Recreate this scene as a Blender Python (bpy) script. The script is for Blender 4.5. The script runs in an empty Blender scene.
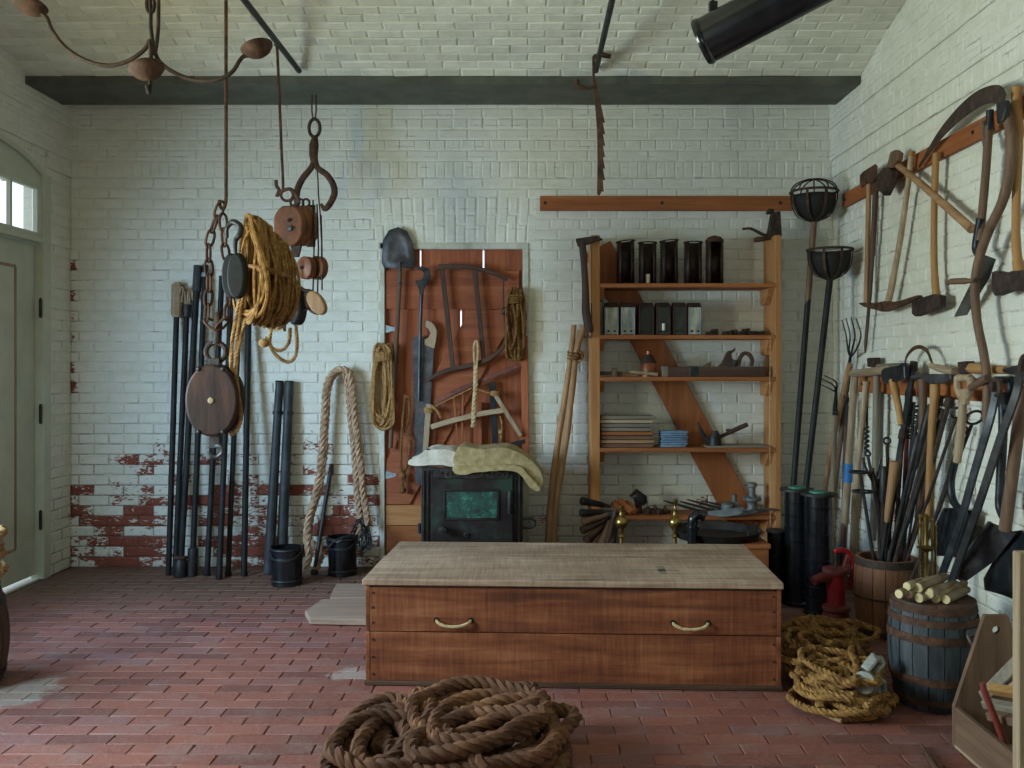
import bpy, math, random
from mathutils import Vector as V, Matrix, Euler, noise
rnd = random.Random(11)
PI = math.pi
scene = bpy.context.scene
COL = scene.collection
# ------------------------------------------------------------------ measures (metres; X right, Y into the room, Z up)
F, H, CX, CY = 900.0, 1.49, 528.0, 366.0      # lens in pixels, eye height, vanishing point of the room
YB, XL, XR = 6.67, -3.39, 2.26                # back wall, left wall, right wall
YN = -2.2                                     # wall behind the camera
# ------------------------------------------------------------------ camera
cam = bpy.data.cameras.new('camera')
cam.sensor_width = 36; cam.lens = F / 1024 * 36
cam.shift_x = -(CX - 512) / 1024; cam.shift_y = -(384 - CY) / 1024
cam.clip_start = .05
camo = bpy.data.objects.new('camera', cam); COL.objects.link(camo)
camo.location = (0, 0, H); camo.rotation_euler = (PI / 2, 0, 0)
scene.camera = camo
# ------------------------------------------------------------------ view, sky
vs = scene.view_settings
vs.view_transform = 'Standard'; vs.look = 'None'; vs.gamma = 1; vs.use_curve_mapping = False
vs.exposure = -0.55
world = bpy.data.worlds.new('sky'); scene.world = world; world.use_nodes = True
bg = world.node_tree.nodes['Background']
bg.inputs[0].default_value = (.80, .90, 1.0, 1); bg.inputs[1].default_value = 2.2
# daylight by the left wall's windows, plus an added fill lamp behind the camera
def window_or_fill_light(name, loc, rot, sx, sy, power, col, spread=180):
    l = bpy.data.lights.new(name, 'AREA'); l.shape = 'RECTANGLE'; l.size = sx; l.size_y = sy
    l.energy = power; l.color = col; l.spread = math.radians(spread)
    o = bpy.data.objects.new(name, l); COL.objects.link(o); o.location = loc; o.rotation_euler = rot
    return o
WIN = [(2.15, 3.25, .95, 2.45), (3.85, 4.80, .95, 2.20)]            # windows of the left wall: y from, y to, sill, head
# sky light falling in, and light thrown up from the lawn outside
window_or_fill_light('window_skylight', (XL - .16, 2.7, 1.75), (0, math.radians(-68), 0), 1.25, 1.0, 140, (.58, .82, 1.0), 135)
window_or_fill_light('window_lawnlight', (XL - .16, 2.7, 1.55), (0, math.radians(-112), 0), 1.1, 1.0, 108, (1.0, .91, .44), 150)
window_or_fill_light('window_skylight', (XL - .04, 4.30, 1.60), (0, math.radians(-74), math.radians(30)), 1.1, .80, 82, (.46, .72, 1.0), 130)
window_or_fill_light('rear_window_light', (-.6, YN - .05, 1.7), (math.radians(90), 0, 0), 2.2, 1.5, 16, (.95, .97, .9))  # added fill lamp, unseen behind the camera

# ------------------------------------------------------------------ helpers
def P(px, py, y): return V(((px - CX) * y / F, y, H + (CY - py) * y / F))
def B(px, py, d=0.0): return P(px, py, YB - d)
def R(px, py, d=0.05):
    x = XR - d
    return P(px, py, F * x / (px - CX))
def FL(px, py):
    y = F * H / (py - CY)
    return V(((px - CX) * y / F, y, 0))
def srgb(h):
    c = [int(h[i:i + 2], 16) / 255 for i in (0, 2, 4)]
    return tuple(x / 12.92 if x <= .04045 else ((x + .055) / 1.055) ** 2.4 for x in c) + (1,)
def spline(pts, n=6, closed=False):
    pts = [V(p) for p in pts]; out = []; m = len(pts)
    if m < 3: return pts
    for i in range(m if closed else m - 1):
        p1, p2 = pts[i], pts[(i + 1) % m]
        p0 = pts[i - 1] if (closed or i > 0) else p1 * 2 - p2
        p3 = pts[(i + 2) % m] if (closed or i + 2 < m) else p2 * 2 - p1
        for k in range(n):
            t = k / n
            out.append(.5 * ((2 * p1) + (p2 - p0) * t + (2 * p0 - 5 * p1 + 4 * p2 - p3) * t * t + (3 * p1 - p0 - 3 * p2 + p3) * t ** 3))
    if not closed: out.append(pts[-1])
    return out
def resample(pts, step, closed=False):
    pts = [V(p) for p in pts]
    if closed: pts = pts + [pts[0]]
    L = [0]
    for a, b in zip(pts, pts[1:]): L.append(L[-1] + (b - a).length)
    n = max(2, int(L[-1] / step)); out = []; j = 0
    for i in range(n + (0 if closed else 1)):
        s = L[-1] * i / n
        while j < len(L) - 2 and L[j + 1] < s: j += 1
        t = (s - L[j]) / max(1e-9, L[j + 1] - L[j])
        out.append(pts[j].lerp(pts[j + 1], t))
    return out
def frames(pts, closed=False):
    m = len(pts); T = []
    for i in range(m):
        a = pts[i - 1] if (closed or i > 0) else pts[i]
        b = pts[(i + 1) % m] if (closed or i < m - 1) else pts[i]
        t = (b - a)
        T.append(t.normalized() if t.length > 1e-9 else V((0, 0, 1)))
    n = T[0].orthogonal().normalized(); out = []
    for i in range(m):
        n = n - T[i] * n.dot(T[i])
        n = n.normalized() if n.length > 1e-6 else T[i].orthogonal().normalized()
        out.append((T[i], n, T[i].cross(n)))
    return out
class MB:
    def __init__(s): s.v = []; s.f = []
    def add(s, vs, fs, M=None):
        o = len(s.v)
        s.v += [(M @ V(p)) if M else V(p) for p in vs]
        s.f += [tuple(i + o for i in f) for f in fs]
        return s
    def box(s, c, d, rot=None):
        x, y, z = d[0] / 2, d[1] / 2, d[2] / 2
        vs = [(-x, -y, -z), (x, -y, -z), (x, y, -z), (-x, y, -z), (-x, -y, z), (x, -y, z), (x, y, z), (-x, y, z)]
        M = Matrix.Translation(V(c))
        if rot is not None:
            M = M @ (Matrix.Rotation(rot, 4, 'Z') if isinstance(rot, (int, float)) else rot.to_4x4())
        return s.add(vs, [(0, 3, 2, 1), (4, 5, 6, 7), (0, 1, 5, 4), (1, 2, 6, 5), (2, 3, 7, 6), (3, 0, 4, 7)], M)
    def bar(s, a, b, w, h, n=(0, -1, 0)):
        """box from a to b, h thick along n, w wide across"""
        a, b = V(a), V(b); t = (b - a).normalized(); n = V(n); n = (n - t * n.dot(t)).normalized(); q = t.cross(n)
        vs = []
        for p in (a, b):
            for i, j in ((-1, -1), (1, -1), (1, 1), (-1, 1)): vs.append(p + q * (i * w / 2) + n * (j * h / 2))
        return s.add(vs, [(3, 2, 1, 0), (4, 5, 6, 7), (0, 1, 5, 4), (1, 2, 6, 5), (2, 3, 7, 6), (3, 0, 4, 7)])
    def sweep(s, pts, w, h, n=(0, -1, 0)):
        """rectangular section along a path; w (number or list) across, h along n"""
        pts = [V(p) for p in pts]; m = len(pts); n0 = V(n); vs = []; fs = []
        for i, (t, a, b) in enumerate(frames(pts)):
            nn = (n0 - t * n0.dot(t)).normalized(); q = t.cross(nn)
            ww = w[i] if isinstance(w, (list, tuple)) else w
            hh = h[i] if isinstance(h, (list, tuple)) else h
            for x, y in ((-1, -1), (1, -1), (1, 1), (-1, 1)): vs.append(pts[i] + q * (x * ww / 2) + nn * (y * hh / 2))
        for i in range(m - 1):
            for k in range(4): fs.append((i * 4 + k, i * 4 + (k + 1) % 4, i * 4 + 4 + (k + 1) % 4, i * 4 + 4 + k))
        fs += [(3, 2, 1, 0), tuple(4 * (m - 1) + k for k in range(4))]
        return s.add(vs, fs)
    def tube(s, pts, r, n=8, closed=False, cap=True):
        pts = [V(p) for p in pts]; m = len(pts); vs = []; fs = []
        for i, (t, a, b) in enumerate(frames(pts, closed)):
            rr = r[i] if isinstance(r, (list, tuple)) else r
            for k in range(n):
                an = 2 * PI * k / n
                vs.append(pts[i] + a * (math.cos(an) * rr) + b * (math.sin(an) * rr))
        for i in range(m if closed else m - 1):
            j = (i + 1) % m
            for k in range(n): fs.append((i * n + k, i * n + (k + 1) % n, j * n + (k + 1) % n, j * n + k))
        if not closed and cap:
            fs += [tuple(range(n - 1, -1, -1)), tuple((m - 1) * n + k for k in range(n))]
        return s.add(vs, fs)
    def rod(s, a, b, r, r2=None, n=10): return s.tube([a, b], [r, r if r2 is None else r2], n)
    def lathe(s, prof, n=24, base=(0, 0, 0), axis=(0, 0, 1), close=True):
        q = V((0, 0, 1)).rotation_difference(V(axis).normalized()).to_matrix(); vs = []; fs = []; base = V(base)
        for r, z in prof:
            for k in range(n):
                a = 2 * PI * k / n
                vs.append(base + q @ V((r * math.cos(a), r * math.sin(a), z)))
        for i in range(len(prof) - 1):
            for k in range(n): fs.append((i * n + k, i * n + (k + 1) % n, (i + 1) * n + (k + 1) % n, (i + 1) * n + k))
        if close:
            if prof[0][0] > 1e-6: fs.append(tuple(range(n - 1, -1, -1)))
            if prof[-1][0] > 1e-6: fs.append(tuple((len(prof) - 1) * n + k for k in range(n)))
        return s.add(vs, fs)
    def plate(s, pts, t, n):
        """polygon of 3D points given thickness t (number or one per point) along n"""
        pts = [V(p) for p in pts]; n = V(n).normalized(); m = len(pts)
        tt = t if isinstance(t, (list, tuple)) else [t] * m
        vs = [p + n * (k / 2) for p, k in zip(pts, tt)] + [p - n * (k / 2) for p, k in zip(pts, tt)]
        nn = V((0, 0, 0))
        for i in range(m): nn += pts[i].cross(pts[(i + 1) % m])
        fs = [tuple(range(m)), tuple(range(2 * m - 1, m - 1, -1))] + [(i, m + i, m + (i + 1) % m, (i + 1) % m) for i in range(m)]
        if nn.dot(n) < 0: fs = [tuple(reversed(f)) for f in fs]
        return s.add(vs, fs)
    def ball(s, c, r, n=10, sc=(1, 1, 1), M=None):
        vs = []; fs = []; k2 = n // 2 + 1
        for i in range(k2 + 1):
            th = PI * i / k2
            for k in range(n):
                a = 2 * PI * k / n
                p = V((math.sin(th) * math.cos(a) * sc[0], math.sin(th) * math.sin(a) * sc[1], math.cos(th) * sc[2])) * r
                vs.append(V(c) + ((M @ p) if M else p))
        for i in range(k2):
            for k in range(n): fs.append((i * n + k, (i + 1) * n + k, (i + 1) * n + (k + 1) % n, i * n + (k + 1) % n))
        return s.add(vs, fs)
    def rope(s, pts, rad, pitch=None, n=5, strands=3, step=None, closed=False):
        pitch = pitch or rad * 5.2
        pts = resample(pts, step or pitch / 7, closed); fr = frames(pts, closed); L = 0; paths = [[] for _ in range(strands)]
        for i, (t, a, b) in enumerate(fr):
            if i: L += (pts[i] - pts[i - 1]).length
            for q in range(strands):
                an = 2 * PI * (L / pitch + q / strands)
                paths[q].append(pts[i] + (a * math.cos(an) + b * math.sin(an)) * rad * .5)
        for p in paths: s.tube(p, rad * .54, n, closed)
        return s
    def build(s, name, mat, parent=None, smooth=40, bevel=0, seg=1):
        if parent is not None: o0 = parent.matrix_world.translation if False else V(parent['_base'])
        else:
            xs = [p.x for p in s.v]; ys = [p.y for p in s.v]; zs = [p.z for p in s.v]
            o0 = V(((min(xs) + max(xs)) / 2, (min(ys) + max(ys)) / 2, min(zs)))
        me = bpy.data.meshes.new(name)
        me.from_pydata([p - o0 for p in s.v], [], s.f); me.validate(); me.update()
        import bmesh as _b
        bm = _b.new(); bm.from_mesh(me); _b.ops.recalc_face_normals(bm, faces=bm.faces); bm.to_mesh(me); bm.free()
        if smooth:
            me.polygons.foreach_set('use_smooth', [True] * len(me.polygons))
            me.set_sharp_from_angle(angle=math.radians(smooth))
        me.materials.append(mat)
        o = bpy.data.objects.new(name, me); COL.objects.link(o)
        if parent is not None: o.parent = parent
        else: o.location = o0
        o['_base'] = tuple(o0)
        if bevel:
            m = o.modifiers.new('bevel', 'BEVEL'); m.width = bevel; m.segments = seg; m.limit_method = 'ANGLE'; m.angle_limit = math.radians(40)
        return o
def tag(o, label, cat=None, group=None, kind=None):
    o['label'] = label
    if cat: o['category'] = cat
    if group: o['group'] = group
    if kind: o['kind'] = kind
    return o
def thing(name, label, cat, base, group=None):
    o = bpy.data.objects.new(name, None); COL.objects.link(o); o.location = base; o.empty_display_size = .1
    o['_base'] = tuple(V(base))
    return tag(o, label, cat, group)
def solo(mb, name, mat, label, cat, group=None, **k): return tag(mb.build(name, mat, **k), label, cat, group)
def struct(mb, name, mat, label, **k):
    o = mb.build(name, mat, **k); o['label'] = label; o['kind'] = 'structure'; return o

# ------------------------------------------------------------------ materials
def nt(name):
    m = bpy.data.materials.new(name); m.use_nodes = True; t = m.node_tree
    return m, t, t.nodes['Principled BSDF']
def N(t, kind, **kw):
    n = t.nodes.new(kind)
    for k, v in kw.items():
        if hasattr(n, k): setattr(n, k, v)
    return n
def ramp(t, fac, stops):
    r = t.nodes.new('ShaderNodeValToRGB'); e = r.color_ramp.elements
    while len(e) < len(stops): e.new(.5)
    for i, (p, c) in enumerate(stops): e[i].position = p; e[i].color = c if len(c) == 4 else (*c, 1)
    t.links.new(fac, r.inputs[0]); return r.outputs[0]
def math_(t, op, a, b=None, c=None, clamp=False):
    n = t.nodes.new('ShaderNodeMath'); n.operation = op; n.use_clamp = clamp
    for i, x in enumerate((a, b, c)):
        if x is None: continue
        if isinstance(x, (int, float)): n.inputs[i].default_value = x
        else: t.links.new(x, n.inputs[i])
    return n.outputs[0]
def mixc(t, f, a, b):
    n = t.nodes.new('ShaderNodeMix'); n.data_type = 'RGBA'
    for i, x in ((0, f), (6, a), (7, b)):
        if isinstance(x, (int, float)): n.inputs[i].default_value = x
        elif isinstance(x, tuple): n.inputs[i].default_value = x
        else: t.links.new(x, n.inputs[i])
    return n.outputs[2]
def noise_(t, vec, scale, detail=5, rough=.6, dist=0):
    n = t.nodes.new('ShaderNodeTexNoise'); n.inputs['Scale'].default_value = scale; n.inputs['Detail'].default_value = detail
    n.inputs['Roughness'].default_value = rough; n.inputs['Distortion'].default_value = dist
    if vec is not None: t.links.new(vec, n.inputs['Vector'])
    return n.outputs['Fac']
def mapping(t, vec, sc):
    n = t.nodes.new('ShaderNodeMapping'); n.inputs['Scale'].default_value = sc; t.links.new(vec, n.inputs['Vector']); return n.outputs[0]
def bump_(t, bs, h, strength, dist=.01):
    b = t.nodes.new('ShaderNodeBump'); b.inputs['Strength'].default_value = strength; b.inputs['Distance'].default_value = dist
    t.links.new(h, b.inputs['Height']); t.links.new(b.outputs[0], bs.inputs['Normal'])
def mat(name, c1, c2=None, c3=None, rough=.7, metal=0, scale=12, stretch=(1, 1, 1), bump=.25, lo=.35, hi=.65, dist=.006, spec=.5, bscale=3):
    m, t, bs = nt(name)
    tc = N(t, 'ShaderNodeTexCoord').outputs['Object']
    oi = N(t, 'ShaderNodeObjectInfo').outputs['Random']
    ad = N(t, 'ShaderNodeVectorMath', operation='ADD'); t.links.new(tc, ad.inputs[0])
    cb = N(t, 'ShaderNodeCombineXYZ')
    for i in range(3): t.links.new(math_(t, 'MULTIPLY', oi, 7.3 + i * 5), cb.inputs[i])
    t.links.new(cb.outputs[0], ad.inputs[1])
    v = mapping(t, ad.outputs[0], stretch)
    f = noise_(t, v, scale, 6, .62, .3)
    c1, c2 = srgb(c1), srgb(c2 or c1)
    st = [(lo, c1), (hi, c2)]
    if c3: st = [(lo, c1), ((lo + hi) / 2, c2), (hi, srgb(c3))]
    col = ramp(t, f, st)
    var = math_(t, 'MULTIPLY_ADD', oi, .22, .89)
    hs = N(t, 'ShaderNodeHueSaturation'); t.links.new(var, hs.inputs['Value']); t.links.new(col, hs.inputs['Color'])
    t.links.new(hs.outputs[0], bs.inputs['Base Color'])
    bs.inputs['Roughness'].default_value = rough; bs.inputs['Metallic'].default_value = metal
    bs.inputs['Specular IOR Level'].default_value = spec
    if bump: bump_(t, bs, noise_(t, v, scale * bscale, 5, .65), bump, dist)
    return m
def wood(name, c1, c2, c3, axis=2, rough=.65, bump=.35, scale=1.0, spec=.4):
    st = [26, 26, 26]; st[axis] = 1.6
    return mat(name, c1, c2, c3, rough=rough, scale=scale, stretch=tuple(st), bump=bump, lo=.25, hi=.75, dist=.004, spec=spec)
def sawn(name, c1, c2, c3, grain, across):
    """weathered sawn board: grain one way, saw marks across it, dark knots and stains"""
    m, t, bs = nt(name)
    tc = N(t, 'ShaderNodeTexCoord').outputs['Object']; oi = N(t, 'ShaderNodeObjectInfo').outputs['Random']
    ad = N(t, 'ShaderNodeVectorMath', operation='ADD'); t.links.new(tc, ad.inputs[0]); cb = N(t, 'ShaderNodeCombineXYZ')
    for i in range(3): t.links.new(math_(t, 'MULTIPLY', oi, 9.1 + i * 4), cb.inputs[i])
    t.links.new(cb.outputs[0], ad.inputs[1]); v = ad.outputs[0]
    s1 = [22, 22, 22]; s1[grain] = 1.4
    s2 = [5, 5, 5]; s2[grain] = 75
    g = noise_(t, mapping(t, v, tuple(s1)), 1.0, 6, .6, .5); k = noise_(t, mapping(t, v, tuple(s2)), 1.0, 3, .6); b = noise_(t, v, 2.6, 5, .62); kn = noise_(t, mapping(t, v, tuple(x * .14 for x in s1)), 2.6, 2, .5)
    f = math_(t, 'ADD', math_(t, 'MULTIPLY', g, .45), math_(t, 'ADD', math_(t, 'MULTIPLY', k, .22), math_(t, 'MULTIPLY', b, .33)))
    c = ramp(t, f, [(.36, srgb(c1)), (.5, srgb(c2)), (.64, srgb(c3))])
    c = mixc(t, math_(t, 'MULTIPLY', ramp(t, kn, [(.66, (0, 0, 0, 1)), (.72, (1, 1, 1, 1))]), .6), c, srgb('3a261a'))
    t.links.new(c, bs.inputs['Base Color']); bs.inputs['Roughness'].default_value = .72; bs.inputs['Specular IOR Level'].default_value = .3
    bump_(t, bs, math_(t, 'ADD', math_(t, 'MULTIPLY', k, .6), g), .4, .005)
    return m
M_ = {}
M_['sawn_x'] = sawn('sawn_brown_board', '4f2a1c', '78442c', '9c6546', 0, 2)
M_['sawn_y'] = sawn('sawn_brown_end_board', '4f2a1c', '78442c', '9c6546', 1, 2)
M_['sawnlid'] = sawn('sawn_weathered_lid', '76604f', '9a8271', 'bda694', 0, 1)
for ax, nm in ((0, 'x'), (1, 'y'), (2, 'z')):
    M_['door_' + nm] = wood('red_brown_wood_' + nm, '763e27', '944f30', 'a86640', ax)
    M_['shelf_' + nm] = wood('shelf_wood_' + nm, '9a6438', 'b37c4a', 'c69560', ax)
    M_['chest_' + nm] = wood('chest_wood_' + nm, '5e3d2b', '7d543c', '936a4c', ax)
    M_['lid_' + nm] = wood('weathered_wood_' + nm, '7d6557', '978071', 'ab9585', ax)
    M_['tan_' + nm] = wood('tan_wood_' + nm, '826245', '9e7a57', 'b5906c', ax)
    M_['ash_' + nm] = wood('grey_tan_wood_' + nm, '7d6a55', '9f8a70', 'b8a68a', ax)
    M_['dark_' + nm] = wood('dark_wood_' + nm, '2e211a', '4a352a', '5d4435', ax)
    M_['rail_' + nm] = wood('rail_wood_' + nm, '7a4525', '975930', 'aa6d40', ax)
    M_['grey_' + nm] = wood('grey_wood_' + nm, '5c564c', '7a7264', '958b79', ax)
    M_['brown_' + nm] = wood('brown_handle_wood_' + nm, '4e3a2d', '68503f', '7d624e', ax)
    M_['yellow_' + nm] = wood('yellow_handle_wood_' + nm, '8c6439', 'a67c4c', 'b99160', ax)
M_['iron'] = mat('black_iron', '17181a', '2a2a2c', '3a3836', rough=.5, metal=.35, scale=14, bump=.2)
M_['iron_blue'] = mat('blued_iron', '1d2125', '2a2f34', '3a3f44', rough=.42, metal=.5, scale=12, bump=.15)
M_['rust'] = mat('rusted_iron', '33231b', '4c3224', '644430', rough=.8, metal=.2, scale=22, bump=.4)
M_['rust_d'] = mat('dark_rusted_iron', '261e1b', '3a2d27', '4d3a30', rough=.75, metal=.25, scale=22, bump=.4)
M_['rust_r'] = mat('orange_rust', '35241c', '4a3226', '5f4433', rough=.8, metal=.1, scale=16, bump=.35)
M_['steel'] = mat('grey_steel', '3a3a3d', '4b4b4f', '5f5e60', rough=.5, metal=.5, scale=10, bump=.2)
M_['blackpaint'] = mat('black_gloss_paint', '0b0c0f', '12141a', '1a1c22', rough=.22, scale=8, bump=.12, spec=.6)
M_['poleblack'] = mat('charcoal_paint', '141516', '1b1c1d', '262728', spec=.3, rough=.6, scale=9, bump=.2)
M_['tubegrey'] = mat('slate_paint', '24282a', '303436', '3c4042', spec=.35, rough=.55, scale=7, bump=.15)
M_['rope_tan'] = mat('tan_rope', '7c5c34', '9a7647', 'b08d5e', rough=.9, scale=40, bump=.5, dist=.003)
M_['rope_gold'] = mat('golden_rope', '6a4a22', '8c6634', 'a88048', rough=.9, scale=40, bump=.5, dist=.003)
M_['rope_dark'] = mat('dark_tan_rope', '5d3c1c', '7c5428', '94703e', rough=.9, scale=40, bump=.5, dist=.003)
M_['rope_brown'] = mat('tarred_brown_rope', '38200f', '573520', '825a38', rough=.85, scale=5, bump=.5, dist=.004, lo=.3, hi=.7, bscale=14)
M_['rope_pale'] = mat('pale_rope', 'a08762', 'bfa880', 'd0bd99', rough=.9, scale=40, bump=.5, dist=.003)
M_['rope_thick'] = mat('thick_tan_rope', '94755a', 'b4957a', 'c8ad92', rough=.9, scale=30, bump=.5, dist=.003)
M_['brass'] = mat('aged_brass', '6e5a30', '8f7640', 'ab945c', rough=.3, metal=.9, scale=9, bump=.08)
M_['copper'] = mat('copper', '8a5138', 'a8674a', 'bd8064', rough=.4, metal=.6, scale=9, bump=.1)
M_['red'] = mat('red_enamel', '7a1418', '96191f', 'a82a2c', rough=.4, scale=10, bump=.15)
M_['redrust'] = mat('worn_red_paint', '5a2420', '7a2c26', '6a4438', rough=.65, scale=16, bump=.3)
M_['canvas'] = mat('olive_canvas', '8c7a54', 'a08e66', 'b2a27c', rough=.95, scale=20, bump=.35, dist=.004)
M_['whitecloth'] = mat('white_canvas', 'b9b2a4', 'd0cabd', 'ddd8cd', rough=.95, scale=14, bump=.3, dist=.004)
M_['palegreen'] = mat('pale_green_paint', 'bdc2b2', 'c4c9b8', 'cbcfbf', rough=.5, scale=5, bump=.05)
M_['blueband'] = mat('blue_tape', '2a6aa8', '3478b8', rough=.5, scale=8, bump=.05)
M_['bluecloth'] = mat('blue_cloth', '5c7690', '6d88a2', '7c96ae', rough=.9, scale=14, bump=.2)
M_['candle'] = mat('candle_wax', 'e6dfc8', 'efe9d6', rough=.5, scale=6, bump=.05)
M_['tin'] = mat('brown_tin', '2c211c', '3e2f28', '4e3d34', rough=.5, metal=.4, scale=12, bump=.2)
M_['greypaint'] = mat('grey_casting', '5a5f5f', '6b7070', '7c8080', rough=.55, metal=.3, scale=12, bump=.2)
M_['galv'] = mat('galvanized_steel', '7d8a94', '93a0a9', 'a8b3ba', rough=.45, metal=.5, scale=12, bump=.12)
M_['verd'] = mat('teal_painted_disc', '2f6a58', '3c7d68', rough=.5, scale=10, bump=.1)
M_['bark'] = mat('stick_bark', '5d5242', '82745c', '9c8d72', rough=.9, scale=9, stretch=(1, 1, 1), bump=.5)
M_['cutwood'] = mat('cut_stick_end', 'c4b48a', 'd8c99f', rough=.8, scale=20, bump=.15)
M_['blueblack'] = mat('blue_grey_staves', '22272b', '31383d', '444b50', rough=.6, scale=7, stretch=(3, 3, .6), bump=.3)
M_['blockwood'] = mat('pulley_cheek_wood', '1f1718', '382624', '55362c', rough=.55, spec=.25, scale=2.2, stretch=(6, 6, 1), bump=.2)
M_['redblock'] = mat('rust_red_block_wood', '56301a', '764426', '8a5935', rough=.6, scale=7, bump=.25)
M_['hole'] = mat('dark_recess', '0a0908', '100e0d', rough=.9, bump=0)
M_['beam'] = mat('grey_beam_paint', '3e4039', '4a4c44', '55574e', rough=.6, scale=5, bump=.15)
M_['glassgreen'] = mat('verdigris_panel', '182c28', '255347', '4c947c', rough=.5, scale=26, bump=.3, lo=.36, hi=.78)
M_['stove'] = mat('patinated_stove_iron', '221f21', '322b2c', '33493f', rough=.45, metal=.5, scale=6, bump=.25)
M_['paleblock'] = mat('weathered_grey_block', '6f706c', '8d8e88', 'a2a29a', rough=.8, scale=8, stretch=(1, 1, 5), bump=.5)
M_['mesh'] = mat('sooty_mesh', '121212', '1c1a19', rough=.8, scale=30, bump=.4)
# clear glass
m, t, bs = nt('window_glass')
bs.inputs['Base Color'].default_value = (.95, .98, .97, 1); bs.inputs['Roughness'].default_value = .03
bs.inputs['Transmission Weight'].default_value = 1; bs.inputs['IOR'].default_value = 1.05
M_['glass'] = m
# brick masonry: one material for every course of a wall, colours by world position
def masonry(name, horiz):
    m, t, bs = nt(name)
    pos = N(t, 'ShaderNodeNewGeometry').outputs['Position']
    sp = N(t, 'ShaderNodeSeparateXYZ'); t.links.new(pos, sp.inputs[0])
    u = sp.outputs[horiz]; z = sp.outputs[2]
    row = math_(t, 'FLOOR', math_(t, 'DIVIDE', z, .07587))
    odd = math_(t, 'MULTIPLY', math_(t, 'MODULO', row, 2), .5)
    colm = math_(t, 'FLOOR', math_(t, 'ADD', math_(t, 'DIVIDE', u, .222), odd))
    wn = N(t, 'ShaderNodeTexWhiteNoise', noise_dimensions='2D'); cb = N(t, 'ShaderNodeCombineXYZ')
    t.links.new(colm, cb.inputs[0]); t.links.new(row, cb.inputs[1]); t.links.new(cb.outputs[0], wn.inputs['Vector'])
    big = noise_(t, mapping(t, pos, (1, 1, 1.9)), 1.9, 3, .5); mid = noise_(t, mapping(t, pos, (1, 1, 1.8)), 6, 5, .65); fine = noise_(t, mapping(t, pos, (1, 1, 2.2)), 34, 5, .7)
    white = ramp(t, mid, [(.3, srgb('cfd0c2')), (.55, srgb('dcdcd2')), (.75, srgb('e2e2da'))])
    # worn zone
    hz = N(t, 'ShaderNodeMapRange'); t.links.new(z, hz.inputs[0])
    for i, x in enumerate((.45, 1.35, .64, .06)): hz.inputs[1 + i].default_value = x
    if horiz == 0:
        xz = N(t, 'ShaderNodeMapRange'); t.links.new(u, xz.inputs[0])
        for i, x in enumerate((-1.35, .2, 1, .45)): xz.inputs[1 + i].default_value = x
        zone = math_(t, 'MULTIPLY', hz.outputs[0], xz.outputs[0])
        crn = N(t, 'ShaderNodeMapRange'); t.links.new(u, crn.inputs[0])
        for i, x in enumerate((XL + .02, XL + .10, .50, 0)): crn.inputs[1 + i].default_value = x
        ch = N(t, 'ShaderNodeMapRange'); t.links.new(z, ch.inputs[0])
        for i, x in enumerate((2.2, 2.45, 1, 0)): ch.inputs[1 + i].default_value = x
        zone = math_(t, 'MAXIMUM', zone, math_(t, 'MULTIPLY', crn.outputs[0], ch.outputs[0]))
    else:
        zone = math_(t, 'MULTIPLY', hz.outputs[0], .45)
    s = math_(t, 'ADD', math_(t, 'MULTIPLY', zone, .95), math_(t, 'MULTIPLY', wn.outputs['Value'], .40))
    s = math_(t, 'ADD', s, math_(t, 'MULTIPLY', math_(t, 'SUBTRACT', big, .5), .75))
    s = math_(t, 'ADD', s, math_(t, 'MULTIPLY', math_(t, 'SUBTRACT', mid, .5), .9))
    s = math_(t, 'ADD', s, math_(t, 'MULTIPLY', math_(t, 'SUBTRACT', fine, .5), .8))
    mask = ramp(t, s, [(.79, (0, 0, 0, 1)), (.82, (1, 1, 1, 1))])
    red = ramp(t, fine, [(.3, srgb('6c3428')), (.6, srgb('874736')), (.8, srgb('80604f'))])
    # thin cracks of bare dirt in the paint
    dirt = ramp(t, math_(t, 'ADD', fine, math_(t, 'MULTIPLY', zone, .12)), [(.66, (0, 0, 0, 1)), (.74, (1, 1, 1, 1))])
    white = mixc(t, math_(t, 'MULTIPLY', dirt, .45), white, srgb('8f7f68'))
    # dirt and open cracks along the joints
    fz = math_(t, 'FRACT', math_(t, 'DIVIDE', z, .07587)); ez = math_(t, 'MULTIPLY', math_(t, 'MINIMUM', fz, math_(t, 'SUBTRACT', 1, fz)), .07587)
    fu = math_(t, 'FRACT', math_(t, 'ADD', math_(t, 'DIVIDE', u, .222), odd)); eu = math_(t, 'MULTIPLY', math_(t, 'MINIMUM', fu, math_(t, 'SUBTRACT', 1, fu)), .222)
    e = math_(t, 'ADD', math_(t, 'MINIMUM', ez, eu), math_(t, 'MULTIPLY', math_(t, 'SUBTRACT', fine, .5), .012))
    ln = ramp(t, e, [(.001, (1, 1, 1, 1)), (.0055, (0, 0, 0, 1))])
    pick = ramp(t, math_(t, 'ADD', mid, math_(t, 'MULTIPLY', zone, .45)), [(.53, (0, 0, 0, 1)), (.73, (1, 1, 1, 1))])
    white = mixc(t, math_(t, 'MULTIPLY', math_(t, 'MULTIPLY', ln, pick), .9), white, srgb('6e5f4c'))
    c = mixc(t, mask, white, red)
    c = mixc(t, math_(t, 'MULTIPLY', math_(t, 'MULTIPLY', ln, mask), .55), c, srgb('4a3a30'))
    t.links.new(c, bs.inputs['Base Color']); bs.inputs['Roughness'].default_value = .62; bs.inputs['Specular IOR Level'].default_value = .35
    hgt = math_(t, 'ADD', math_(t, 'MULTIPLY', mid, .8), math_(t, 'MULTIPLY', fine, .5))
    hgt = math_(t, 'SUBTRACT', hgt, math_(t, 'MULTIPLY', mask, .25))
    bump_(t, bs, hgt, .55, .012)
    return m
M_['brick_x'] = masonry('painted_brick_facing', 0)
M_['brick_y'] = masonry('painted_brick_side', 1)
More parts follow.
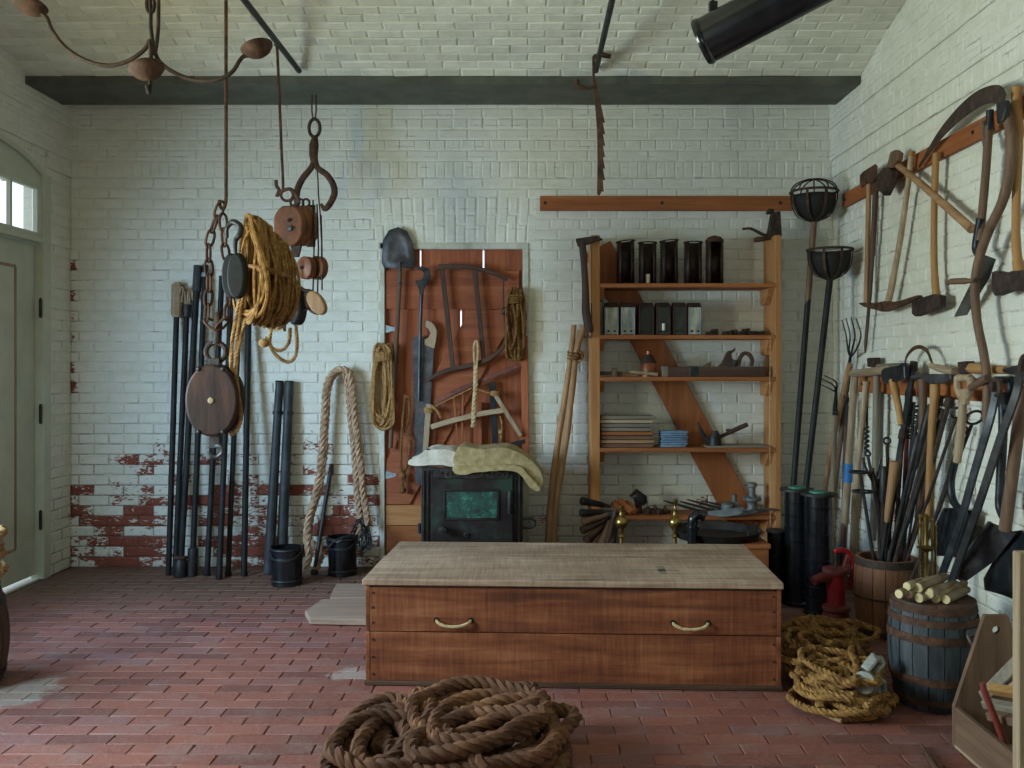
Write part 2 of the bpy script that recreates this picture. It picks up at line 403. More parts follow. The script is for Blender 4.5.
m = mat('joint_mortar', 'b9b4a2', 'c9c6b8', 'd2d0c4', rough=.85, scale=5, bump=.4, dist=.01); M_['mortar'] = m
M_['ceil'] = mat('painted_vault_brick', 'cfd0c2', 'd8d8cb', 'dedfd4', rough=.65, scale=6, bump=.6, dist=.012)
# floor pavers
m, t, bs = nt('paver_brick')
pos = N(t, 'ShaderNodeNewGeometry').outputs['Position']
sp = N(t, 'ShaderNodeSeparateXYZ'); t.links.new(pos, sp.inputs[0])
PL, PW = .238, .0935
row = math_(t, 'FLOOR', math_(t, 'DIVIDE', sp.outputs[1], PW))
odd = math_(t, 'MULTIPLY', math_(t, 'MODULO', row, 2), .5)
colm = math_(t, 'FLOOR', math_(t, 'ADD', math_(t, 'DIVIDE', sp.outputs[0], PL), odd))
wn = N(t, 'ShaderNodeTexWhiteNoise', noise_dimensions='2D'); cb = N(t, 'ShaderNodeCombineXYZ')
t.links.new(colm, cb.inputs[0]); t.links.new(row, cb.inputs[1]); t.links.new(cb.outputs[0], wn.inputs['Vector'])
base = ramp(t, wn.outputs['Value'], [(0, srgb('6b423c')), (.35, srgb('7f4d44')), (.7, srgb('8c564a')), (1, srgb('7c5452'))])
mid = noise_(t, pos, 5, 5, .65); fine = noise_(t, pos, 45, 5, .7); big = noise_(t, pos, 1.1, 4, .6)
c = mixc(t, math_(t, 'MULTIPLY', ramp(t, fine, [(.5, (0, 0, 0, 1)), (.75, (1, 1, 1, 1))]), .42), base, srgb('8f807c'))
c = mixc(t, math_(t, 'MULTIPLY', ramp(t, mid, [(.5, (0, 0, 0, 1)), (.75, (1, 1, 1, 1))]), .45), c, srgb('837876'))
# dust and the back floor's shade, painted together towards the back wall
mr = N(t, 'ShaderNodeMapRange'); t.links.new(sp.outputs[1], mr.inputs[0])
for i, x in enumerate((4.9, 6.4, 0, 1)): mr.inputs[1 + i].default_value = x
d = math_(t, 'ADD', mr.outputs[0], math_(t, 'MULTIPLY', math_(t, 'SUBTRACT', big, .5), .55))
c = mixc(t, math_(t, 'MULTIPLY', ramp(t, d, [(.25, (0, 0, 0, 1)), (.8, (1, 1, 1, 1))]), .75), c, srgb('64503f'))
# spilled lime near the chest corner and the left edge
for (lx, ly, lr) in ((FL(350, 672).x, FL(350, 672).y, .12), (FL(20, 692).x, FL(20, 692).y, .22)):
    vd = N(t, 'ShaderNodeVectorMath', operation='DISTANCE'); t.links.new(pos, vd.inputs[0]); vd.inputs[1].default_value = (lx, ly, 0)
    e = math_(t, 'ADD', math_(t, 'DIVIDE', vd.outputs['Value'], lr), math_(t, 'MULTIPLY', math_(t, 'SUBTRACT', mid, .5), 3.2))
    e = math_(t, 'ADD', e, math_(t, 'MULTIPLY', math_(t, 'SUBTRACT', fine, .5), 1.2))
    c = mixc(t, math_(t, 'MULTIPLY', ramp(t, e, [(.55, (1, 1, 1, 1)), (.85, (0, 0, 0, 1))]), .5), c, srgb('a9aaa6'))
t.links.new(c, bs.inputs['Base Color']); bs.inputs['Roughness'].default_value = .55; bs.inputs['Specular IOR Level'].default_value = .4
bump_(t, bs, math_(t, 'ADD', mid, math_(t, 'MULTIPLY', fine, .7)), .7, .010)
M_['paver'] = m
M_['sand'] = mat('joint_sand', '3a302a', '483c35', '564940', rough=.95, scale=20, bump=.4)
# ================================================================== ROOM
CH = .07587                                   # brick course
Z1, Z2, Z3 = 2.883, 3.006, 3.238              # three corbel ledges
_cache = {}
def brick_mesh(w, h, m_, var, c=.009, dp=.03):
    key = (round(w, 3), round(h, 3), var, m_.name)
    if key in _cache: return _cache[key]
    r = random.Random(hash(key[:3]) & 0xffff)
    j = lambda s: r.uniform(-s, s)
    o = []
    for (y, k) in ((dp, 0), (.004, -.001), (-.001, c * r.uniform(.7, 1.3))):
        for sx, sz in ((-1, -1), (1, -1), (1, 1), (-1, 1)):
            o.append((sx * (w / 2 - k) + j(.0025), y + (j(.0012) if k else 0), sz * (h / 2 - k) + j(.002)))
    f = [(8, 9, 10, 11)]
    for a in (0, 4):
        for k in range(4): f.append((a + k, a + (k + 1) % 4, a + 4 + (k + 1) % 4, a + 4 + k))
    me = bpy.data.meshes.new('brick'); me.from_pydata(o, [], f); me.update(); me.materials.append(m_)
    _cache[key] = me
    return me
def lay(parent, pieces, m_, score, limit=300, ws=1.0, c=.009):
    """pieces: (matrix, w, h). The best-seen ones become objects, the rest one mesh"""
    base = V(parent['_base'])
    order = sorted(range(len(pieces)), key=lambda i: score(pieces[i][0].translation))
    rest = MB()
    for rank, i in enumerate(order):
        Mx, w, h = pieces[i]
        me = brick_mesh(w, h, m_, rnd.randrange(5), c)
        wob = Matrix.Translation((0, rnd.uniform(-.003, .0025) * ws, 0)) @ Euler((rnd.uniform(-.014, .014) * ws, rnd.uniform(-.008, .008) * ws, rnd.uniform(-.011, .011) * ws)).to_matrix().to_4x4()
        if rank < limit:
            o = bpy.data.objects.new('brick', me); COL.objects.link(o); o.parent = parent
            o.matrix_local = Matrix.Translation(-base) @ Mx @ wob
        else:
            rest.add([v.co for v in me.vertices], [tuple(p.vertices) for p in me.polygons], Mx @ wob)
    if rest.v:
        o = rest.build('brickwork', m_, parent, smooth=0); o['kind'] = 'stuff'
def courses(top):
    out = []; z = 0; i = 0
    while z < Z1 - .01:
        out.append((z, z + CH, 0, .111 if i % 7 == 5 else .222, (.5 if i % 2 else 0))); z += CH; i += 1
    out.append((Z1, Z2, .013, .068, 0))
    h = (Z3 - Z2) / 3
    for k in range(3): out.append((Z2 + k * h, Z2 + (k + 1) * h, .026, .222 if k != 1 else .111, .5 * (k % 2)))
    z = Z3; k = 0
    while z < top - .01:
        out.append((z, z + CH, .039, .111 if k == 0 else .222, .5 * (k % 2))); z += CH; k += 1
    return out
def wall_bricks(u0, u1, top, skip):
    res = []
    for (z0, z1, out, L, ph) in courses(top):
        c = math.floor(u0 / L) - 1
        while (c - ph) * L < u1:
            a, b = max(u0, (c - ph) * L), min(u1, (c + 1 - ph) * L); c += 1
            if b - a < .03: continue
            for (sa, sb, sz0, sz1) in skip:       # clip at openings
                if sz0 < (z0 + z1) / 2 < sz1:
                    if a >= sa and b <= sb: a = b
                    elif a < sa < b <= sb + .3 and b > sa: b = sa
                    elif sa <= a < sb < b: a = sb
            if b - a < .03: continue
            res.append(((a + b) / 2, (z0 + z1) / 2, out, b - a - .0025, z1 - z0 - .0025))
    return res
def rz(a): return Matrix.Rotation(a, 4, 'Z')
TOP = 3.80
# ---- back wall, with a doorway for the plank door
DX0, DX1, DZ = (380 - CX) / 135, (526 - CX) / 135, H + (CY - 243) / 135
w = MB(); ya, yb = YB + .004, YB + .34; ym = (ya + yb) / 2; dy = yb - ya
def bxx(mb, x0, x1, y0, y1, z0, z1): mb.box(((x0 + x1) / 2, (y0 + y1) / 2, (z0 + z1) / 2), (x1 - x0, y1 - y0, z1 - z0))
bxx(w, XL - .34, DX0, ya, yb, 0, TOP); bxx(w, DX1, XR + .34, ya, yb, 0, TOP); bxx(w, DX0, DX1, ya, yb, DZ, TOP)
bxx(w, XL, XR, YB - .009, YB + .01, Z1 + .004, TOP); bxx(w, XL, XR, YB - .022, YB + .01, Z2 + .004, TOP); bxx(w, XL, XR, YB - .035, YB + .01, Z3 + .004, TOP)
wall_back = struct(w, 'wall_back', M_['brick_x'], 'white painted brick back wall, paint worn to red near the floor', smooth=0)
AZ = H + (CY - 196) / 135
pcs = [(Matrix.Translation((u, YB - o, z)), bw, bh) for (u, z, o, bw, bh) in
       wall_bricks(XL, XR, 3.40, [(DX0, DX1, -1, DZ), (DX0 - .04, DX1 + .06, DZ - .01, AZ)])]
k = 0; x = DX0 - .03                            # flat arch of upright bricks over the doorway
while x < DX1 + .03:
    lean = (x - (DX0 + DX1) / 2) * .16
    for q in range(2):
        hh = .205 if (q + k) % 2 else .13
        z0 = DZ + (0 if q == 0 else (.205 if (k % 2) else .13) + .006)
        pcs.append((Matrix.Translation((x + .036 + lean * (q * .6 + .3) * .4, YB, z0 + hh / 2 + .004)) @ Matrix.Rotation(lean * .4, 4, 'Y'), .066, hh - .004))
    x += .074; k += 1
def sc_back(p):
    px = CX + p.x * F / p.y; py = CY - (p.z - H) * F / p.y
    return math.hypot((px - 200) * .8, (py - 330)) if not (px > 560 and py > 235) else 2000
lay(wall_back, pcs, M_['brick_x'], sc_back)
# ---- right wall
w = MB(); bxx(w, XR + .004, XR + .34, YN - .3, YB + .34, 0, TOP)
for o, z in ((.009, Z1), (.022, Z2), (.035, Z3)): bxx(w, XR - o, XR + .02, YN, YB, z + .004, TOP)
wall_right = struct(w, 'wall_right', M_['brick_y'], 'white painted brick side wall hung with hand tools', smooth=0)
pcs = [(Matrix.Translation((XR - o, u, z)) @ rz(-PI / 2), bw, bh) for (u, z, o, bw, bh) in wall_bricks(3.4, YB, TOP, [])]
lay(wall_right, pcs, M_['brick_y'], lambda p: p.y - .8 * min(p.z, 2.2) + (9 if p.y < 4.05 else 0))
# ---- left wall with its doorway and the windows that light the room
LY0, LY1 = 5.00, 6.38; LYC = (LY0 + LY1) / 2
def arch(y): return 2.80 + .18 * (1 - ((y - LYC) / .69) ** 2)
w = MB(); xa, xb = XL - .34, XL - .004
ys = [YN - .3]
for a, b, WZ0, WZ1 in WIN:
    bxx(w, xa, xb, ys[-1], a, 0, TOP); bxx(w, xa, xb, a, b, 0, WZ0); bxx(w, xa, xb, a, b, WZ1, TOP); ys.append(b)
bxx(w, xa, xb, ys[-1], LY0, 0, TOP); bxx(w, XL - .08, xb, LY1, YB + .34, 0, TOP); bxx(w, xa, XL - .08, LY1 + .27, YB + .34, 0, TOP); bxx(w, xa, XL - .08, LY1, LY1 + .27, 2.85, TOP); bxx(w, xa, XL - .08, LY1, LY1 + .27, 0, 2.3)
ap = [(LY0 + (LY1 - LY0) * i / 16) for i in range(17)]
w.plate([V(((xa + xb) / 2, y, arch(y))) for y in ap] + [V(((xa + xb) / 2, LY1, TOP)), V(((xa + xb) / 2, LY0, TOP))], xb - xa, (1, 0, 0))
for o, z in ((.009, Z1), (.022, Z2), (.035, Z3)):
    bxx(w, XL - .02, XL + o, 6.38, YB, z + .004, TOP)
    if z > 2.95: bxx(w, XL - .02, XL + o, 4.9, 6.38, z + .004, TOP)
wall_left = struct(w, 'wall_left', M_['brick_y'], 'white painted brick side wall around the pale green door', smooth=0)
pcs = []
for (u, z, o, bw, bh) in wall_bricks(5.0, YB, TOP, [(LY0, LY1, -1, 2.80)]):
    if LY0 < u < LY1 and z - bh / 2 < arch(u) + .06: continue
    pcs.append((Matrix.Translation((XL + o, u, z)) @ rz(PI / 2), bw, bh))
for i in range(22):                              # arch ring of headers over the door
    y = LY0 + .03 + (LY1 - LY0 - .06) * i / 21; s = math.atan2(-.36 * (y - LYC) / .69 ** 2, 1)
    pcs.append((Matrix.Translation((XL, y, arch(y) + .055)) @ rz(PI / 2) @ Matrix.Rotation(-s, 4, 'Y'), .058, .10))
lay(wall_left, pcs, M_['brick_y'], lambda p: -p.y)
# ---- wall behind the camera, with an opening added for the fill lamp
w = MB(); bxx(w, XL, -1.7, YN - .3, YN, 0, TOP); bxx(w, .5, XR, YN - .3, YN, 0, TOP); bxx(w, -1.7, .5, YN - .3, YN, 0, .95); bxx(w, -1.7, .5, YN - .3, YN, 2.45, TOP)
struct(w, 'wall_front', M_['mortar'], 'white wall behind the viewer with a window', smooth=0)
# ---- window sashes outside the frame
for i, (a, b, WZ0, WZ1) in enumerate(WIN):
    w = MB()
    for y in (a + .025, b - .025): w.box((XL - .2, y, (WZ0 + WZ1) / 2), (.06, .05, WZ1 - WZ0))
    for z in (WZ0 + .025, WZ1 - .025, (WZ0 + WZ1) / 2): w.box((XL - .2, (a + b) / 2, z), (.06, b - a, .05))
    w.box((XL - .2, (a + b) / 2, (WZ0 + WZ1) / 2), (.03, .025, WZ1 - WZ0))
    struct(w, 'window_%d' % (i + 2), M_['palegreen'], 'painted window sash in the side wall beyond the green door', smooth=0)
# ---- vaulted ceiling: brick arcs between beams
VR = 4.75
def vault(y, c): return 3.42 - math.sqrt(VR * VR - 1.7 ** 2) + math.sqrt(VR * VR - (y - c) ** 2)
w = MB()
def arcs(c, n=24):
    vs = []; fs = []
    for i in range(n + 1):
        y = c - 1.7 + 3.4 * i / n; z = vault(y, c)
        vs += [(XL - .1, y, z + .006), (XR + .1, y, z + .006), (XL - .1, y, z + .16), (XR + .1, y, z + .16)]
    for i in range(n):
        a = i * 4; fs += [(a, a + 1, a + 5, a + 4), (a + 3, a + 2, a + 6, a + 7)]
    w.add(vs, fs)
arcs(4.3); arcs(.4)
bxx(w, XL, XR, 6.0, YB + .02, 3.43, 3.60); bxx(w, XL, XR, YN, -1.3, 3.43, 3.6); bxx(w, XL, XR, 2.1, 2.6, 3.43, 3.6)
ceiling = struct(w, 'ceiling', M_['ceil'], 'white painted brick vault between dark beams', smooth=0)
pcs = []; arcL = 2 * VR * math.asin(1.7 / VR); n = int(arcL / .076)
for i in range(n):
    th = math.asin(1.7 / VR) - (i + .5) * arcL / n / VR
    y = 4.3 + VR * math.sin(th); z = vault(y, 4.3)
    if y < 4.2: break
    q = math.floor(XL / .222)
    while (q + .5 * (i % 2)) * .222 < XR:
        xm = (q + .5 * (i % 2) + .5) * .222; q += 1
        if xm < XL + .02 or xm > XR - .02: continue
        nrm = V((0, -math.sin(th), -math.cos(th))); tan = V((0, math.cos(th), -math.sin(th)))
        Mx = Matrix(((1, 0, 0, xm), (0, -nrm.y, -tan.y, y), (0, -nrm.z, -tan.z, z), (0, 0, 0, 1)))
        pcs.append((Mx, .218, .072))
lay(ceiling, pcs, M_['ceil'], lambda p: -p.y + abs(p.x + .6) * .25)
def ceiling_beam(y0, y1, nm):
    b = MB(); bxx(b, XL + .01, XR - .01, y0, y1, 3.37, 3.385); bxx(b, XL + .01, XR - .01, y0, y0 + .012, 3.385, 3.425)
    bxx(b, XL + .01, XR - .01, (y0 + y1) / 2 - .01, (y0 + y1) / 2 + .01, 3.385, 3.425); bxx(b, XL + .01, XR - .01, y1 - .012, y1, 3.385, 3.425)
    return struct(b, nm, M_['beam'], 'wide dark grey painted beam under the vault', smooth=0, bevel=.002)
ceiling_beam(6.0, 6.48, 'trim_1'); b2 = ceiling_beam(2.12, 2.6, 'trim_2'); b2['label'] = 'second dark grey beam carrying the near end of the vault'
# ---- floor of brick pavers
w = MB(); bxx(w, XL - .34, XR + .34, YN - .3, YB + .34, -.12, -.008)
floor = struct(w, 'floor', M_['sand'], 'red brick paved floor', smooth=0)
pcs = []
r0 = int(2.2 / PW)
while r0 * PW < YB - .02:
    o = .5 * (r0 % 2); c = math.floor(XL / PL) - 1
    while (c - o) * PL < XR:
        x0, x1 = max(XL, (c - o) * PL), min(XR, (c + 1 - o) * PL); c += 1
        if x1 - x0 < .03: continue
        pcs.append((Matrix.Translation(((x0 + x1) / 2, r0 * PW + PW / 2, -.003)) @ Matrix.Rotation(-PI / 2, 4, 'X'), x1 - x0 - .004, PW - .004))
    r0 += 1
def sc_floor(p):
    px = CX + p.x * F / p.y; py = CY + H * F / p.y
    return p.y + (20 if (py > 764 or px < -10 or px > 1034 or (370 < px < 780 and 560 < py < 690)) else 0)
lay(floor, pcs, M_['paver'], sc_floor, ws=.5, c=.0035)
w = MB(); bxx(w, XL - .36, XL - .03, LY0 + .01, LY1 - .01, -.02, .004); w.build('door_sill', mat('pale_sill_stone', 'd4d6d2', 'e0e2de', rough=.8, scale=5), floor, smooth=0)  # pale slab added so the gap under the door reads as bright daylight
# ---- ground outside
w = MB(); bxx(w, -30, XL - .34, -20, 30, -.2, -.02); struct(w, 'ground_outside', mat('outside_stone', 'b9bdb8', 'c8ccc6', rough=.9, scale=3), 'pale paving outside the green door', smooth=0)

# ---- pale green door with transom (left wall)
dx = XL - .05
w = MB(); bxx(w, dx - .04, dx, LY0 + .04, 6.275, .034, 2.33)
door1 = struct(w, 'door_1', M_['palegreen'], 'pale green panelled door under a transom window', smooth=0, bevel=.003)
w = MB()                                          # moulding round the sunk panel
y0, y1, z0, z1 = 5.28, 6.03, .26, 2.16
for a, b in (((dx + .004, y0, z0), (dx + .004, y1, z0)), ((dx + .004, y1, z0), (dx + .004, y1, z1)), ((dx + .004, y1, z1), (dx + .004, y0, z1)), ((dx + .004, y0, z1), (dx + .004, y0, z0))):
    w.bar(a, b, .02, .012, (1, 0, 0))
w.build('panel_moulding', M_['ash_z'], door1, bevel=.002)
w = MB(); bxx(w, dx - .004, dx + .003, y0 + .01, y1 - .01, z0 + .01, z1 - .01)
w.build('door_panel', M_['palegreen'], door1, smooth=0)
for py in (308, 414, 520):
    c = P(40.5, py, F * (XL + .01) / (40.5 - CX)); h = MB()
    h.rod(c + V((0, 0, -.055)), c + V((0, 0, .055)), .011); h.ball(c + V((0, 0, .06)), .01); h.ball(c + V((0, 0, -.06)), .01)
    h.build('hinge', M_['iron'], door1)
w = MB()                                          # frame
bxx(w, XL - .08, XL + .012, 6.28, LY1 - .002, 0, 2.83); bxx(w, XL - .16, XL + .012, LY0 + .002, LY0 + .09, 0, 2.83)
bxx(w, XL - .08, XL - .02, LY0 + .05, 6.30, 2.335, 2.40)
bxx(w, XL - .02, XL + .016, LY0 + .05, 6.30, 2.345, 2.385)
w.plate([V((XL - .035, y, min(arch(y) - .012, 3))) for y in ap[1:-1]] + [V((XL - .035, ap[-2], 2.72)), V((XL - .035, ap[1], 2.72))], .05, (1, 0, 0))
fr = struct(w, 'trim_3', M_['palegreen'], 'pale green door frame with arched head', smooth=0, bevel=.004)
w = MB(); w.sweep([V((XL + .004, y, arch(y) - .016)) for y in ap], .034, .02, (1, 0, 0)); w.build('arch_moulding', M_['palegreen'], fr)
# transom sash
w = MB(); ga, gb, gz0, gz1 = 5.03, 6.21, 2.41, 2.716
for y in [5.03, 5.325, 5.62, 5.915]: w.box((XL - .02, y, (gz0 + gz1) / 2), (.03, .024, gz1 - gz0))
w.box((XL - .02, 6.25, (gz0 + gz1) / 2), (.04, .06, gz1 - gz0 + .06))
for z in (gz0 - .012, gz1 + .012): w.box((XL - .02, (ga + gb) / 2, z), (.04, gb - ga + .04, .03))
win1 = struct(w, 'window_1', M_['palegreen'], 'transom window of clear panes over the green door', smooth=0, bevel=.002)
for y in [5.03, 5.325, 5.62, 5.915]:
    g = MB(); g.box((XL - .025, y + .1475, (gz0 + gz1) / 2), (.004, .272, gz1 - gz0)); g.build('pane', M_['glass'], win1, smooth=0)

# ---- plank door in the back wall
YD = YB + .03
def D(px, py, d=0): return P(px, py, YD - d)
w = MB()
bxx(w, DX0, DX0 + .035, YB - .01, YB + .10, 0, DZ); bxx(w, DX1 - .025, DX1 + .02, YB - .012, YB + .10, 0, DZ); bxx(w, DX0, DX1, YB - .01, YB + .10, DZ - .045, DZ)
struct(w, 'trim_4', mat('greyed_white_paint', 'a9a898', 'bdbcae', 'c6c5ba', rough=.7, scale=9, bump=.3), 'chipped white frame of the plank door', smooth=0, bevel=.003)
d2 = bpy.data.objects.new('door_2', None); COL.objects.link(d2); d2.location = (DX0 + .5, YD, 0); d2['_base'] = (DX0 + .5, YD, 0)
d2['kind'] = 'structure'; d2['label'] = 'red-brown plank door with daylight showing between its planks'
edges = [384.5, 420.5, 461, 483.5, 505, 523]
gaps = {420.5: (244, 268), 461: (309, 331), 483.5: (244, 306)}
for a, b in zip(edges, edges[1:]):
    pts = [D(a, 572), D(b, 572)]
    if b in gaps:
        g0, g1 = gaps[b]; pts += [D(b, g1), D(b - .9, g1 - 3), D(b - .9, g0 + 3 if g0 > 290 else 246)]
        if g0 > 290: pts += [D(b, g0)]
    pts += [D(b - (.9 if b in gaps and gaps[b][0] < 290 else 0), 246.5), D(a + (.8 if a in gaps and gaps[a][0] < 290 else 0), 246.5)]
    if a in gaps:
        g0, g1 = gaps[a]
        if g0 > 290: pts += [D(a, g0)]
        pts += [D(a + .8, g0 + 3 if g0 > 290 else 249), D(a + .8, g1 - 3), D(a, g1)]
    w = MB(); w.plate([p + V((0, .012, 0)) for p in pts], .022, (0, -1, 0)); w.build('plank', M_['door_z'], d2, smooth=0)
def dboard(pts, d, t_, name, m_, par=d2):
    w = MB(); w.plate([D(px, py, d) for px, py in pts], t_, (0, -1, 0)); return w.build(name, m_, par, smooth=0, bevel=.002)
dboard([(386, 309), (519, 309), (519, 271), (386, 271)], .012, .022, 'batten', M_['door_x'])
dboard([(386, 505), (520, 505), (520, 525), (386, 525)], .012, .022, 'batten', M_['shelf_x'])
dboard([(386, 525.5), (520, 525.5), (520, 560), (386, 560)], .012, .022, 'batten', M_['rail_x'])
dboard([(386, 504), (386, 462), (470, 310), (519, 310), (410, 504)], .012, .022, 'brace', M_['door_x'])
for py in (329, 475):
    c = D(379, py, .03); w = MB(); w.plate([D(379, py - 5, .022), D(382, py - 5, .022), D(396, py - 1.2, .026), D(396, py + 1.2, .026), D(382, py + 5, .022), D(379, py + 5, .022)], .006, (0, -1, 0))
    w.rod(D(380, py - 6, .028), D(380, py + 6, .028), .008)
    for q in (384, 388, 392): w.ball(D(q, py, .028), .006, 6)
    w.build('strap_hinge', M_['galv'], d2)
# ================================================================== BACK WALL, LEFT: poles, buckets, rope
def pole(a, b, r, name, label, cat, m_='poleblack', group=None, extra=None, r2=None):
    base = V(b); t_ = thing(name, label, cat, (base.x, base.y, 0), group)
    r *= .84; w = MB(); w.rod(b, a, (r2 or r / .84) * .84, r, 12); w.build('shaft', M_[m_], t_)
    if extra: extra(t_, V(a), V(b))
    return t_
def top_bot(x0, y0, x1, y1, dt=.05):
    f = FL(x1, y1); return B(x0, y0, dt), V((f.x, f.y, 0))
def along(a, b, f): return a.lerp(b, f)
a, b = top_bot(177.5, 285, 168.5, 575)
def ex(t_, a, b):
    w = MB(); d = (b - a).normalized(); pts = [a - d * .02, a, a + d * .1, a + d * .22, a + d * .24]
    w.tube(pts, [.024, .036, .04, .037, .028], 12)
    for i in range(16):
        p = a + d * (.0 + i * .0145); q = [p + (V((math.cos(k * PI / 4), 0, 0)) + V((0, math.sin(k * PI / 4), 0))) * .039 for k in range(8)]
        w.tube(q, .007, 5, closed=True)
    w.build('wrapped_head', M_['ash_z'], t_)
pole(a, b, .024, 'rammer_pole', 'black pole with a tan cord-wrapped head leaning on worn brick', 'pole', extra=ex)
a, b = top_bot(187, 309, 175, 575, .06)
def ex(t_, a, b):
    w = MB(); d = (a - b).normalized()
    for i in range(16):
        q = V((rnd.uniform(-.05, .05), rnd.uniform(-.03, .02), rnd.uniform(.10, .17)))
        w.tube(spline([a - d * .03, a + q * .5 + V((0, 0, .02)), a + q, a + q + V((q.x * .8, 0, -.06))], 4), .006, 5)
    w.build('frayed_mop', M_['ash_z'], t_); w = MB(); w.rod(a - d * .06, a + d * .03, .03, .034); w.build('collar', M_['iron'], t_)
pole(a, b, .024, 'mop_pole', 'black pole with a frayed rope mop head leaning on worn brick', 'pole', extra=ex)
a, b = top_bot(198, 266, 180, 577, .06)
def ex(t_, a, b):
    d = (b - a).normalized(); w = MB(); w.rod(a - d * .002, a + d * .19, .031, n=14); w.build('sleeve', M_['tubegrey'], t_)
    w = MB(); w.tube([b - d * .13, b - d * .115, b - d * .04, b], [.03, .042, .045, .042], 14); w.build('ferrule', M_['iron'], t_)
    w = MB(); w.tube([b - d * .145, b - d * .128], .047, 14); w.build('ring', M_['rust'], t_)
pole(a, b, .026, 'sleeved_pole', 'long black pole with a slate sleeve on top and a rust-ringed iron foot', 'pole', extra=ex)
a, b = top_bot(205.5, 265, 192, 576, .06)
def ex(t_, a, b):
    d = (b - a).normalized(); w = MB(); w.tube([b - d * .2, b - d * .19, b], [.027, .036, .036], 14); w.build('socket', M_['iron'], t_)
    w = MB(); w.rod(a + d * .06, a + d * .09, .027); w.build('band', M_['galv'], t_)
pole(a, b, .024, 'socketed_pole', 'long black pole with a pale band near its top and a thick iron socket foot', 'pole', extra=ex)
def tip(t_, a, b):
    d = (b - a).normalized(); w = MB(); w.rod(b - d * .03, b, .027, .024); w.build('tip', M_['iron'], t_)
for k, (x0, y0, x1, y1, r, dt) in enumerate(((222, 276, 207, 576, .024, .05), (231, 300, 219, 579, .024, .07), (240, 296, 228, 576, .022, .05), (249, 296, 244, 576, .026, .05))):
    a, b = top_bot(x0, y0, x1, y1, dt)
    pole(a, b, r, 'plain_pole', ('plain black pole leaning right beside the pole with the thick socket foot', 'plain black pole behind the middle of the hanging oval pulley block', 'plain black pole second from the slate tubes', 'stouter plain black pole standing nearest the slate tubes')[k], 'pole', group='plain black poles behind the pulley', extra=tip)
def cuff(t_, a, b):
    d = (b - a).normalized(); w = MB(); p = a + d * .235; w.rod(p - d * .012, p + d * .012, .038, n=16); w.build('band', M_['iron'], t_)
    w = MB(); w.rod(a - d * .001, a + d * .01, .031); w.build('open_end', M_['hole'], t_)
a, b = top_bot(279.6, 381, 268.5, 574, .05); pole(a, b, .034, 'iron_tube', 'shorter slate tube, the leftmost and thinner of the banded pair of tubes', 'pipe', 'tubegrey', extra=cuff, r2=.046)
bpy.data.objects['iron_tube']['label'] = 'slate tube of the banded pair that stands clear of the black bucket'
a, b = top_bot(289.5, 381, 281, 572, .05); pole(a, b, .036, 'iron_tube', 'slate tube of the banded pair whose foot stands behind the black bucket', 'pipe', 'tubegrey', extra=cuff, r2=.048)
a, b = top_bot(331.5, 464, 314, 574, .04); pole(a, b, .017, 'short_iron_bar', 'short thin black bar leaning inside the hanging rope loop', 'bar', 'iron', extra=tip)
# thick rope hung in a long loop over a peg
w = MB(); d = .055
def BP(lst, d): return [B(x, y, d) for x, y in lst]
left = [(323, 569), (322, 552), (314, 545), (309, 536), (311, 517), (318, 493), (323.5, 462), (326, 420), (328, 390)]
w_pts = [V((B(323, 560).x, 6.45, .03))] + [B(x, y, d + .03) for x, y in left[1:]] + BP([(333, 376), (341, 371), (347, 378), (350, 410), (354, 450), (357, 490), (360, 520), (358, 538)], .06)
w.rope(spline(w_pts, 6), .027)
p2 = [V((B(314, 572).x, 6.40, .03)), P(309, 556, 6.42), P(306.5, 540, 6.46), P(309, 517, 6.52)] + BP([(316, 492), (321, 460), (324, 420), (326, 388), (333, 373), (342, 369), (350, 376), (354, 410), (359, 455), (364, 498), (368, 525)], .10)
w.rope(spline(p2, 6), .027)
t_ = thing('hanging_rope', 'thick pale tan rope hung in a long narrow loop above the black buckets', 'rope', (B(340, 560).x, 6.6, 0))
w.build('strands', M_['rope_thick'], t_)
# black buckets
def bucket(cx, cy, px_w, h, label, rope_handle):
    f = FL(cx, cy); r = px_w / 2 * f.y / F; t_ = thing('bucket', label, 'bucket', f)
    w = MB(); w.lathe([(0, .01), (r * .93, .01), (r * .93, 0), (r * .98, 0), (r * .95, .03), (r * 1.0, h), (r * .94, h), (r * .9, .04), (0, .04)], 32, f); w.build('body', M_['blackpaint'], t_, smooth=50)
    for z in (.035, h * .72, h - .012):
        w = MB(); w.tube([f + V((math.cos(k * PI / 16) * r * (.965 + .045 * z / h), math.sin(k * PI / 16) * r * (.965 + .045 * z / h), z)) for k in range(32)], .007, 6, closed=True)
        w.build('hoop', M_['iron'], t_)
    for s in (-1, 1):
        w = MB(); w.box(f + V((s * r * 1.02, 0, h - .02)), (.012, .045, .07)); w.build('ear', M_['iron'], t_, bevel=.003)
    w = MB(); hp = [f + V((math.cos(a) * r * 1.03, -math.sin(a) * r * .9 - .02, h - .01 - math.sin(a) * .07)) for a in [PI * k / 12 for k in range(13)]]
    w.tube(hp, .006, 6); w.build('bail', M_['iron'], t_)
    return t_, f, r
bucket(287, 584, 31, .255, 'black wooden bucket in front of the slate tubes', 0)
_, f2, r2_ = bucket(342.5, 574, 29, .27, 'black wooden bucket with a chain over its rim, beside the plank door', 0)
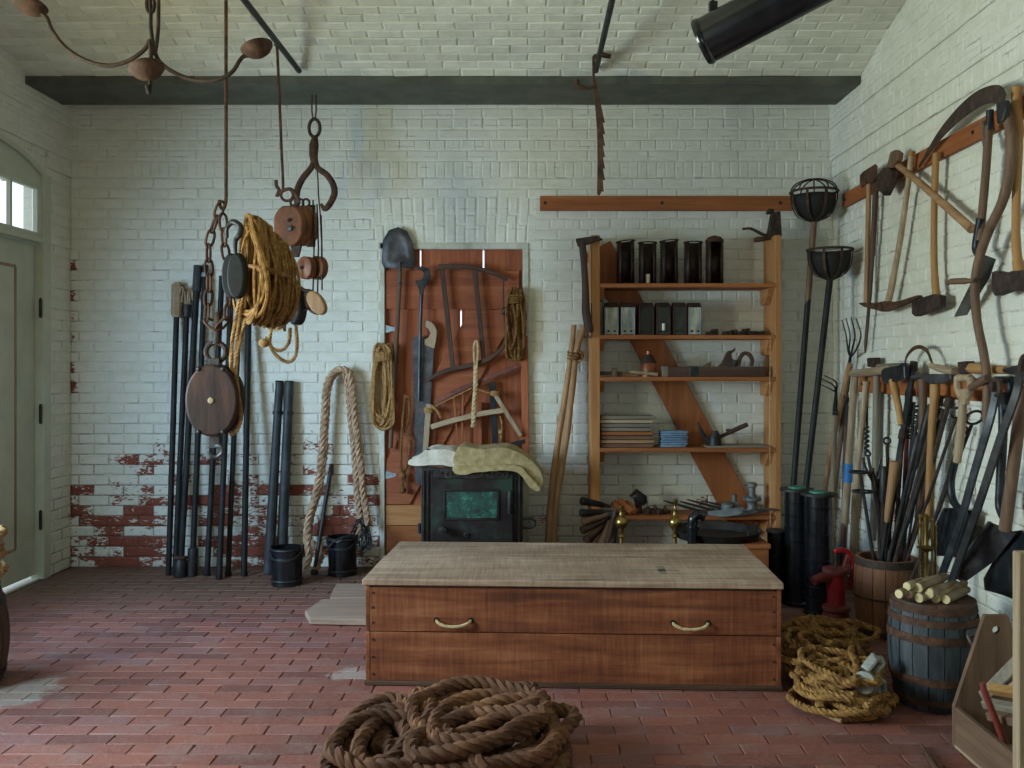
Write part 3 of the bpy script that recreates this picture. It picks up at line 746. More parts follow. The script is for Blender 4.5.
def chain(name, pts, ll, wr, label, cat, m_='rust', group=None, wid=.55):
    """links threaded along a path, each a part"""
    pts = resample(pts, ll * .78); t_ = thing(name, label, cat, min(pts, key=lambda p: p.z), group)
    for i in range(len(pts) - 1):
        a, b = pts[i], pts[i + 1]; c = (a + b) / 2; d = (b - a).normalized(); u = d.orthogonal().normalized()
        if i % 2: u = d.cross(u)
        lk = []
        for k in range(14):
            an = 2 * PI * k / 14; e = math.cos(an)
            lk.append(c + d * (math.copysign(abs(e) ** .8, e) * ll * .5) + u * (math.sin(an) * ll * .5 * wid))
        w = MB(); w.tube(lk, wr, 6, closed=True); w.build('link', M_[m_], t_)
    return t_
c0 = f2 + V((0, 0, .27))
chain('bucket_chain', spline([c0 + V((-.07, -.08, -.07)), c0 + V((-.03, -.105, -.02)), c0 + V((.03, -.1, .005)), c0 + V((.08, -.05, .02)), c0 + V((.1, 0, .09)), c0 + V((.125, .02, .12)), c0 + V((.15, 0, .05)), c0 + V((.13, -.03, -.03)), c0 + V((.16, -.04, -.1)), c0 + V((.18, 0, -.04)), c0 + V((.16, .05, .05)), c0 + V((.19, .0, .02)), c0 + V((.2, -.04, -.08))], 5), .05, .007, 'black chain heaped on the rim of the bucket beside the plank door', 'chain', 'iron')
# loose boards on the floor
def fboard(pts, z, t_, label, m_):
    w = MB(); w.plate([V((p.x, p.y, z)) for p in pts], t_, (0, 0, 1))
    return solo(w, 'floor_board', m_, label, 'board', smooth=0, bevel=.004)
fboard([FL(305, 617), FL(310, 625), FL(410, 627), FL(410, 605), FL(322, 605)], .02, .035, 'worn grey-brown board with a clipped corner lying behind the chest', M_['lid_x'])
fboard([FL(330, 603.5), FL(420, 603.5), FL(420, 589), FL(336, 589)], .02, .035, 'worn grey-brown square-ended board lying nearer the stove', M_['lid_x'])

# ================================================================== THINGS HUNG ON THE PLANK DOOR
YF = .03                                          # batten face in front of the planks
def DW(px, py, d=.03): return P(px, py, YD - YF - d)
# shovel with its blade up
t_ = thing('round_shovel', 'round-bladed shovel hung blade up on the plank door', 'shovel', DW(391, 447))
w = MB(); pr = []
for (x, y, dd) in ((381.5, 262, .03), (383, 240, .04), (389, 230, .045), (398, 227, .045), (407, 231, .045), (413, 243, .04), (415.5, 262, .03), (413.5, 269, .03), (404, 268, .05), (393, 268.5, .05), (384, 268, .03)): pr.append(DW(x, y, dd))
c = DW(398.5, 250, .012); n = len(pr); vs = [p for p in pr] + [c + (p - c) * .55 + V((0, .012, 0)) for p in pr] + [c]
fs = [(i, (i + 1) % n, n + (i + 1) % n, n + i) for i in range(n)] + [(n + i, n + (i + 1) % n, 2 * n) for i in range(n)]
w.add(vs, fs); o = w.build('blade', M_['steel'], t_, smooth=60); sm = o.modifiers.new('solid', 'SOLIDIFY'); sm.thickness = .005
w = MB(); w.tube([DW(400, 262, .045), DW(399.3, 285, .05)], [.012, .019], 10); w.build('socket', M_['steel'], t_)
w = MB(); w.tube([DW(400, 272, .05), DW(397, 330, .05), DW(393, 400, .045), DW(390.5, 448, .04)], .017, 10); w.build('handle', M_['brown_z'], t_)
# hanks of rope
def hank(name, x0, x1, y0, y1, n, r, m_, label, d0=.03, knot=True, fn=DW, cat='rope'):
    cx = (x0 + x1) / 2; t_ = thing(name, label, cat, fn(cx, y1, d0)); w = MB()
    for i in range(n):
        q = i / max(1, n - 1); ww = (x1 - x0) / 2 * rnd.uniform(.3, 1.0); off = rnd.uniform(-.9, .9) * ((x1 - x0) / 2 - ww)
        dp = d0 + rnd.uniform(0, .06); yt = y0 + rnd.uniform(0, 5); yb = y1 - rnd.uniform(0, 14)
        pts = []
        for k in range(14):
            a = 2 * PI * k / 14; e = math.sin(a)
            px = cx + off + math.copysign(abs(e) ** .75, e) * ww * (1.0 - .45 * (math.cos(a) + 1) / 2) + rnd.uniform(-.7, .7)
            py = (yt + yb) / 2 - math.cos(a) * (yb - yt) / 2
            pts.append(fn(px + 1.5 * math.sin(a * 3 + i * 2.1), py, dp + .012 * math.sin(a * 2 + i)))
        w.rope(spline(pts, 4, True), r, n=4, closed=True, step=r * 1.6)
    w.build('coils', M_[m_], t_)
    if knot:
        w = MB()
        for k in range(4):
            yk = y0 + (y1 - y0) * .12 + k * 2.2
            w.rope([fn(cx + math.sin(a) * (x1 - x0) * .26, yk, d0 + .03 - math.cos(a) * .035 + .02) for a in [2 * PI * j / 16 for j in range(16)]], r, n=4, closed=True, step=r * 1.6)
        w.build('binding', M_[m_], t_)
    return t_
hank('rope_hank', 370, 397, 343, 431, 15, .0115, 'rope_tan', 'tan rope hank hung on the plank door beside the shovel handle')
hank('rope_hank', 504, 527, 287, 361, 17, .011, 'rope_dark', 'dark brown rope hank hung at the top edge of the plank door', d0=.04)
# knotted short rope
w = MB(); w.rope(spline([DW(404, 396, .04), DW(409, 400, .045), DW(409, 420, .04), DW(405, 430, .04), DW(410, 440, .05), DW(408, 462, .04), DW(403, 476, .04), DW(402, 492, .04)], 6), .013)
w.rope(spline([DW(405, 398, .06), DW(402, 430, .06), DW(401, 465, .06), DW(405, 482, .06)], 6), .010)
for (x, y) in ((403, 476), (402.5, 490)): w.ball(DW(x, y, .055), .028, 8)
solo(w, 'knotted_rope', M_['rope_dark'], 'thin knotted rope end hanging beside the long saw blade', 'rope')
# iron bar with hooked axe-like head
t_ = thing('hook_bar', 'long black iron bar with a beaked head hung blade up between shovel and saw', 'iron bar', DW(419, 400))
w = MB(); w.plate([DW(x, y, .055) for x, y in ((414, 269), (419, 267), (423, 266.5), (429, 269), (430.5, 276), (428, 283), (424, 289), (423, 298), (420, 298), (419, 290), (415, 280), (418, 280.5), (423, 279), (424, 273), (421, 269.8))], .014, (0, -1, 0)); w.build('head', M_['iron_blue'], t_, bevel=.003)
w = MB(); w.tube([DW(421.5, 294, .055), DW(420, 340, .05), DW(419, 401, .045)], [.013, .012, .012], 8); w.build('shaft', M_['iron_blue'], t_)
# long hand saw
t_ = thing('hand_saw', 'long grey hand saw with a worn wooden handle hung on the plank door', 'saw', DW(425, 483))
w = MB(); te = []
for i in range(34):
    y = 338 + i * 4.2; x = 411.6 + 0.05 * (y - 338) * .4
    te += [(x, y), (x + 1.6, y + 3)]
w.plate([DW(x, y, .02) for x, y in te + [(416, 484), (424, 485), (428, 440), (434, 348), (424, 338), (420, 335)]], .003, (0, -1, 0)); w.build('blade', M_['steel'], t_, smooth=0)
w = MB(); w.plate([DW(x, y, .025) for x, y in ((424, 321), (428, 320.5), (434, 324), (437.5, 331), (436, 343), (434.5, 349), (430, 347), (425, 345), (424, 340), (428, 338), (431, 333), (428, 328), (424, 327))], .024, (0, -1, 0)); w.build('handle', M_['ash_z'], t_, bevel=.004)
# dark bowed frame
t_ = thing('frame_saw', 'large dark curved frame saw with two uprights hung on the plank door', 'frame saw', DW(465, 385))
w = MB(); w.sweep(spline([DW(438, 267, .05), DW(452, 266.5, .05), (DW(472, 267.5, .05)), DW(490, 272, .05), DW(507, 279.5, .05)], 5), [.04 - .016 * i / 20 for i in range(21)], .03); w.build('top_rail', M_['dark_x'], t_, bevel=.004)
w = MB(); w.sweep(spline([DW(427, 381, .05), DW(442, 372, .05), DW(462, 367, .05), DW(482, 362, .05), DW(497, 353, .05), DW(506, 343, .05)], 5), [.022 + .014 * math.sin(i / 25 * PI) for i in range(26)], .03); w.build('bottom_rail', M_['dark_x'], t_, bevel=.004)
for (x0, y0, x1, y1) in ((442, 268, 453, 369), (474.5, 269, 484, 362)):
    w = MB(); w.bar(DW(x0, y0, .05), DW(x1, y1, .05), .034, .022); w.build('upright', M_['dark_z'], t_, bevel=.003)
w = MB(); w.tube([DW(503.5, 278, .05), DW(503.5, 310, .05), DW(505.5, 343, .05)], .005, 6); w.ball(DW(504, 311, .05), .016, 8, (1, 1, 2)); w.build('blade_wire', M_['iron'], t_)
# spliced pale rope lanyard
w = MB(); w.rope(spline([DW(475.5, 372, .09), DW(473.8, 352, .085), DW(475, 342, .085), DW(477, 342, .085), DW(478, 352, .085), DW(476, 372, .09)], 5), .009)
w.rope(spline([DW(475.8, 366, .09), DW(475.5, 385, .09), DW(474.2, 405, .09), DW(473, 427, .085)], 5), .019)
solo(w, 'rope_lanyard', M_['rope_pale'], 'short pale spliced rope with an eye, hung over the bow saw', 'rope')
# bow saw of brown wood
t_ = thing('bow_saw', 'brown wooden bow saw with rope-bound arms hung above the stove', 'saw', DW(470, 450))
w = MB(); w.bar(DW(429, 404, .07), DW(425.5, 452, .06), .042, .028); w.build('arm', M_['ash_z'], t_, bevel=.004)
w = MB(); w.bar(DW(493, 391, .09), DW(521, 436, .08), .032, .026); w.build('arm', M_['ash_z'], t_, bevel=.004)
w = MB(); w.sweep(spline([DW(431, 427, .07), DW(455, 420, .075), DW(480, 414, .08), DW(505, 410, .085)], 5), .038, .025); w.build('stretcher', M_['ash_x'], t_, bevel=.004)
w = MB(); w.sweep(spline([DW(435, 403, .06), DW(455, 392, .06), DW(480, 381, .06), DW(500, 373, .06), DW(518, 366, .06)], 5), .034, .018); w.build('blade_guard', mat('red_brown_blade_guard', '5a2f28', '703c33', '7f4a3f', rough=.6, scale=10), t_, bevel=.004)
w = MB(); w.rope([DW(433, 407, .09), DW(452, 398, .095), DW(472, 388, .1)], .006, n=4); w.rope([DW(478, 389.5, .1), DW(492, 394, .1)], .006, n=4)
for k in range(4): w.tube([DW(429 + math.cos(q) * 4.6, 408 + k * 1.3 + q * .1, .075 - math.sin(q) * .03) for q in [2 * PI * j / 12 for j in range(12)]], .006, 5, closed=True)
w.rope(spline([DW(432, 406, .1), DW(438, 412, .1), DW(441, 418, .09)], 5), .012, n=4)
for k in range(3): w.tube([DW(495 + math.cos(q) * 4.2, 392 + k * 1.4, .09 - math.sin(q) * .03) for q in [2 * PI * j / 12 for j in range(12)]], .006, 5, closed=True)
w.rope(spline([DW(500, 416, .1), DW(502, 425, .1), DW(501, 440, .1)], 5), .008, n=4); w.ball(DW(501, 432, .1), .022, 8)
w.build('tension_cord', M_['rope_tan'], t_)['kind'] = 'stuff'
for (x0, y0, x1, y1) in ((454, 398, 458, 416), (463, 394, 462, 418)):
    w = MB(); w.bar(DW(x0, y0, .05), DW(x1, y1 + 26, .05), .016, .014); w.build('peg_slat', M_['rail_z'], t_, bevel=.002)
w = MB(); w.bar(DW(492, 382, .03), DW(495.5, 448, .03), .045, .02); solo(w, 'slate_board', M_['iron_blue'], 'narrow dark grey board standing behind the bow saw', 'board', smooth=0, bevel=.003)
w = MB(); w.bar(DW(524, 336, .03), DW(526, 456, .05), .052, .025); solo(w, 'edge_board', M_['door_z'], 'narrow red-brown board leaning at the latch side of the plank door', 'board', smooth=0, bevel=.003)
w = MB(); w.bar(DW(478, 402, .015), DW(478, 470, .015), .06, .02); solo(w, 'short_board', M_['door_z'], 'short upright brown board standing behind the spliced rope', 'board', smooth=0, bevel=.003)
w = MB(); w.bar(DW(498, 448, .05), DW(525, 441, .05), .03, .03); solo(w, 'slate_crosspiece', M_['iron_blue'], 'dark grey crosspiece poking out above the olive canvas', 'bar', smooth=0, bevel=.003)

# ================================================================== STOVE AND CLOTHS
SY = 5.95                                          # stove front
def S(px, py, d=0): return P(px, py, SY - d)
sx0, sx1 = S(421, 500).x, S(522.5, 500).x; sz = S(470, 466).z
t_ = thing('iron_stove', 'dark cast-iron stove with a green patinated panel in its door, behind the chest', 'stove', ((sx0 + sx1) / 2, SY + .25, 0))
w = MB(); bxx(w, sx0, sx1, SY, SY + .5, .1, sz); w.build('body', M_['stove'], t_, smooth=0, bevel=.006, seg=2)
w = MB(); bxx(w, sx0 - .012, sx1 + .012, SY - .012, SY + .51, sz - .012, sz + .016); w.build('top_plate', M_['rust'], t_, smooth=0, bevel=.004)
for x in (sx0 + .05, sx1 - .05):
    for y in (SY + .05, SY + .45):
        w = MB(); w.lathe([(.03, 0), (.022, .03), (.035, .12)], 10, (x, y, 0)); w.build('foot', M_['stove'], t_)
w = MB()
for i, k in enumerate((0, 4.2)):
    for a, b in (((424 + k, 543), (424 + k, 470)), ((519.5 - k, 470), (519.5 - k, 543))): w.bar(S(*a, .004), S(*b, .004), .010, .016)
w.bar(S(424, 470, .004), S(519.5, 470, .004), .01, .016); w.build('edge_moulding', M_['stove'], t_, bevel=.003)
w = MB(); w.plate([S(x, y, .012) for x, y in ((431, 560), (513, 560), (513, 473), (431, 473))], .024, (0, -1, 0)); dr = w.build('door', M_['stove'], t_, smooth=0, bevel=.004)
w = MB(); w.plate([S(x, y, .012) for x, y in ((446, 517.5), (497, 517.5), (497, 491.5), (446, 491.5))], .03, (0, -1, 0)); w.build('green_panel', M_['glassgreen'], dr, smooth=0)['label'] = 'teal green patinated panel'
w = MB()
for a, b in (((444, 519), (499, 519)), ((444, 490), (499, 490)), ((444.5, 519), (444.5, 490)), ((498.5, 519), (498.5, 490))): w.bar(S(*a, .026), S(*b, .026), .012, .02)
w.build('panel_frame', M_['stove'], dr, bevel=.003)
w = MB(); w.lathe([(0, 0), (.011, 0), (.011, .035), (.026, .045), (.032, .06), (.026, .075), (.0, .08)], 16, S(443.5, 528.5, .022), (0, -1, 0)); w.build('knob', M_['iron'], dr)
w = MB(); w.tube([S(510, 491, .07), S(510, 495, .07), S(510, 510, .07), S(510, 514, .07)], [.012, .017, .017, .012], 10); w.rod(S(510, 493, .02), S(510, 493, .07), .008); w.rod(S(510, 512, .02), S(510, 512, .07), .008); w.build('door_handle', M_['iron'], dr)
w = MB(); w.lathe([(0, 0), (.018, 0), (.018, .012), (.009, .014), (.008, .004), (0, .004)], 14, S(466.5, 535, .024), (0, -1, 0)); w.build('screw_boss', M_['iron'], dr)
w = MB(); w.plate([S(x, y, .03) for x, y in ((436, 478.5), (507, 478.5), (509, 476), (509, 471), (507, 468.5), (436, 468.5), (434, 471), (434, 476))], .014, (0, -1, 0)); w.build('name_plate', M_['iron'], t_, smooth=0, bevel=.002)
w = MB()
for k in range(13):                                 # worn raised characters, no longer legible
    x = 441 + k * 5.1
    w.bar(S(x, 476, .04), S(x + (1.6 if k < 2 else .4), 471, .04), .008, .006)
    if k % 3 == 0: w.bar(S(x + 1.6, 476, .04), S(x + .2, 471, .04), .008, .006)
    if k % 2: w.bar(S(x - .2, 473.5, .04), S(x + 2, 473.5, .04), .007, .006)
w.build('worn_lettering', M_['tin'], t_)['kind'] = 'stuff'
w = MB(); e = sx1
w.tube([V((e, SY + .03, S(0, 519.5).z)), V((e + .06, SY + .03, S(0, 519.5).z)), V((e + .085, SY + .03, S(0, 522).z)), V((e + .085, SY + .03, S(0, 526).z)), V((e + .06, SY + .03, S(0, 528.5).z)), V((e, SY + .03, S(0, 528.5).z))], .009, 8); w.build('latch', M_['iron'], t_)
w = MB(); w.rod(V((sx0 - .012, SY + .02, S(0, 534).z)), V((sx0 - .012, SY + .02, S(0, 524).z)), .012); w.build('hinge', M_['iron'], t_)
# cloths: a folded thickness of canvas, outline given across, laid back over the stove top
def cloth(name, prof, y0, y1, m_, label, wav=.006, seed=1, par=None):
    pts = resample(spline([S(x, y) for x, y in prof], 5, True), .012, True); nd = 14; n = len(pts); vs = []; fs = []
    cz = sum(p.z for p in pts) / n; cx = sum(p.x for p in pts) / n
    for j in range(nd):
        q = j / (nd - 1); y = y0 + (y1 - y0) * q; sh = 1 - .25 * (abs(q - .5) * 2) ** 6
        for p in pts:
            zz = noise.noise(V((p.x * 9, y * 9, seed))) * wav * 2 + noise.noise(V((p.x * 26, y * 22, seed + 5))) * wav
            vs.append(V((p.x + noise.noise(V((y * 8, p.z * 3, seed))) * .012, y + noise.noise(V((p.x * 8, 3, seed))) * .02, cz + (p.z - cz) * 1 - (1 - sh) * .02 + zz)))
    for j in range(nd - 1):
        for i in range(n): fs.append((j * n + i, j * n + (i + 1) % n, (j + 1) * n + (i + 1) % n, (j + 1) * n + i))
    fs += [tuple(range(n - 1, -1, -1)), tuple((nd - 1) * n + k for k in range(n))]
    w = MB(); w.add(vs, fs); o = w.build(name, m_, par, smooth=55)
    return tag(o, label, 'cloth') if par is None else o
w0 = cloth('white_canvas_cloth', [(408.5, 461.5), (413, 459), (420, 455), (428, 450), (440, 449), (456, 451), (456, 464.2), (440, 464.4), (425, 464.4), (416, 465), (409.5, 464.5)], SY - .02, SY + .34, M_['whitecloth'], 'folded white canvas with an eyelet lying on the stove top', .004, 3)
w = MB(); c = S(428, 450.5, .02) + V((0, .02, .006)); w.tube([c + V((math.cos(k * PI / 6) * .012, math.sin(k * PI / 6) * .012, 0)) for k in range(12)], .004, 5, closed=True); w.build('eyelet', M_['iron'], w0)
w0 = cloth('olive_canvas_cloth', [(454, 462), (454, 456), (458, 447.5), (466, 446), (480, 448), (500, 446.5), (515, 449), (528, 457), (537, 466), (542, 475), (542.5, 482), (540, 485), (534, 479), (526, 470), (521, 464), (505, 463), (480, 464), (462, 464.4)], SY - .055, SY + .30, M_['canvas'], 'thick folded olive canvas draped over the corner of the stove', .005, 9)
cloth('under_fold', [(455, 465), (470, 464.6), (500, 464), (521, 464.5), (528, 472), (536, 481), (540, 486), (537, 489), (530, 485), (524, 476), (517, 469.5), (500, 468.5), (480, 470), (464, 472.5), (456, 471)], SY - .075, SY - .018, M_['canvas'], '', .004, 12, par=w0)
# bundle of tied sticks leaning right of the plank door
t_ = thing('stick_bundle', 'tall light brown sticks tied together at the top, leaning on the white wall', 'sticks', V((B(552, 560).x, 6.35, 0)))
for pts, r in (([(574, 325), (572, 345), (566, 390), (558, 440), (551, 500), (548, 545), (546.5, 572)], .024), ([(584, 327), (577, 350), (572, 390), (566, 440), (556, 500), (553, 545), (551, 572)], .027), ([(580, 330), (575, 352), (570, 395), (562, 450), (554, 510), (550, 550), (549, 573)], .02)):
    w = MB(); n = len(pts); q = []
    for i, (x, y) in enumerate(pts):
        f = (y - 325) / 248; Y = YB - .05 - .27 * f; q.append(P(x, y, Y) + V((0, 0, 0)))
    q[-1].z = .005
    q = spline(q, 4); w.tube(q, [r * (.8 + .3 * i / len(q)) * (1 + .06 * math.sin(i * 1.9)) for i in range(len(q))], 9); w.build('stick', M_['tan_z'], t_)
w = MB()
for k in range(3): w.rope([P(574.5 + math.cos(a) * 6.5, 352 + k * 3 + math.sin(a * 1) * 1.5, YB - .08 - math.sin(a) * .04) for a in [2 * PI * j / 16 for j in range(16)]], .008, n=4, closed=True)
w.rope(spline([P(577, 350, 6.53), P(583, 355, 6.52), P(579, 362, 6.53), P(572, 358, 6.53)], 5), .008, n=4); w.build('cord', M_['rope_dark'], t_)
# ================================================================== BACK WALL, RIGHT: rail, shelves and what they hold
w = MB(); w.plate([B(x, y, .02) for x, y in ((540, 196.3), (792, 196.3), (792, 210.8), (540, 210.8))], .032, (0, -1, 0))
t_ = solo(w, 'wall_rail', M_['rail_x'], 'orange-brown board fixed across the back wall above the shelves', 'rail', smooth=0, bevel=.003)
for x in (545, 662, 780):
    w = MB(); w.lathe([(.012, 0), (.012, .006), (0, .008)], 10, B(x, 203, .035), (0, -1, 0)); w.build('bolt', M_['iron'], t_)
SF = 6.35                                          # shelf front
def SP(px, py, d=0): return P(px, py, SF + d)
XA0, XA1, XB0, XB1 = SP(591, 0).x, SP(600, 0).x, SP(775, 0).x, SP(781, 0).x
sh = thing('shelf_unit', 'tall open wooden shelf unit with a diagonal brace', 'shelf', ((XA0 + XB1) / 2, SF + .15, 0))
ztop = H + (CY - 235) * SF / F; YS = YB - .012
w = MB(); bxx(w, XA0, XA1, SF, YS, 0, ztop); w.build('upright', M_['shelf_z'], sh, smooth=0, bevel=.003)
w = MB(); bxx(w, XB0, XB1, SF, YS, 0, ztop); w.build('upright', M_['shelf_z'], sh, smooth=0, bevel=.003)
SZ = [H + (CY - y) * SF / F for y in (283.3, 335, 376.8, 448, 515.5)]
for k, z in enumerate(SZ):
    w = MB(); bxx(w, XA1, XB0 - (.0 if k else 0), SF - .005, YS - .05, z - .03, z); w.build('shelf_board', M_['rail_x'], sh, smooth=0, bevel=.003)
    w = MB(); w.plate([V((XB0 - .02, SF + .02, z - .03)), V((XB0 - .02, YS - .05, z - .03)), V((XB0 - .02, YS - .05, z - .14)), V((XB0 - .02, SF + .12, z - .14))], .038, (1, 0, 0)); w.build('bracket', M_['shelf_y'], sh, smooth=0, bevel=.002)
    w = MB(); w.plate([V((XA1 + .018, SF + .02, z - .03)), V((XA1 + .018, YS - .05, z - .03)), V((XA1 + .018, YS - .05, z - .11)), V((XA1 + .018, SF + .1, z - .11))], .034, (1, 0, 0)); w.build('bracket', M_['shelf_y'], sh, smooth=0, bevel=.002)
w = MB(); w.plate([B(x, y, .035) for x, y in ((600, 247), (742, 540), (764, 540), (764, 520), (631, 275), (600, 240))], .03, (0, -1, 0))
w = MB(); w.bar(B(597, 248, .035), B(752, 536, .035), .222, .03); w.build('brace', M_['rail_z'], sh, smooth=0, bevel=.003)
w = MB(); w.tube([V((XB0 - .035, SF - .008, SZ[1] - .01)), V((XB0 - .04, SF - .01, 1.2)), V((XB0 - .035, SF - .008, .36))], .0025, 5); solo(w, 'shelf_string', M_['rope_pale'], 'thin pale string hanging down the front of the shelves', 'string')
# shelf 1: open tin tubes
def on(px, k, d=.12): return V(((px - CX) * (SF + d) / F, SF + d, SZ[k]))
labels1 = ['open-fronted dark tin candle tube with a flared rim, standing next to the empty shelf end', 'open-fronted dark tin candle tube with a white candle stub inside', 'open-fronted dark tin candle tube with a tilted oval rim', 'open-fronted dark tin candle tube between the tilted-rim one and the capped one', 'dark tin candle tube closed by a domed cap']
for i, (xc, yt, lean) in enumerate(((625.5, 240, .07), (647.5, 241.5, .0), (669, 239.5, .06), (693, 241, .0), (714.5, 240, 0))):
    b = on(xc, 0); h = (283.3 - yt) * b.y / F; r = 8.8 * b.y / F; t_ = thing('tin_candle_tube', labels1[i], 'candle holder', b, 'tin candle tubes on the top shelf')
    w = MB(); vs = []; fs = []; n = 22
    for lv in range(2):
        for k in range(n + 1):
            a = -PI / 2 + .62 + (2 * PI - 1.24) * k / n
            vs.append(b + V((math.cos(a) * r, math.sin(a) * r, h * lv + (math.cos(a) * lean * r * 1.6 if lv else 0))))
    fs = [(k, k + 1, n + 2 + k, n + 1 + k) for k in range(n)]
    w.add(vs, fs); o = w.build('back_shell', M_['tin'], t_, smooth=60); sm = o.modifiers.new('s', 'SOLIDIFY'); sm.thickness = .004
    w = MB(); w.lathe([(0, 0), (r, 0), (r, .008), (0, .008)], 22, b); w.build('base', M_['tin'], t_)
    w = MB()
    if i < 4: w.tube([b + V((math.cos(a) * r * 1.05, math.sin(a) * r * 1.05, h + math.cos(a) * lean * r * 1.6)) for a in [2 * PI * k / 24 for k in range(24)]], .005, 6, closed=True); w.build('rim', M_['rust_d'], t_)
    else: w.lathe([(r * 1.04, h - .006), (r * 1.02, h + .01), (r * .7, h + .032), (0, h + .045)], 22, b); w.build('cap', M_['rust'], t_)
    if i == 1:
        w = MB(); w.rod(b + V((0, -.01, .01)), b + V((0, -.01, .075)), .017); w.build('candle_stub', M_['candle'], t_)
# shelf 2: small lanterns
M_['lglass'] = mat('silvered_lantern_glass', '70767a', '9aa09a', 'c9c8ba', rough=.12, metal=.3, scale=9, stretch=(2, 2, .6), bump=.1)
M_['dglass'] = mat('dark_lantern_glass', '1a1c1e', '26282a', '3a3a38', rough=.1, scale=9, stretch=(2, 2, .6), bump=.08)
lab2 = ['pale-glassed brown tin lantern against the left upright of the shelves', 'pale-glassed brown tin lantern beside the darker lanterns', 'dark-glassed brown tin lantern next to the pale-glassed pair', 'dark-glassed brown tin lantern with a candle stub visible', 'dark-glassed brown tin lantern beside the mottled one', 'mottled pale-glassed brown tin lantern beside small iron blocks']
lab2[0] = 'pale-glassed brown tin lantern that stands against the shelf upright'
for i, (xc, xw, lt) in enumerate(((611.5, 14.5, 1), (628, 14.5, 1), (646.5, 15, 0), (663.5, 14.5, 0), (680, 14, 0), (695, 13.5, 1))):
    b = on(xc, 1, .07); wd = xw * b.y / F; h = 33 * b.y / F; t_ = thing('tin_lantern', lab2[i], 'lantern', b, 'tin lanterns on the second shelf')
    w = MB(); bxx(w, b.x - wd / 2, b.x + wd / 2, b.y, b.y + .11, b.z, b.z + .008); w.build('base', M_['tin'], t_, smooth=0)
    w = MB(); bxx(w, b.x - wd / 2, b.x + wd / 2, b.y + .105, b.y + .11, b.z, b.z + h - .03); w.build('back', M_['tin'], t_, smooth=0)
    for s in (-1, 1):
        w = MB(); bxx(w, b.x + s * (wd / 2 - .003) - .004, b.x + s * (wd / 2 - .003) + .004, b.y, b.y + .11, b.z, b.z + h - .03); w.build('side', M_['tin'], t_, smooth=0)
    w = MB(); z = b.z + h - .036; q = wd / 2
    w.add([(b.x - q, b.y - .003, z), (b.x + q, b.y - .003, z), (b.x + q, b.y + .113, z), (b.x - q, b.y + .113, z), (b.x - q * .86, b.y + .03, z + .036), (b.x + q * .86, b.y + .03, z + .036), (b.x + q * .86, b.y + .09, z + .036), (b.x - q * .86, b.y + .09, z + .036)],
          [(3, 2, 1, 0), (4, 5, 6, 7), (0, 1, 5, 4), (1, 2, 6, 5), (2, 3, 7, 6), (3, 0, 4, 7)]); w.build('roof', M_['rust_d'], t_, smooth=0, bevel=.002)
    w = MB(); bxx(w, b.x - wd / 2 + .007, b.x + wd / 2 - .007, b.y + .003, b.y + .007, b.z + .008, z); w.build('glass', M_['lglass' if lt else 'dglass'], t_, smooth=0)
    for s in (-1, 1):
        w = MB(); w.rod(V((b.x + s * (wd / 2 - .006), b.y - .002, b.z)), V((b.x + s * (wd / 2 - .006), b.y - .002, z)), .0045, n=6); w.build('corner_bead', M_['galv' if lt else 'tin'], t_)
    for s in (-.4, .4):
        w = MB(); w.lathe([(.008, 0), (.008, .006), (0, .007)], 8, V((b.x + s * wd * .55, b.y - .001, b.z + .03)), (0, -1, 0)); w.build('vent', M_['hole'], t_)
    if i == 3:
        w = MB(); w.rod(b + V((0, -.002, .035)), b + V((0, -.002, .085)), .012); w.build('candle_stub', M_['candle'], t_)
# small blocks
for k, (x, hw, y) in enumerate(((709, 4, 332), (714.5, 3.5, 329.5), (727, 5, 331.5), (734, 3, 330), (741, 4, 331.5), (746, 3.5, 329), (752, 4.5, 331.5), (760, 4.5, 331.5))):
    b = on(x, 1, .08 + .02 * (k % 2)); s = b.y / F; hh = (335.5 - y) * s; w = MB()
    w.box(b + V((0, 0, hh / 2)), (hw * 1.7 * s, .05, hh), rnd.uniform(-.3, .3)); w.box(b + V((hw * .4 * s, -.005, hh * .8)), (hw * .7 * s, .04, hh * .6), .2)
    solo(w, 'iron_block', M_['rust_d'], 'small rust-brown notched iron block lying on the second shelf', 'block', 'small iron blocks on the second shelf', smooth=0, bevel=.003)
# shelf 3
b = on(648.5, 2, .1)
t_ = thing('copper_can', 'small copper can with a conical dark neck on the middle shelf', 'can', b)
s = b.y / F; w = MB(); w.lathe([(0, 0), (8 * s, 0), (8 * s, .003), (7.6 * s, 13 * s), (8 * s, 13.6 * s)], 24, b); w.build('body', M_['copper'], t_)
w = MB(); w.lathe([(8 * s, 13.6 * s), (6 * s, 18 * s), (3.2 * s, 22 * s)], 24, b); w.build('shoulder', M_['rust_d'], t_)
w = MB(); w.lathe([(3.2 * s, 22 * s), (2.4 * s, 22.5 * s), (2.4 * s, 25.5 * s), (1.5 * s, 26.3 * s), (0, 26.3 * s)], 16, b); w.build('cap', M_['copper'], t_)
t_ = thing('wooden_tap', 'small pale wooden tap lying in front of the copper can', 'tap', on(645, 2, .03))
w = MB(); w.rod(on(629.5, 2, .025) + V((0, 0, .036)), on(657.5, 2, .03) + V((0, 0, .016)), .012, .014); w.build('barrel', M_['ash_x'], t_)
w = MB(); w.rod(on(646.5, 2, .03) + V((0, 0, 0)), on(647, 2, .03) + V((0, 0, .055)), .012, .015); w.build('key', M_['tan_z'], t_)
t_ = thing('marking_gauge', 'dark wooden marking gauge lying at the left end of the middle shelf', 'gauge', on(607, 2, .05))
t_['label'] = 'dark wooden marking gauge lying beside the wooden tap'
w = MB(); w.box(on(611, 2, .05) + V((0, 0, .024)), (.16, .025, .025)); w.build('stem', M_['dark_x'], t_, bevel=.003)
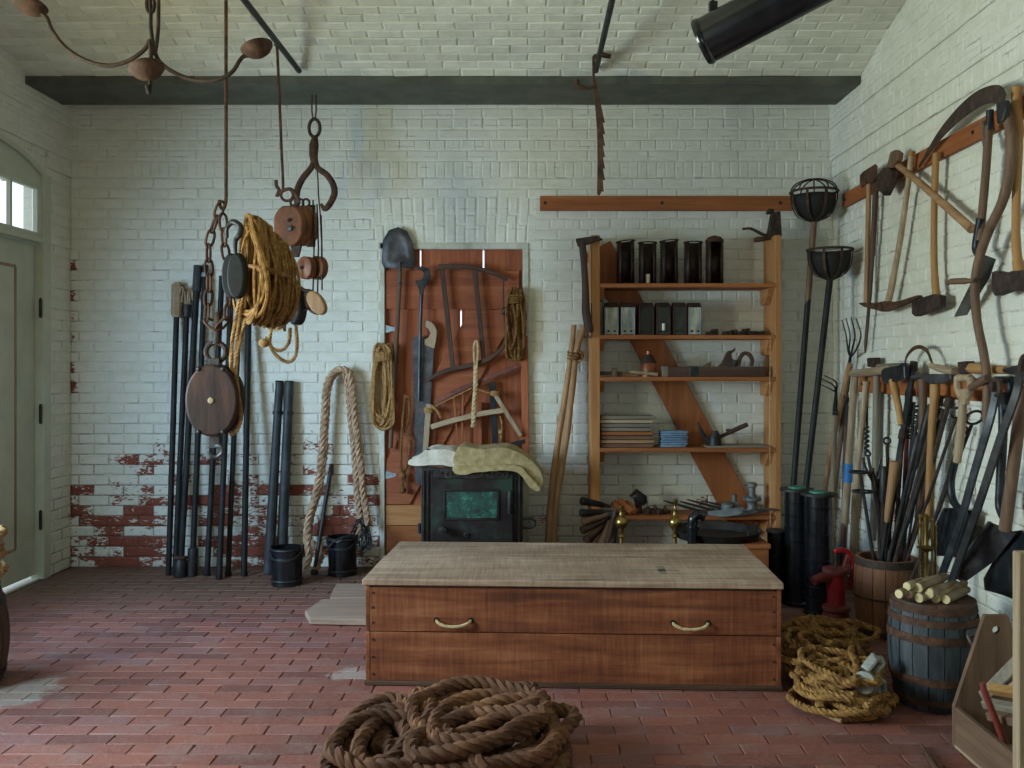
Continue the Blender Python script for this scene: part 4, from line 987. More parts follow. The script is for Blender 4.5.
w = MB(); w.box(on(614.5, 2, .05) + V((0, 0, .03)), (.032, .05, .062)); w.build('fence', M_['brown_z'], t_, bevel=.004)
w = MB(); w.box(on(628, 2, .10) + V((0, 0, .012)), (.13, .03, .024), .12); solo(w, 'wood_offcut', M_['tan_x'], 'thin tan wooden offcut lying behind the tap', 'offcut', smooth=0, bevel=.003)
t_ = thing('jointer_plane', 'long dark wooden jointer plane with a carved handle on the middle shelf', 'plane', on(714, 2, .08))
y0, y1 = SF + .03, SF + .11; z = SZ[2]; xa, xb_ = (662.5 - CX) * y0 / F, (766 - CX) * y0 / F
w = MB(); bxx(w, xa, xb_, y0, y1, z, z + .072); w.build('body', M_['dark_x'], t_, smooth=0, bevel=.004)
w = MB(); bxx(w, xa - .004, xa + .04, y0 - .003, y1 + .003, z, z + .074); w.build('toe_plate', M_['grey_x'], t_, smooth=0, bevel=.003)
w = MB(); q = (694 - CX) * y0 / F; bxx(w, q - .03, q + .03, y0 - .003, y1 + .003, z, z + .074); w.build('mouth_plate', M_['iron_blue'], t_, smooth=0, bevel=.003)
w = MB(); yc = (y0 + y1) / 2
def SQ(x, y): return V(((x - CX) * yc / F, yc, H + (CY - y) * yc / F))
w.plate([SQ(x, y) for x, y in ((718, 366.5), (722, 362), (725.5, 354), (728, 351), (733, 350), (735, 347.5), (735, 350.5), (731, 354), (732, 359), (737, 362), (738, 366.5))], .03, (0, -1, 0)); w.build('wedge_horn', M_['dark_z'], t_, bevel=.004)
w = MB(); w.sweep(spline([SQ(738, 366), (SQ(740, 358)), SQ(744, 353.5), SQ(749, 354.5), SQ(752, 360), SQ(751, 366)], 5), .028, .028); w.build('handle', M_['dark_z'], t_, bevel=.006)
w = MB(); w.plate([SQ(x, y) for x, y in ((726, 366.5), (733, 359.5), (737, 360), (733, 366.5))], .06, (0, -1, 0)); w.build('plane_iron', M_['steel'], t_, bevel=.002)
w = MB(); w.plate([SQ(x, y) for x, y in ((703, 366.5), (707, 363.5), (711, 362), (710, 366.5))], .05, (0, -1, 0)); w.build('striking_button', M_['brown_x'], t_, bevel=.002)
# shelf 4: stack of tapered slats, blue cloth, oiler
labs = ('grey-brown', 'tan', 'dark grey', 'light brown')
z = SZ[3]
for k in range(8):
    th = .0285; y0 = SF + .03 + rnd.uniform(-.006, .006); x0 = XA1 + .005 + rnd.uniform(0, .01); x1 = (655.5 - CX) * y0 / F + rnd.uniform(-.012, .012)
    w = MB(); zc = z + th * (k + .5)
    w.plate([V((x0, y0 + .08, zc + .012)), V((x1 - .025, y0 + .08, zc + .012)), V((x1, y0 + .08, zc)), V((x1 - .025, y0 + .08, zc - .012)), V((x0, y0 + .08, zc - .012))], .16, (0, -1, 0))
    solo(w, 'wooden_stake', M_[('brown_x', 'tan_x', 'brown_x', 'rail_x', 'grey_x', 'grey_x', 'ash_x', 'grey_x')[k]], ('lowest flat pointed stake of the stack, lying on the shelf board', 'flat pointed tan stake second from the bottom of the stack', 'flat pointed stake third from the bottom of the stack', 'reddish flat pointed stake in the middle of the stack', 'grey flat pointed stake just above the reddish one', 'grey flat pointed stake third from the top of the stack', 'pale flat pointed stake just under the topmost one', 'topmost flat pointed stake of the stack on the fourth shelf')[k], 'stake', 'stacked stakes on the fourth shelf', smooth=0, bevel=.002)
b = on(673.5, 3, .06); t_ = thing('blue_cloth_stack', 'stack of folded blue cloths next to the wooden stakes', 'cloth', b)
for k in range(7):
    w = MB(); w.box(b + V((rnd.uniform(-.006, .006) + .004, .05, .0085 + k * .0165)), (.19 + rnd.uniform(-.006, .008), .12, .015), rnd.uniform(-.03, .03)); w.build('folded_cloth', M_['bluecloth'], t_, bevel=.006, seg=2)
b = on(715, 3, .09); s = b.y / F; t_ = thing('oil_can', 'black oil can with a long spout and a wooden side handle', 'oil can', b)
w = MB(); w.lathe([(0, 0), (7 * s, 0), (7 * s, .01), (6 * s, 9 * s), (4 * s, 14 * s), (3.3 * s, 14.3 * s), (3.3 * s, 16 * s), (0, 16 * s)], 24, b); w.build('body', M_['iron'], t_)
w = MB(); w.tube(spline([b + V((-5 * s, 0, 5 * s)), b + V((-10 * s, 0, 9 * s)), b + V((-14 * s, 0, 17 * s)), b + V((-17.5 * s, 0, 25 * s))], 5), [.022 - .015 * i / 15 for i in range(16)], 10); w.build('spout', M_['iron'], t_)
w = MB(); w.tube([b + V((5 * s, 0, 10 * s)), b + V((14 * s, 0, 14 * s))], .013, 10); w.build('handle_socket', M_['iron'], t_)
w = MB(); w.tube([b + V((13 * s, 0, 13.6 * s)), b + V((22 * s, 0, 18 * s)), b + V((32.5 * s, 0, 22.5 * s))], [.015, .017, .016], 10); w.build('handle', M_['dark_x'], t_)
w = MB(); w.lathe([(0, 0), (3.2 * s, 0), (3.2 * s, .018), (0, .02)], 12, b + V((15 * s, .03, 15 * s))); w.build('lid_tab', M_['rust_r'], t_)
b = on(735, 3, .1); w = MB(); w.box(b + V((0, .02, .006)), (.44, .2, .012), .02); solo(w, 'slate_tray', M_['grey_x'], 'thin grey board lying under the oil can', 'board', smooth=0, bevel=.002)
# shelf 5: handles, blocks, blades, a hydrant fitting
def S5(px, py, d=.05): return P(px, py, SF + d)
hands = [((606, 528), (593, 545), 'dark_z'), ((610, 522), (600, 548), 'brown_z'), ((613, 519), (606, 549), 'dark_z'), ((616, 519), (611, 551), 'iron'), ((604, 520), (581, 531), 'dark_x'), ((602, 512), (580, 513), 'iron'), ((603, 505), (581, 500.5), 'iron'), ((601, 527), (585, 541), 'dark_x'), ((606, 515), (582, 522), 'brown_x')]
for k, (a, b, m_) in enumerate(hands):
    p, q = S5(*a, .02 - .03 * (k % 3)), S5(*b, -.06 - .02 * (k % 2)); w = MB(); t_ = thing('chisel', 'dark wooden-handled chisel fanned out over the end of the bottom shelf' if m_ != 'iron' else 'black iron-handled chisel fanned out over the end of the bottom shelf', 'chisel', q, 'chisels fanned over the bottom shelf')
    w.tube([p.lerp(q, -.05), p.lerp(q, .1), p.lerp(q, .6), p.lerp(q, .95), q], [.016, .02, .025, .03, .022], 9); w.build('handle', M_[m_], t_)
    w = MB(); w.tube([p.lerp(q, -.35), p.lerp(q, 0)], [.012, .016], 6); w.build('blade', M_['steel'], t_)
for k, (a, b) in enumerate((((614, 503), (622, 513)), ((620, 501), (632, 512)), ((626, 503), (635, 511)))):
    w = MB(); w.bar(S5(*a, .12), S5(*b, -.01), .045, .04); solo(w, 'wood_billet', M_['rail_x'], ('short brown wood block lying against the chisels', 'short brown wood block lying between two others on the bottom shelf', 'short brown wood block lying against the dark iron lump')[k], 'wood block', 'short wood blocks on the bottom shelf', smooth=0, bevel=.004)
t_ = thing('iron_mallet', 'dark iron mallet head standing among wood blocks on the bottom shelf', 'mallet', S5(640, 515, .1))
w = MB(); w.tube([S5(633, 498, .08), S5(635, 494.5, .08), S5(642, 500, .08), S5(644, 504, .08)], [.03, .045, .045, .03], 12); w.build('head', M_['iron'], t_)
w = MB(); w.tube([S5(637, 500, .09), S5(640, 514, .1)], [.02, .026], 10); w.build('handle', M_['rust'], t_)
for k, (x, y, r, m_) in enumerate(((648, 511, 4.5, 'rust_d'), (655, 508, 4, 'rust'), (659, 512, 3.6, 'rust_d'), (665, 512, 3.6, 'rust'), (652, 513, 3, 'dark_x'))):
    b = S5(x, y, .05 + .03 * (k % 2)); b.z = SZ[4]; s = b.y / F; w = MB()
    w.lathe([(r * s * .8, 0), (r * s, .01), (r * s, r * s * 1.2), (r * s * .5, r * s * 1.5), (r * s * .4, r * s * (1.7 + .5 * (k % 2))), (0, r * s * (1.8 + .5 * (k % 2)))], 8, b); w.box(b + V((r * s * .8, 0, r * s * .6)), (r * s * 1.2, .03, r * s * .9), .4)
    solo(w, 'iron_fitting', M_[m_], ('squat dark iron fitting beside the mallet', 'taller rust-brown iron fitting on the bottom shelf', 'squat dark iron fitting between two rust-brown ones', 'rust-brown iron fitting touching the grey blades', 'small dark fitting in front of the taller rust-brown one')[k], 'fitting', 'iron fittings on the bottom shelf', bevel=.003)
# grey blades
labs = ('narrow grey blade with a point reaching toward the brass finial', 'narrow grey blade in the middle of the crossed blades', 'narrow grey blade crossing behind the broad sickle', 'narrow grey blade nearest the hydrant fitting')
for k, (a, b, d) in enumerate((((663, 500.5), (700, 511), .0), ((680, 501.5), (712, 510), .05), ((687, 499.5), (722, 509), .1), ((702, 501), (740, 509), .15))):
    p, q = S5(*a, d), S5(*b, d + .02); w = MB(); w.sweep([p, p.lerp(q, .3), p.lerp(q, .7), q], [.006, .02, .03, .03], .006, (0, -.5, 1)); w.sweep([q, q + V((.05, 0, -.012))], [.03, .012], .012, (0, -.5, 1))
    solo(w, 'hay_knife', M_['steel'], labs[k], 'blade', 'grey blades on the bottom shelf', smooth=0)
w = MB(); pts = [S5(708, 513, -.02), S5(722, 513.5, -.03), S5(738, 511, -.02), S5(744, 508, .02)]; w.sweep(spline(pts, 5), [.03 + .03 * math.sin(PI * i / 15) for i in range(16)], .005, (0, -.7, .7)); solo(w, 'broad_hay_knife', M_['galv'], 'broad bright curved blade lying at the shelf edge', 'blade', smooth=0)
w = MB(); w.sweep(spline([S5(735, 514, -.03), S5(752, 512, -.03), S5(768, 509.5, -.02), S5(778, 509.5, -.02)], 5), [.05 * (1 - .8 * i / 15) for i in range(16)], .004, (0, -.6, .8)); solo(w, 'pointed_blade', M_['steel'], 'long pointed grey blade reaching past the shelf upright', 'blade', smooth=0)
w = MB(); b = S5(728, 509, .12); b.z = SZ[4]; w.lathe([(.045, 0), (.05, .02), (.05, .06), (.03, .075), (0, .075)], 14, b); w.lathe([(.018, .07), (.018, .13), (.0, .132)], 10, b + V((.05, .02, 0))); w.box(b + V((.05, .02, .04)), (.05, .05, .08)); solo(w, 'grey_fitting', M_['greypaint'], 'low grey cast fitting with a stub pipe behind the blades', 'fitting', bevel=.002)
b = S5(752, 508, .13); b.z = SZ[4]; s = b.y / F; t_ = thing('hydrant_fitting', 'grey flanged hydrant fitting standing on the bottom shelf', 'fitting', b)
w = MB(); w.lathe([(6 * s, 0), (6.2 * s, 3 * s), (4.6 * s, 5 * s), (4.6 * s, 10 * s), (6 * s, 12 * s)], 20, b); w.build('body', M_['greypaint'], t_)
w = MB(); w.lathe([(6 * s, 11.5 * s), (9 * s, 12.5 * s), (9.2 * s, 14.5 * s), (8.6 * s, 15.2 * s), (3.8 * s, 16 * s)], 20, b); w.build('flange', M_['greypaint'], t_)
w = MB(); w.lathe([(3.4 * s, 15 * s), (3.4 * s, 25 * s), (5 * s, 26 * s), (5 * s, 29 * s), (4 * s, 30 * s), (0, 30 * s)], 16, b); w.build('spindle', M_['greypaint'], t_)
for k in range(8):
    w = MB(); a = k * PI / 4; w.lathe([(.008, 0), (.008, .012), (0, .013)], 6, b + V((math.cos(a) * 7.6 * s, math.sin(a) * 7.6 * s, 15 * s))); w.build('bolt', M_['greypaint'], t_)
# adze hung on the left upright
def AZ_(x, y): return P(x, y, SF - .03)
t_ = thing('adze', 'dark adze hung by its head on the outside of the shelf upright', 'adze', AZ_(588, 335))
w = MB(); w.tube(spline([AZ_(582, 241), AZ_(584, 262), AZ_(585.5, 290), AZ_(586, 312), AZ_(589, 328), AZ_(588.5, 332)], 5), [.028 - .004 * math.sin(i * .25) for i in range(26)], 10); w.build('handle', M_['dark_z'], t_)
w = MB(); w.plate([AZ_(x, y) for x, y in ((575.5, 239), (590, 237), (598, 236.5), (603, 240), (597, 240.5), (590, 244), (578, 246.5))], .05, (0, -1, 0)); w.build('head', M_['rust_d'], t_, bevel=.004)
w = MB()
for x in (587, 591.5): w.tube(spline([AZ_(x, 303), AZ_(x, 320), AZ_(x + .5, 333), AZ_(x - 1.5, 338), AZ_(x - 3, 335)], 5), .0045, 6)
w.build('hanging_hooks', M_['iron'], t_)['kind'] = 'stuff'
# sheet-iron spout tool on the right upright
def TU(x, y, d=.1): return P(x, y, SF + d)
t_ = thing('iron_grease_scraper', 'dark iron scraper with a curled arm perched on top of the shelf upright', 'scraper', TU(772, 238))
w = MB(); w.plate([TU(x, y) for x, y in ((767, 236), (771, 213), (779.5, 211.5), (781, 237))], .06, (0, -1, 0)); w.build('blade', M_['rust_d'], t_, bevel=.006)
w = MB(); w.sweep(spline([TU(742.5, 229), TU(750, 228.5), TU(757, 231.5), TU(764, 235), TU(772, 236)], 5), [.014 + .008 * i / 20 for i in range(21)], .02); w.build('arm', M_['rust_d'], t_)
w = MB(); w.tube([TU(754, 240), TU(758, 239.5), TU(766, 238.5), TU(774, 236)], [.016, .02, .016, .014], 9); w.build('grip', M_['rust'], t_)
w = MB(); w.tube([TU(766.5, 213.5), TU(770, 211), TU(774, 211)], [.013, .02, .013], 8); w.build('knob', M_['rust_d'], t_)

# ================================================================== BEHIND THE CHEST
for k, (x, ytop, Y) in enumerate(((621.5, 505, 5.65), (675, 498, 5.65))):
    b = V(((x - CX) * Y / F, Y, 0)); s = Y / F; zb = H + (CY - 522.5) * s
    t_ = thing('brass_andiron', 'brass ball-topped andiron in front of the chisels' if k == 0 else 'brass ball-topped andiron in front of the grey blades', 'andiron', b)
    zt = H + (CY - ytop) * s; r = 6.6 * s; pr = [(.03, .11), (.02, .13), (.014, .18), (.018, .24), (.03, .27), (.014, .3), (.012, zb - r - .055), (.024, zb - r - .045), (.012, zb - r - .03), (.016, zb - r - .005)]
    for i in range(1, 12): a = PI * i / 12; pr.append((max(.016, math.sin(a) * r), zb - math.cos(a) * r))
    pr += [(.02, zb + r + .004), (.012, zb + r + .02), (.016, zb + r + .04), (.008, zb + r + .05), (.008, zt - .035), (.016, zt - .02), (.016, zt - .01), (0, zt)]
    w = MB(); w.lathe(pr, 20, b); w.build('turned_post', M_['brass'], t_)
    for sx in (-1, 1):
        w = MB(); w.tube(spline([b + V((0, 0, .13)), b + V((sx * .06, -.02, .11)), b + V((sx * .1, -.03, .05)), b + V((sx * .13, -.04, .012))], 5), .012, 8); w.build('leg', M_['brass'], t_)
    w = MB(); w.tube([b + V((0, 0, .14)), b + V((0, .3, .13)), b + V((0, .32, .0))], .012, 6); w.build('log_bar', M_['iron'], t_)
t_ = thing('low_crate', 'low brown wooden crate on the floor under the shelves', 'crate', (1.36, 5.75, 0))
CXa, CXb, CYa, CYb = 1.05, (771 - CX) * 5.5 / F, 5.5, 5.98
w = MB(); bxx(w, CXa, CXb, CYa, CYb, .37, .40); w.build('top_board', M_['rail_x'], t_, smooth=0, bevel=.003)
w = MB(); bxx(w, CXa + .01, CXb - .01, CYa + .01, CYa + .03, 0, .37); w.build('front_board', M_['rail_x'], t_, smooth=0, bevel=.003)
w = MB(); bxx(w, CXa + .01, CXb - .01, CYb - .03, CYb - .01, 0, .37); w.build('back_board', M_['rail_x'], t_, smooth=0, bevel=.003)
for x in (CXa + .02, CXb - .03): w = MB(); bxx(w, x - .01, x + .01, CYa + .03, CYb - .03, 0, .37); w.build('end_board', M_['rail_y'], t_, smooth=0, bevel=.003)
b = V(((716 - CX) * 5.74 / F, 5.74, .4)); t_ = thing('black_tray', 'wide shallow black iron pan lying on the low crate', 'pan', b)
w = MB(); w.lathe([(0, .006), (.24, .006), (.27, .05), (.285, .052), (.25, 0), (0, 0)], 36, b); w.build('dish', M_['iron'], t_)
t_ = thing('black_bracket', 'small black iron bracket with two prongs standing on the pan', 'bracket', V(((752 - CX) * 5.6 / F, 5.6, .41)))
b = V(t_['_base']); w = MB(); w.box(b + V((0, 0, .03)), (.07, .05, .06)); w.build('block', M_['iron'], t_, bevel=.004)
for s in (-1, 1): w = MB(); w.tube([b + V((s * .022, 0, .05)), b + V((s * .026, 0, .09)), b + V((s * .034, 0, .1))], [.011, .011, .013], 8); w.build('prong', M_['iron'], t_)
b = V(((692.5 - CX) * 5.5 / F, 5.5, 0)); w = MB(); w.tube(spline([b, b + V((0, 0, .3)), b + V((0, 0, .52)), b + V((.01, 0, .565)), b + V((.04, 0, .585)), b + V((.075, 0, .57))], 6), .03, 14); w.lathe([(.04, 0), (.04, .02)], 14, b + V((0, 0, .49)))
solo(w, 'elbow_pipe', M_['blackpaint'], 'black bent pipe standing between andiron and pan behind the chest', 'pipe')
# cresset torches in the corner
def cresset(cx, yt, yb_, wpx, x1, y1, Y0, label, hood):
    c = P(cx, yt, Y0); s = Y0 / F; r = wpx / 2 * s; h = (yb_ - yt) * s; f = FL(x1, y1); f = V(((x1 - CX) * (Y0 - .15) / F, Y0 - .15, 0))
    t_ = thing('cresset_torch', label, 'torch', f)
    bot = c + V((0, 0, -h))
    w = MB(); w.tube([c + V((math.cos(a) * r, math.sin(a) * r, 0)) for a in [2 * PI * k / 28 for k in range(28)]], .009, 6, closed=True); w.build('rim', M_['rust_d'], t_)
    for k in range(8):
        a = 2 * PI * k / 8 + .2; w = MB()
        w.sweep(spline([c + V((math.cos(a) * r, math.sin(a) * r, 0)), c + V((math.cos(a) * r * .98, math.sin(a) * r * .98, -h * .35)), c + V((math.cos(a) * r * .72, math.sin(a) * r * .72, -h * .78)), bot + V((math.cos(a) * .02, math.sin(a) * .02, 0))], 5), .018, .005, (math.cos(a), math.sin(a), .01)); w.build('basket_strap', M_['rust_d'], t_)
    w = MB(); w.lathe([(.0, -h * .97), (r * .35, -h * .93), (r * .68, -h * .72), (r * .9, -h * .35), (r * .92, -h * .12)], 24, c, close=False); o = w.build('charred_lining', M_['mesh'], t_); sm = o.modifiers.new('s', 'SOLIDIFY'); sm.thickness = .004
    if hood:
        for k in range(5):
            a = PI * k / 5; w = MB(); w.tube([c + V((math.cos(a) * r * math.cos(q), math.sin(a) * r * math.cos(q), math.sin(q) * r * .55)) for q in [PI * j / 14 for j in range(15)]], .005, 6); w.build('hood_wire', M_['rust_d'], t_)
    else:
        w = MB(); w.tube([c + V((math.cos(a) * r * .3 + .02, math.sin(a) * r * .3, .012)) for a in [2 * PI * k / 14 for k in range(14)]], .005, 5, closed=True); w.build('loop', M_['galv'], t_)
    w = MB(); w.tube([bot + V((0, 0, .01)), bot.lerp(f, .3), f], [.022, .021, .02], 10); w.build('pole', M_['brown_z' if hood else 'poleblack'], t_)
    if hood: w = MB(); w.rod(bot.lerp(f, .22), f + V((0, 0, .002)), .0215, .0205); w.build('blackened_shaft', M_['poleblack'], t_)
cresset(814, 192, 222, 46, 786, 560, 6.38, 'iron basket torch with a domed wire hood on a long pole, in the corner', True)
cresset(830, 250, 280, 44, 794, 560, 6.12, 'open iron basket torch on a black pole, hanging lower in the corner', False)
# ================================================================== CHEST
YAW = math.radians(-2.4)
fm = V((.2016, 4.171, 0)); CW, CD, CHH = 1.925, .88, .498
Mc = Matrix.Translation(fm) @ Matrix.Rotation(YAW, 4, 'Z')
ch = thing('tool_chest', 'long low brown wooden chest with rope handles', 'chest', Mc @ V((0, CD / 2, 0)))
def cb_(name, x0, x1, y0, y1, z0, z1, m_, bev=.003, par=ch):
    w = MB(); w.box(((x0 + x1) / 2, (y0 + y1) / 2, (z0 + z1) / 2), (x1 - x0, y1 - y0, z1 - z0)); w.v = [Mc @ p for p in w.v]; return w.build(name, m_, par, smooth=0, bevel=bev)
hw = CW / 2
cb_('front_board', -hw + .02, hw - .022, -.0, .022, .25, .455, M_['sawn_x'])
cb_('front_board', -hw + .02, hw - .022, .002, .022, .018, .246, M_['sawn_x'])
cb_('front_board', -hw + .02, hw - .022, CD - .022, CD, .018, .455, M_['sawn_x'])
for s in (-1, 1):
    for z0, z1 in ((.014, .246), (.25, .465)): cb_('end_board', s * (hw - .011) - .011, s * (hw - .011) + .011, .0, CD, z0, z1, M_['sawn_y'])
cb_('base_batten', -hw - .005, hw + .004, -.012, .03, 0, .02, M_['dark_x'])
cb_('bottom_board', -hw + .03, hw - .03, .03, CD - .03, .02, .04, M_['sawn_x'])
cb_('inner_lip', -hw + .03, hw - .03, .006, .03, .44, .464, M_['dark_x'])
cb_('lid_plank', -hw - .012, hw + .006, -.02, .50, .468, CHH, M_['sawnlid'], .004)
cb_('lid_plank', -hw - .008, hw + .004, .504, CD + .01, .468, CHH - .002, M_['sawnlid'], .004)
w = MB()
for (x0, x1, y0, y1) in ((.28, .52, .20, .225), (.42, .455, .14, .30)): w.box(((x0 + x1) / 2, (y0 + y1) / 2, CHH + .0005), (x1 - x0, y1 - y0, .002))
w.v = [Mc @ p for p in w.v]; w.build('dark_stain', M_['grey_x'], ch, smooth=0)
for cx, sag in ((-.548, .028), (.548, .034)):
    w = MB(); pts = spline([Mc @ V((cx - .08, .006, .305)), Mc @ V((cx - .072, -.018, .298)), Mc @ V((cx - .03, -.03, .285)), Mc @ V((cx + .03, -.03, .285)), Mc @ V((cx + .072, -.018, .298)), Mc @ V((cx + .08, .006, .306))], 6); w.rope(pts, .008, n=5); w.build('rope_handle', M_['rope_pale'], ch)
    for s in (-1, 1):
        w = MB(); w.lathe([(.014, 0), (.014, .002), (0, .002)], 12, Mc @ V((cx + s * .08, -.0005, .305)), (0, -1, 0)); w.build('handle_hole', M_['hole'], ch)
for s in (-1, 1):
    for z in (.05, .13, .21, .29, .36, .43):
        w = MB(); w.lathe([(.006, 0), (.005, .003), (0, .003)], 8, Mc @ V((s * (hw - .035), .0, z)), (0, -1, 0)); w.build('nail', M_['iron'], ch)

# ================================================================== FLOOR ROPES
def coil_rope(name, label, loops, r, m_, base, n=5, extra=None):
    t_ = thing(name, label, 'rope', base); pts = []
    for (cx, cy, z, rx, ry, rot, tilt, a0, a1) in loops:
        k = max(6, int(abs(a1 - a0) / (2 * PI) * 14))
        for i in range(k):
            a = a0 + (a1 - a0) * i / k
            x, y = math.cos(a) * rx, math.sin(a) * ry
            X = x * math.cos(rot) - y * math.sin(rot); Yy = x * math.sin(rot) + y * math.cos(rot)
            pts.append(V((cx + X + rnd.uniform(-.01, .01), cy + Yy + rnd.uniform(-.01, .01), max(r, z + tilt * math.sin(a) + rnd.uniform(-.008, .012)))))
    w = MB(); w.rope(spline(pts, 6), r, pitch=r * 4.3, n=n); w.build('laid_strands', m_, t_); return t_
T2 = 2 * PI
L = []
cx0, cy0 = -.28, 3.30
# heavy rope: low spread turns with crossing turns on top
for k in range(7):
    z = .026 + .017 * k
    L.append((cx0 + rnd.uniform(-.05, .05), cy0 + rnd.uniform(-.03, .03), z, .43 - .03 * k + rnd.uniform(-.03, .02), .37 - .02 * k + rnd.uniform(-.03, .02), rnd.uniform(-.4, .4), .015, k * .7, k * .7 + T2))
for k, (dx_, dy_, rx, ry, rot, z) in enumerate(((-.24, .02, .15, .30, .2, .12), (.14, .05, .27, .29, -.3, .15), (-.20, .0, .09, .26, -.25, .16), (.16, -.02, .22, .24, .5, .17), (.09, .09, .25, .22, -.2, .19), (-.22, -.1, .2, .16, .5, .15), (.10, -.05, .13, .28, -.9, .19), (.1, .07, .28, .27, .1, .14))):
    L.append((cx0 + dx_, cy0 + dy_, z, rx, ry, rot, .025, k * 1.3, k * 1.3 + T2 * .96))
coil_rope('heavy_rope', 'pile of thick tarred brown rope on the brick floor before the chest', L, .030, M_['rope_brown'], (cx0, cy0, 0), n=6)
# tangled golden rope with grey blocks
L = []; ax, ay = 1.47, 4.2
for k in range(46):
    yy = ay + rnd.uniform(-.36, .62); xx = ax - .08 + rnd.uniform(-.04, .04) + (.14 if yy > 4.4 else 0); hh = .17 * (1 - ((yy - ay - .05) / .75) ** 2)
    L.append((xx, yy, .02 + hh * rnd.random(), rnd.uniform(.07, .19), rnd.uniform(.08, .19), rnd.uniform(-1.5, 1.5), rnd.uniform(-.05, .06), k * .9, k * .9 + T2 * rnd.uniform(.5, 1.0)))
for k in range(7):
    L.append((ax - .085 + rnd.uniform(-.02, .02), ay - .20 + rnd.uniform(-.08, .08), .03 + .022 * k, .205 - .012 * k, .24 - .01 * k, rnd.uniform(-.4, .4), rnd.uniform(-.05, .02), k * 1.1, k * 1.1 + T2))
coil_rope('tangled_rope', 'tangled heap of golden brown rope between the chest and the barrels', L, .0165, M_['rope_gold'], (ax, ay, 0), n=4)
def sheave(px, py, Y, r, d_, label):
    c = P(px, py, Y); t_ = thing('grey_block', label, 'block', c - V((0, 0, r))); dd = V(d_).normalized()
    w = MB(); w.lathe([(r, -.03), (r * 1.05, -.02), (r * .8, 0), (r * 1.05, .02), (r, .03), (.016, .03), (.016, -.03), (r, -.03)], 20, c, dd, close=False); w.build('sheave', M_['paleblock'], t_, smooth=50)
    w = MB(); w.rod(c - dd * .04, c + dd * .04, .014); w.build('pin', M_['iron'], t_)
sheave(865, 683, 3.82, .046, (-.5, -.8, .3), 'pale grey grooved block with a dark eye, lying in the tangled rope')
def wblock(px, py, Y, lab, rot, L_=.14, W_=.06):
    c = P(px, py, Y); t_ = thing('grey_cleat', lab, 'block', c - V((0, 0, L_ / 2))); q = Euler(rot).to_matrix()
    for s in (-1, 1):
        w = MB(); w.box((0, 0, 0), (W_ * .42, W_, L_)); w.v = [q @ (p + V((s * W_ * .35, 0, 0))) + c for p in w.v]; w.build('cheek', M_['paleblock'], t_, smooth=0, bevel=.012, seg=2)
    w = MB(); w.box((0, 0, L_ * .38), (W_ * .5, W_ * .7, L_ * .2)); w.v = [q @ p + c for p in w.v]; w.build('spacer', M_['paleblock'], t_, smooth=0, bevel=.006)
wblock(872, 667, 3.92, 'split grey wooden block with pointed top, caught in the tangled rope', (.5, .35, .2), .12, .055)
wblock(879, 690, 3.86, 'small grey wooden block half buried in the tangled rope', (.2, -.3, .4), .1, .05)
wblock(802, 640, 4.72, 'pale grey block at the far side of the tangled rope by the chest', (.3, .9, .3), .10, .05)
w = MB(); a, b = FL(790, 704), FL(842, 724); w.rod(a + V((0, 0, .012)), b + V((0, 0, .012)), .008, .011); solo(w, 'thin_stick', M_['tan_x'], 'thin tan stick poking out from under the tangled rope', 'stick')
a, b = FL(921, 747), FL(948, 790); w = MB(); w.tube([a + V((0, 0, .01)), a.lerp(b, .5) + V((0, 0, .01)), b + V((0, 0, .01))], [.006, .011, .013], 8); solo(w, 'floor_rod', M_['dark_y'], 'thin dark rod lying on the bricks beside the tool caddy', 'rod')

# ================================================================== BARRELS, PUMP, BLACK CASINGS
def barrel(name, label, base, r0, rm, r1, h, staves, hoops, m_, hm, lid=True, open_=False):
    t_ = thing(name, label, 'barrel', base); b = V(base)
    def rad(f): return r0 + (r1 - r0) * f + (rm - (r0 + r1) / 2) * (1 - (2 * f - 1) ** 2)
    nz = 10
    for k in range(staves):
        a0, a1 = T2 * k / staves + .012, T2 * (k + 1) / staves - .012; vs = []; fs = []; dr = rnd.uniform(-.0015, .0015)
        for i in range(nz + 1):
            f = i / nz; R_ = rad(f) + dr
            for (a, rr) in ((a0, R_), ((a0 + a1) / 2, R_), (a1, R_), (a1, R_ - .018), (a0, R_ - .018)): vs.append(b + V((math.cos(a) * rr, math.sin(a) * rr, h * f)))
        for i in range(nz):
            for j in range(5): fs.append((i * 5 + j, i * 5 + (j + 1) % 5, i * 5 + 5 + (j + 1) % 5, i * 5 + 5 + j))
        fs += [tuple(range(4, -1, -1)), tuple(nz * 5 + j for j in range(5))]
        w = MB(); w.add(vs, fs); w.build('stave', m_, t_, smooth=30)
    for (f, wd) in hoops:
        w = MB(); R0, R1 = rad(f - wd / h / 2) + .003, rad(f + wd / h / 2) + .003; z0, z1 = h * f - wd / 2, h * f + wd / 2
        w.lathe([(R0 - .002, z0), (R0 + .0025, z0), (R1 + .0025, z1), (R1 - .002, z1)], 40, b, close=False); w.build('hoop', hm, t_, smooth=50)
    w = MB(); w.lathe([(0, .02), (rad(.02) - .015, .02), (rad(.02) - .015, .03), (0, .03)], 30, b); w.build('bottom_head', m_, t_)
    if lid:
        for k in range(3):
            x0, x1 = -r1 * 1.02 + k * r1 * 2.04 / 3, -r1 * 1.02 + (k + 1) * r1 * 2.04 / 3 - .003; q = []
            xs = [x0 + (x1 - x0) * i / 8 for i in range(9)]; e = lambda x: math.sqrt(max(0, (r1 * 1.02) ** 2 - x * x))
            q = [b + V((x, -e(x), h + .006)) for x in xs] + [b + V((x, e(x), h + .006)) for x in reversed(xs)]
            w = MB(); w.plate(q, .016, (0, 0, 1)); w.build('lid_board', M_['dark_y'], t_, smooth=0)
    return t_, rad
kb = V((1.80, 4.0, 0))
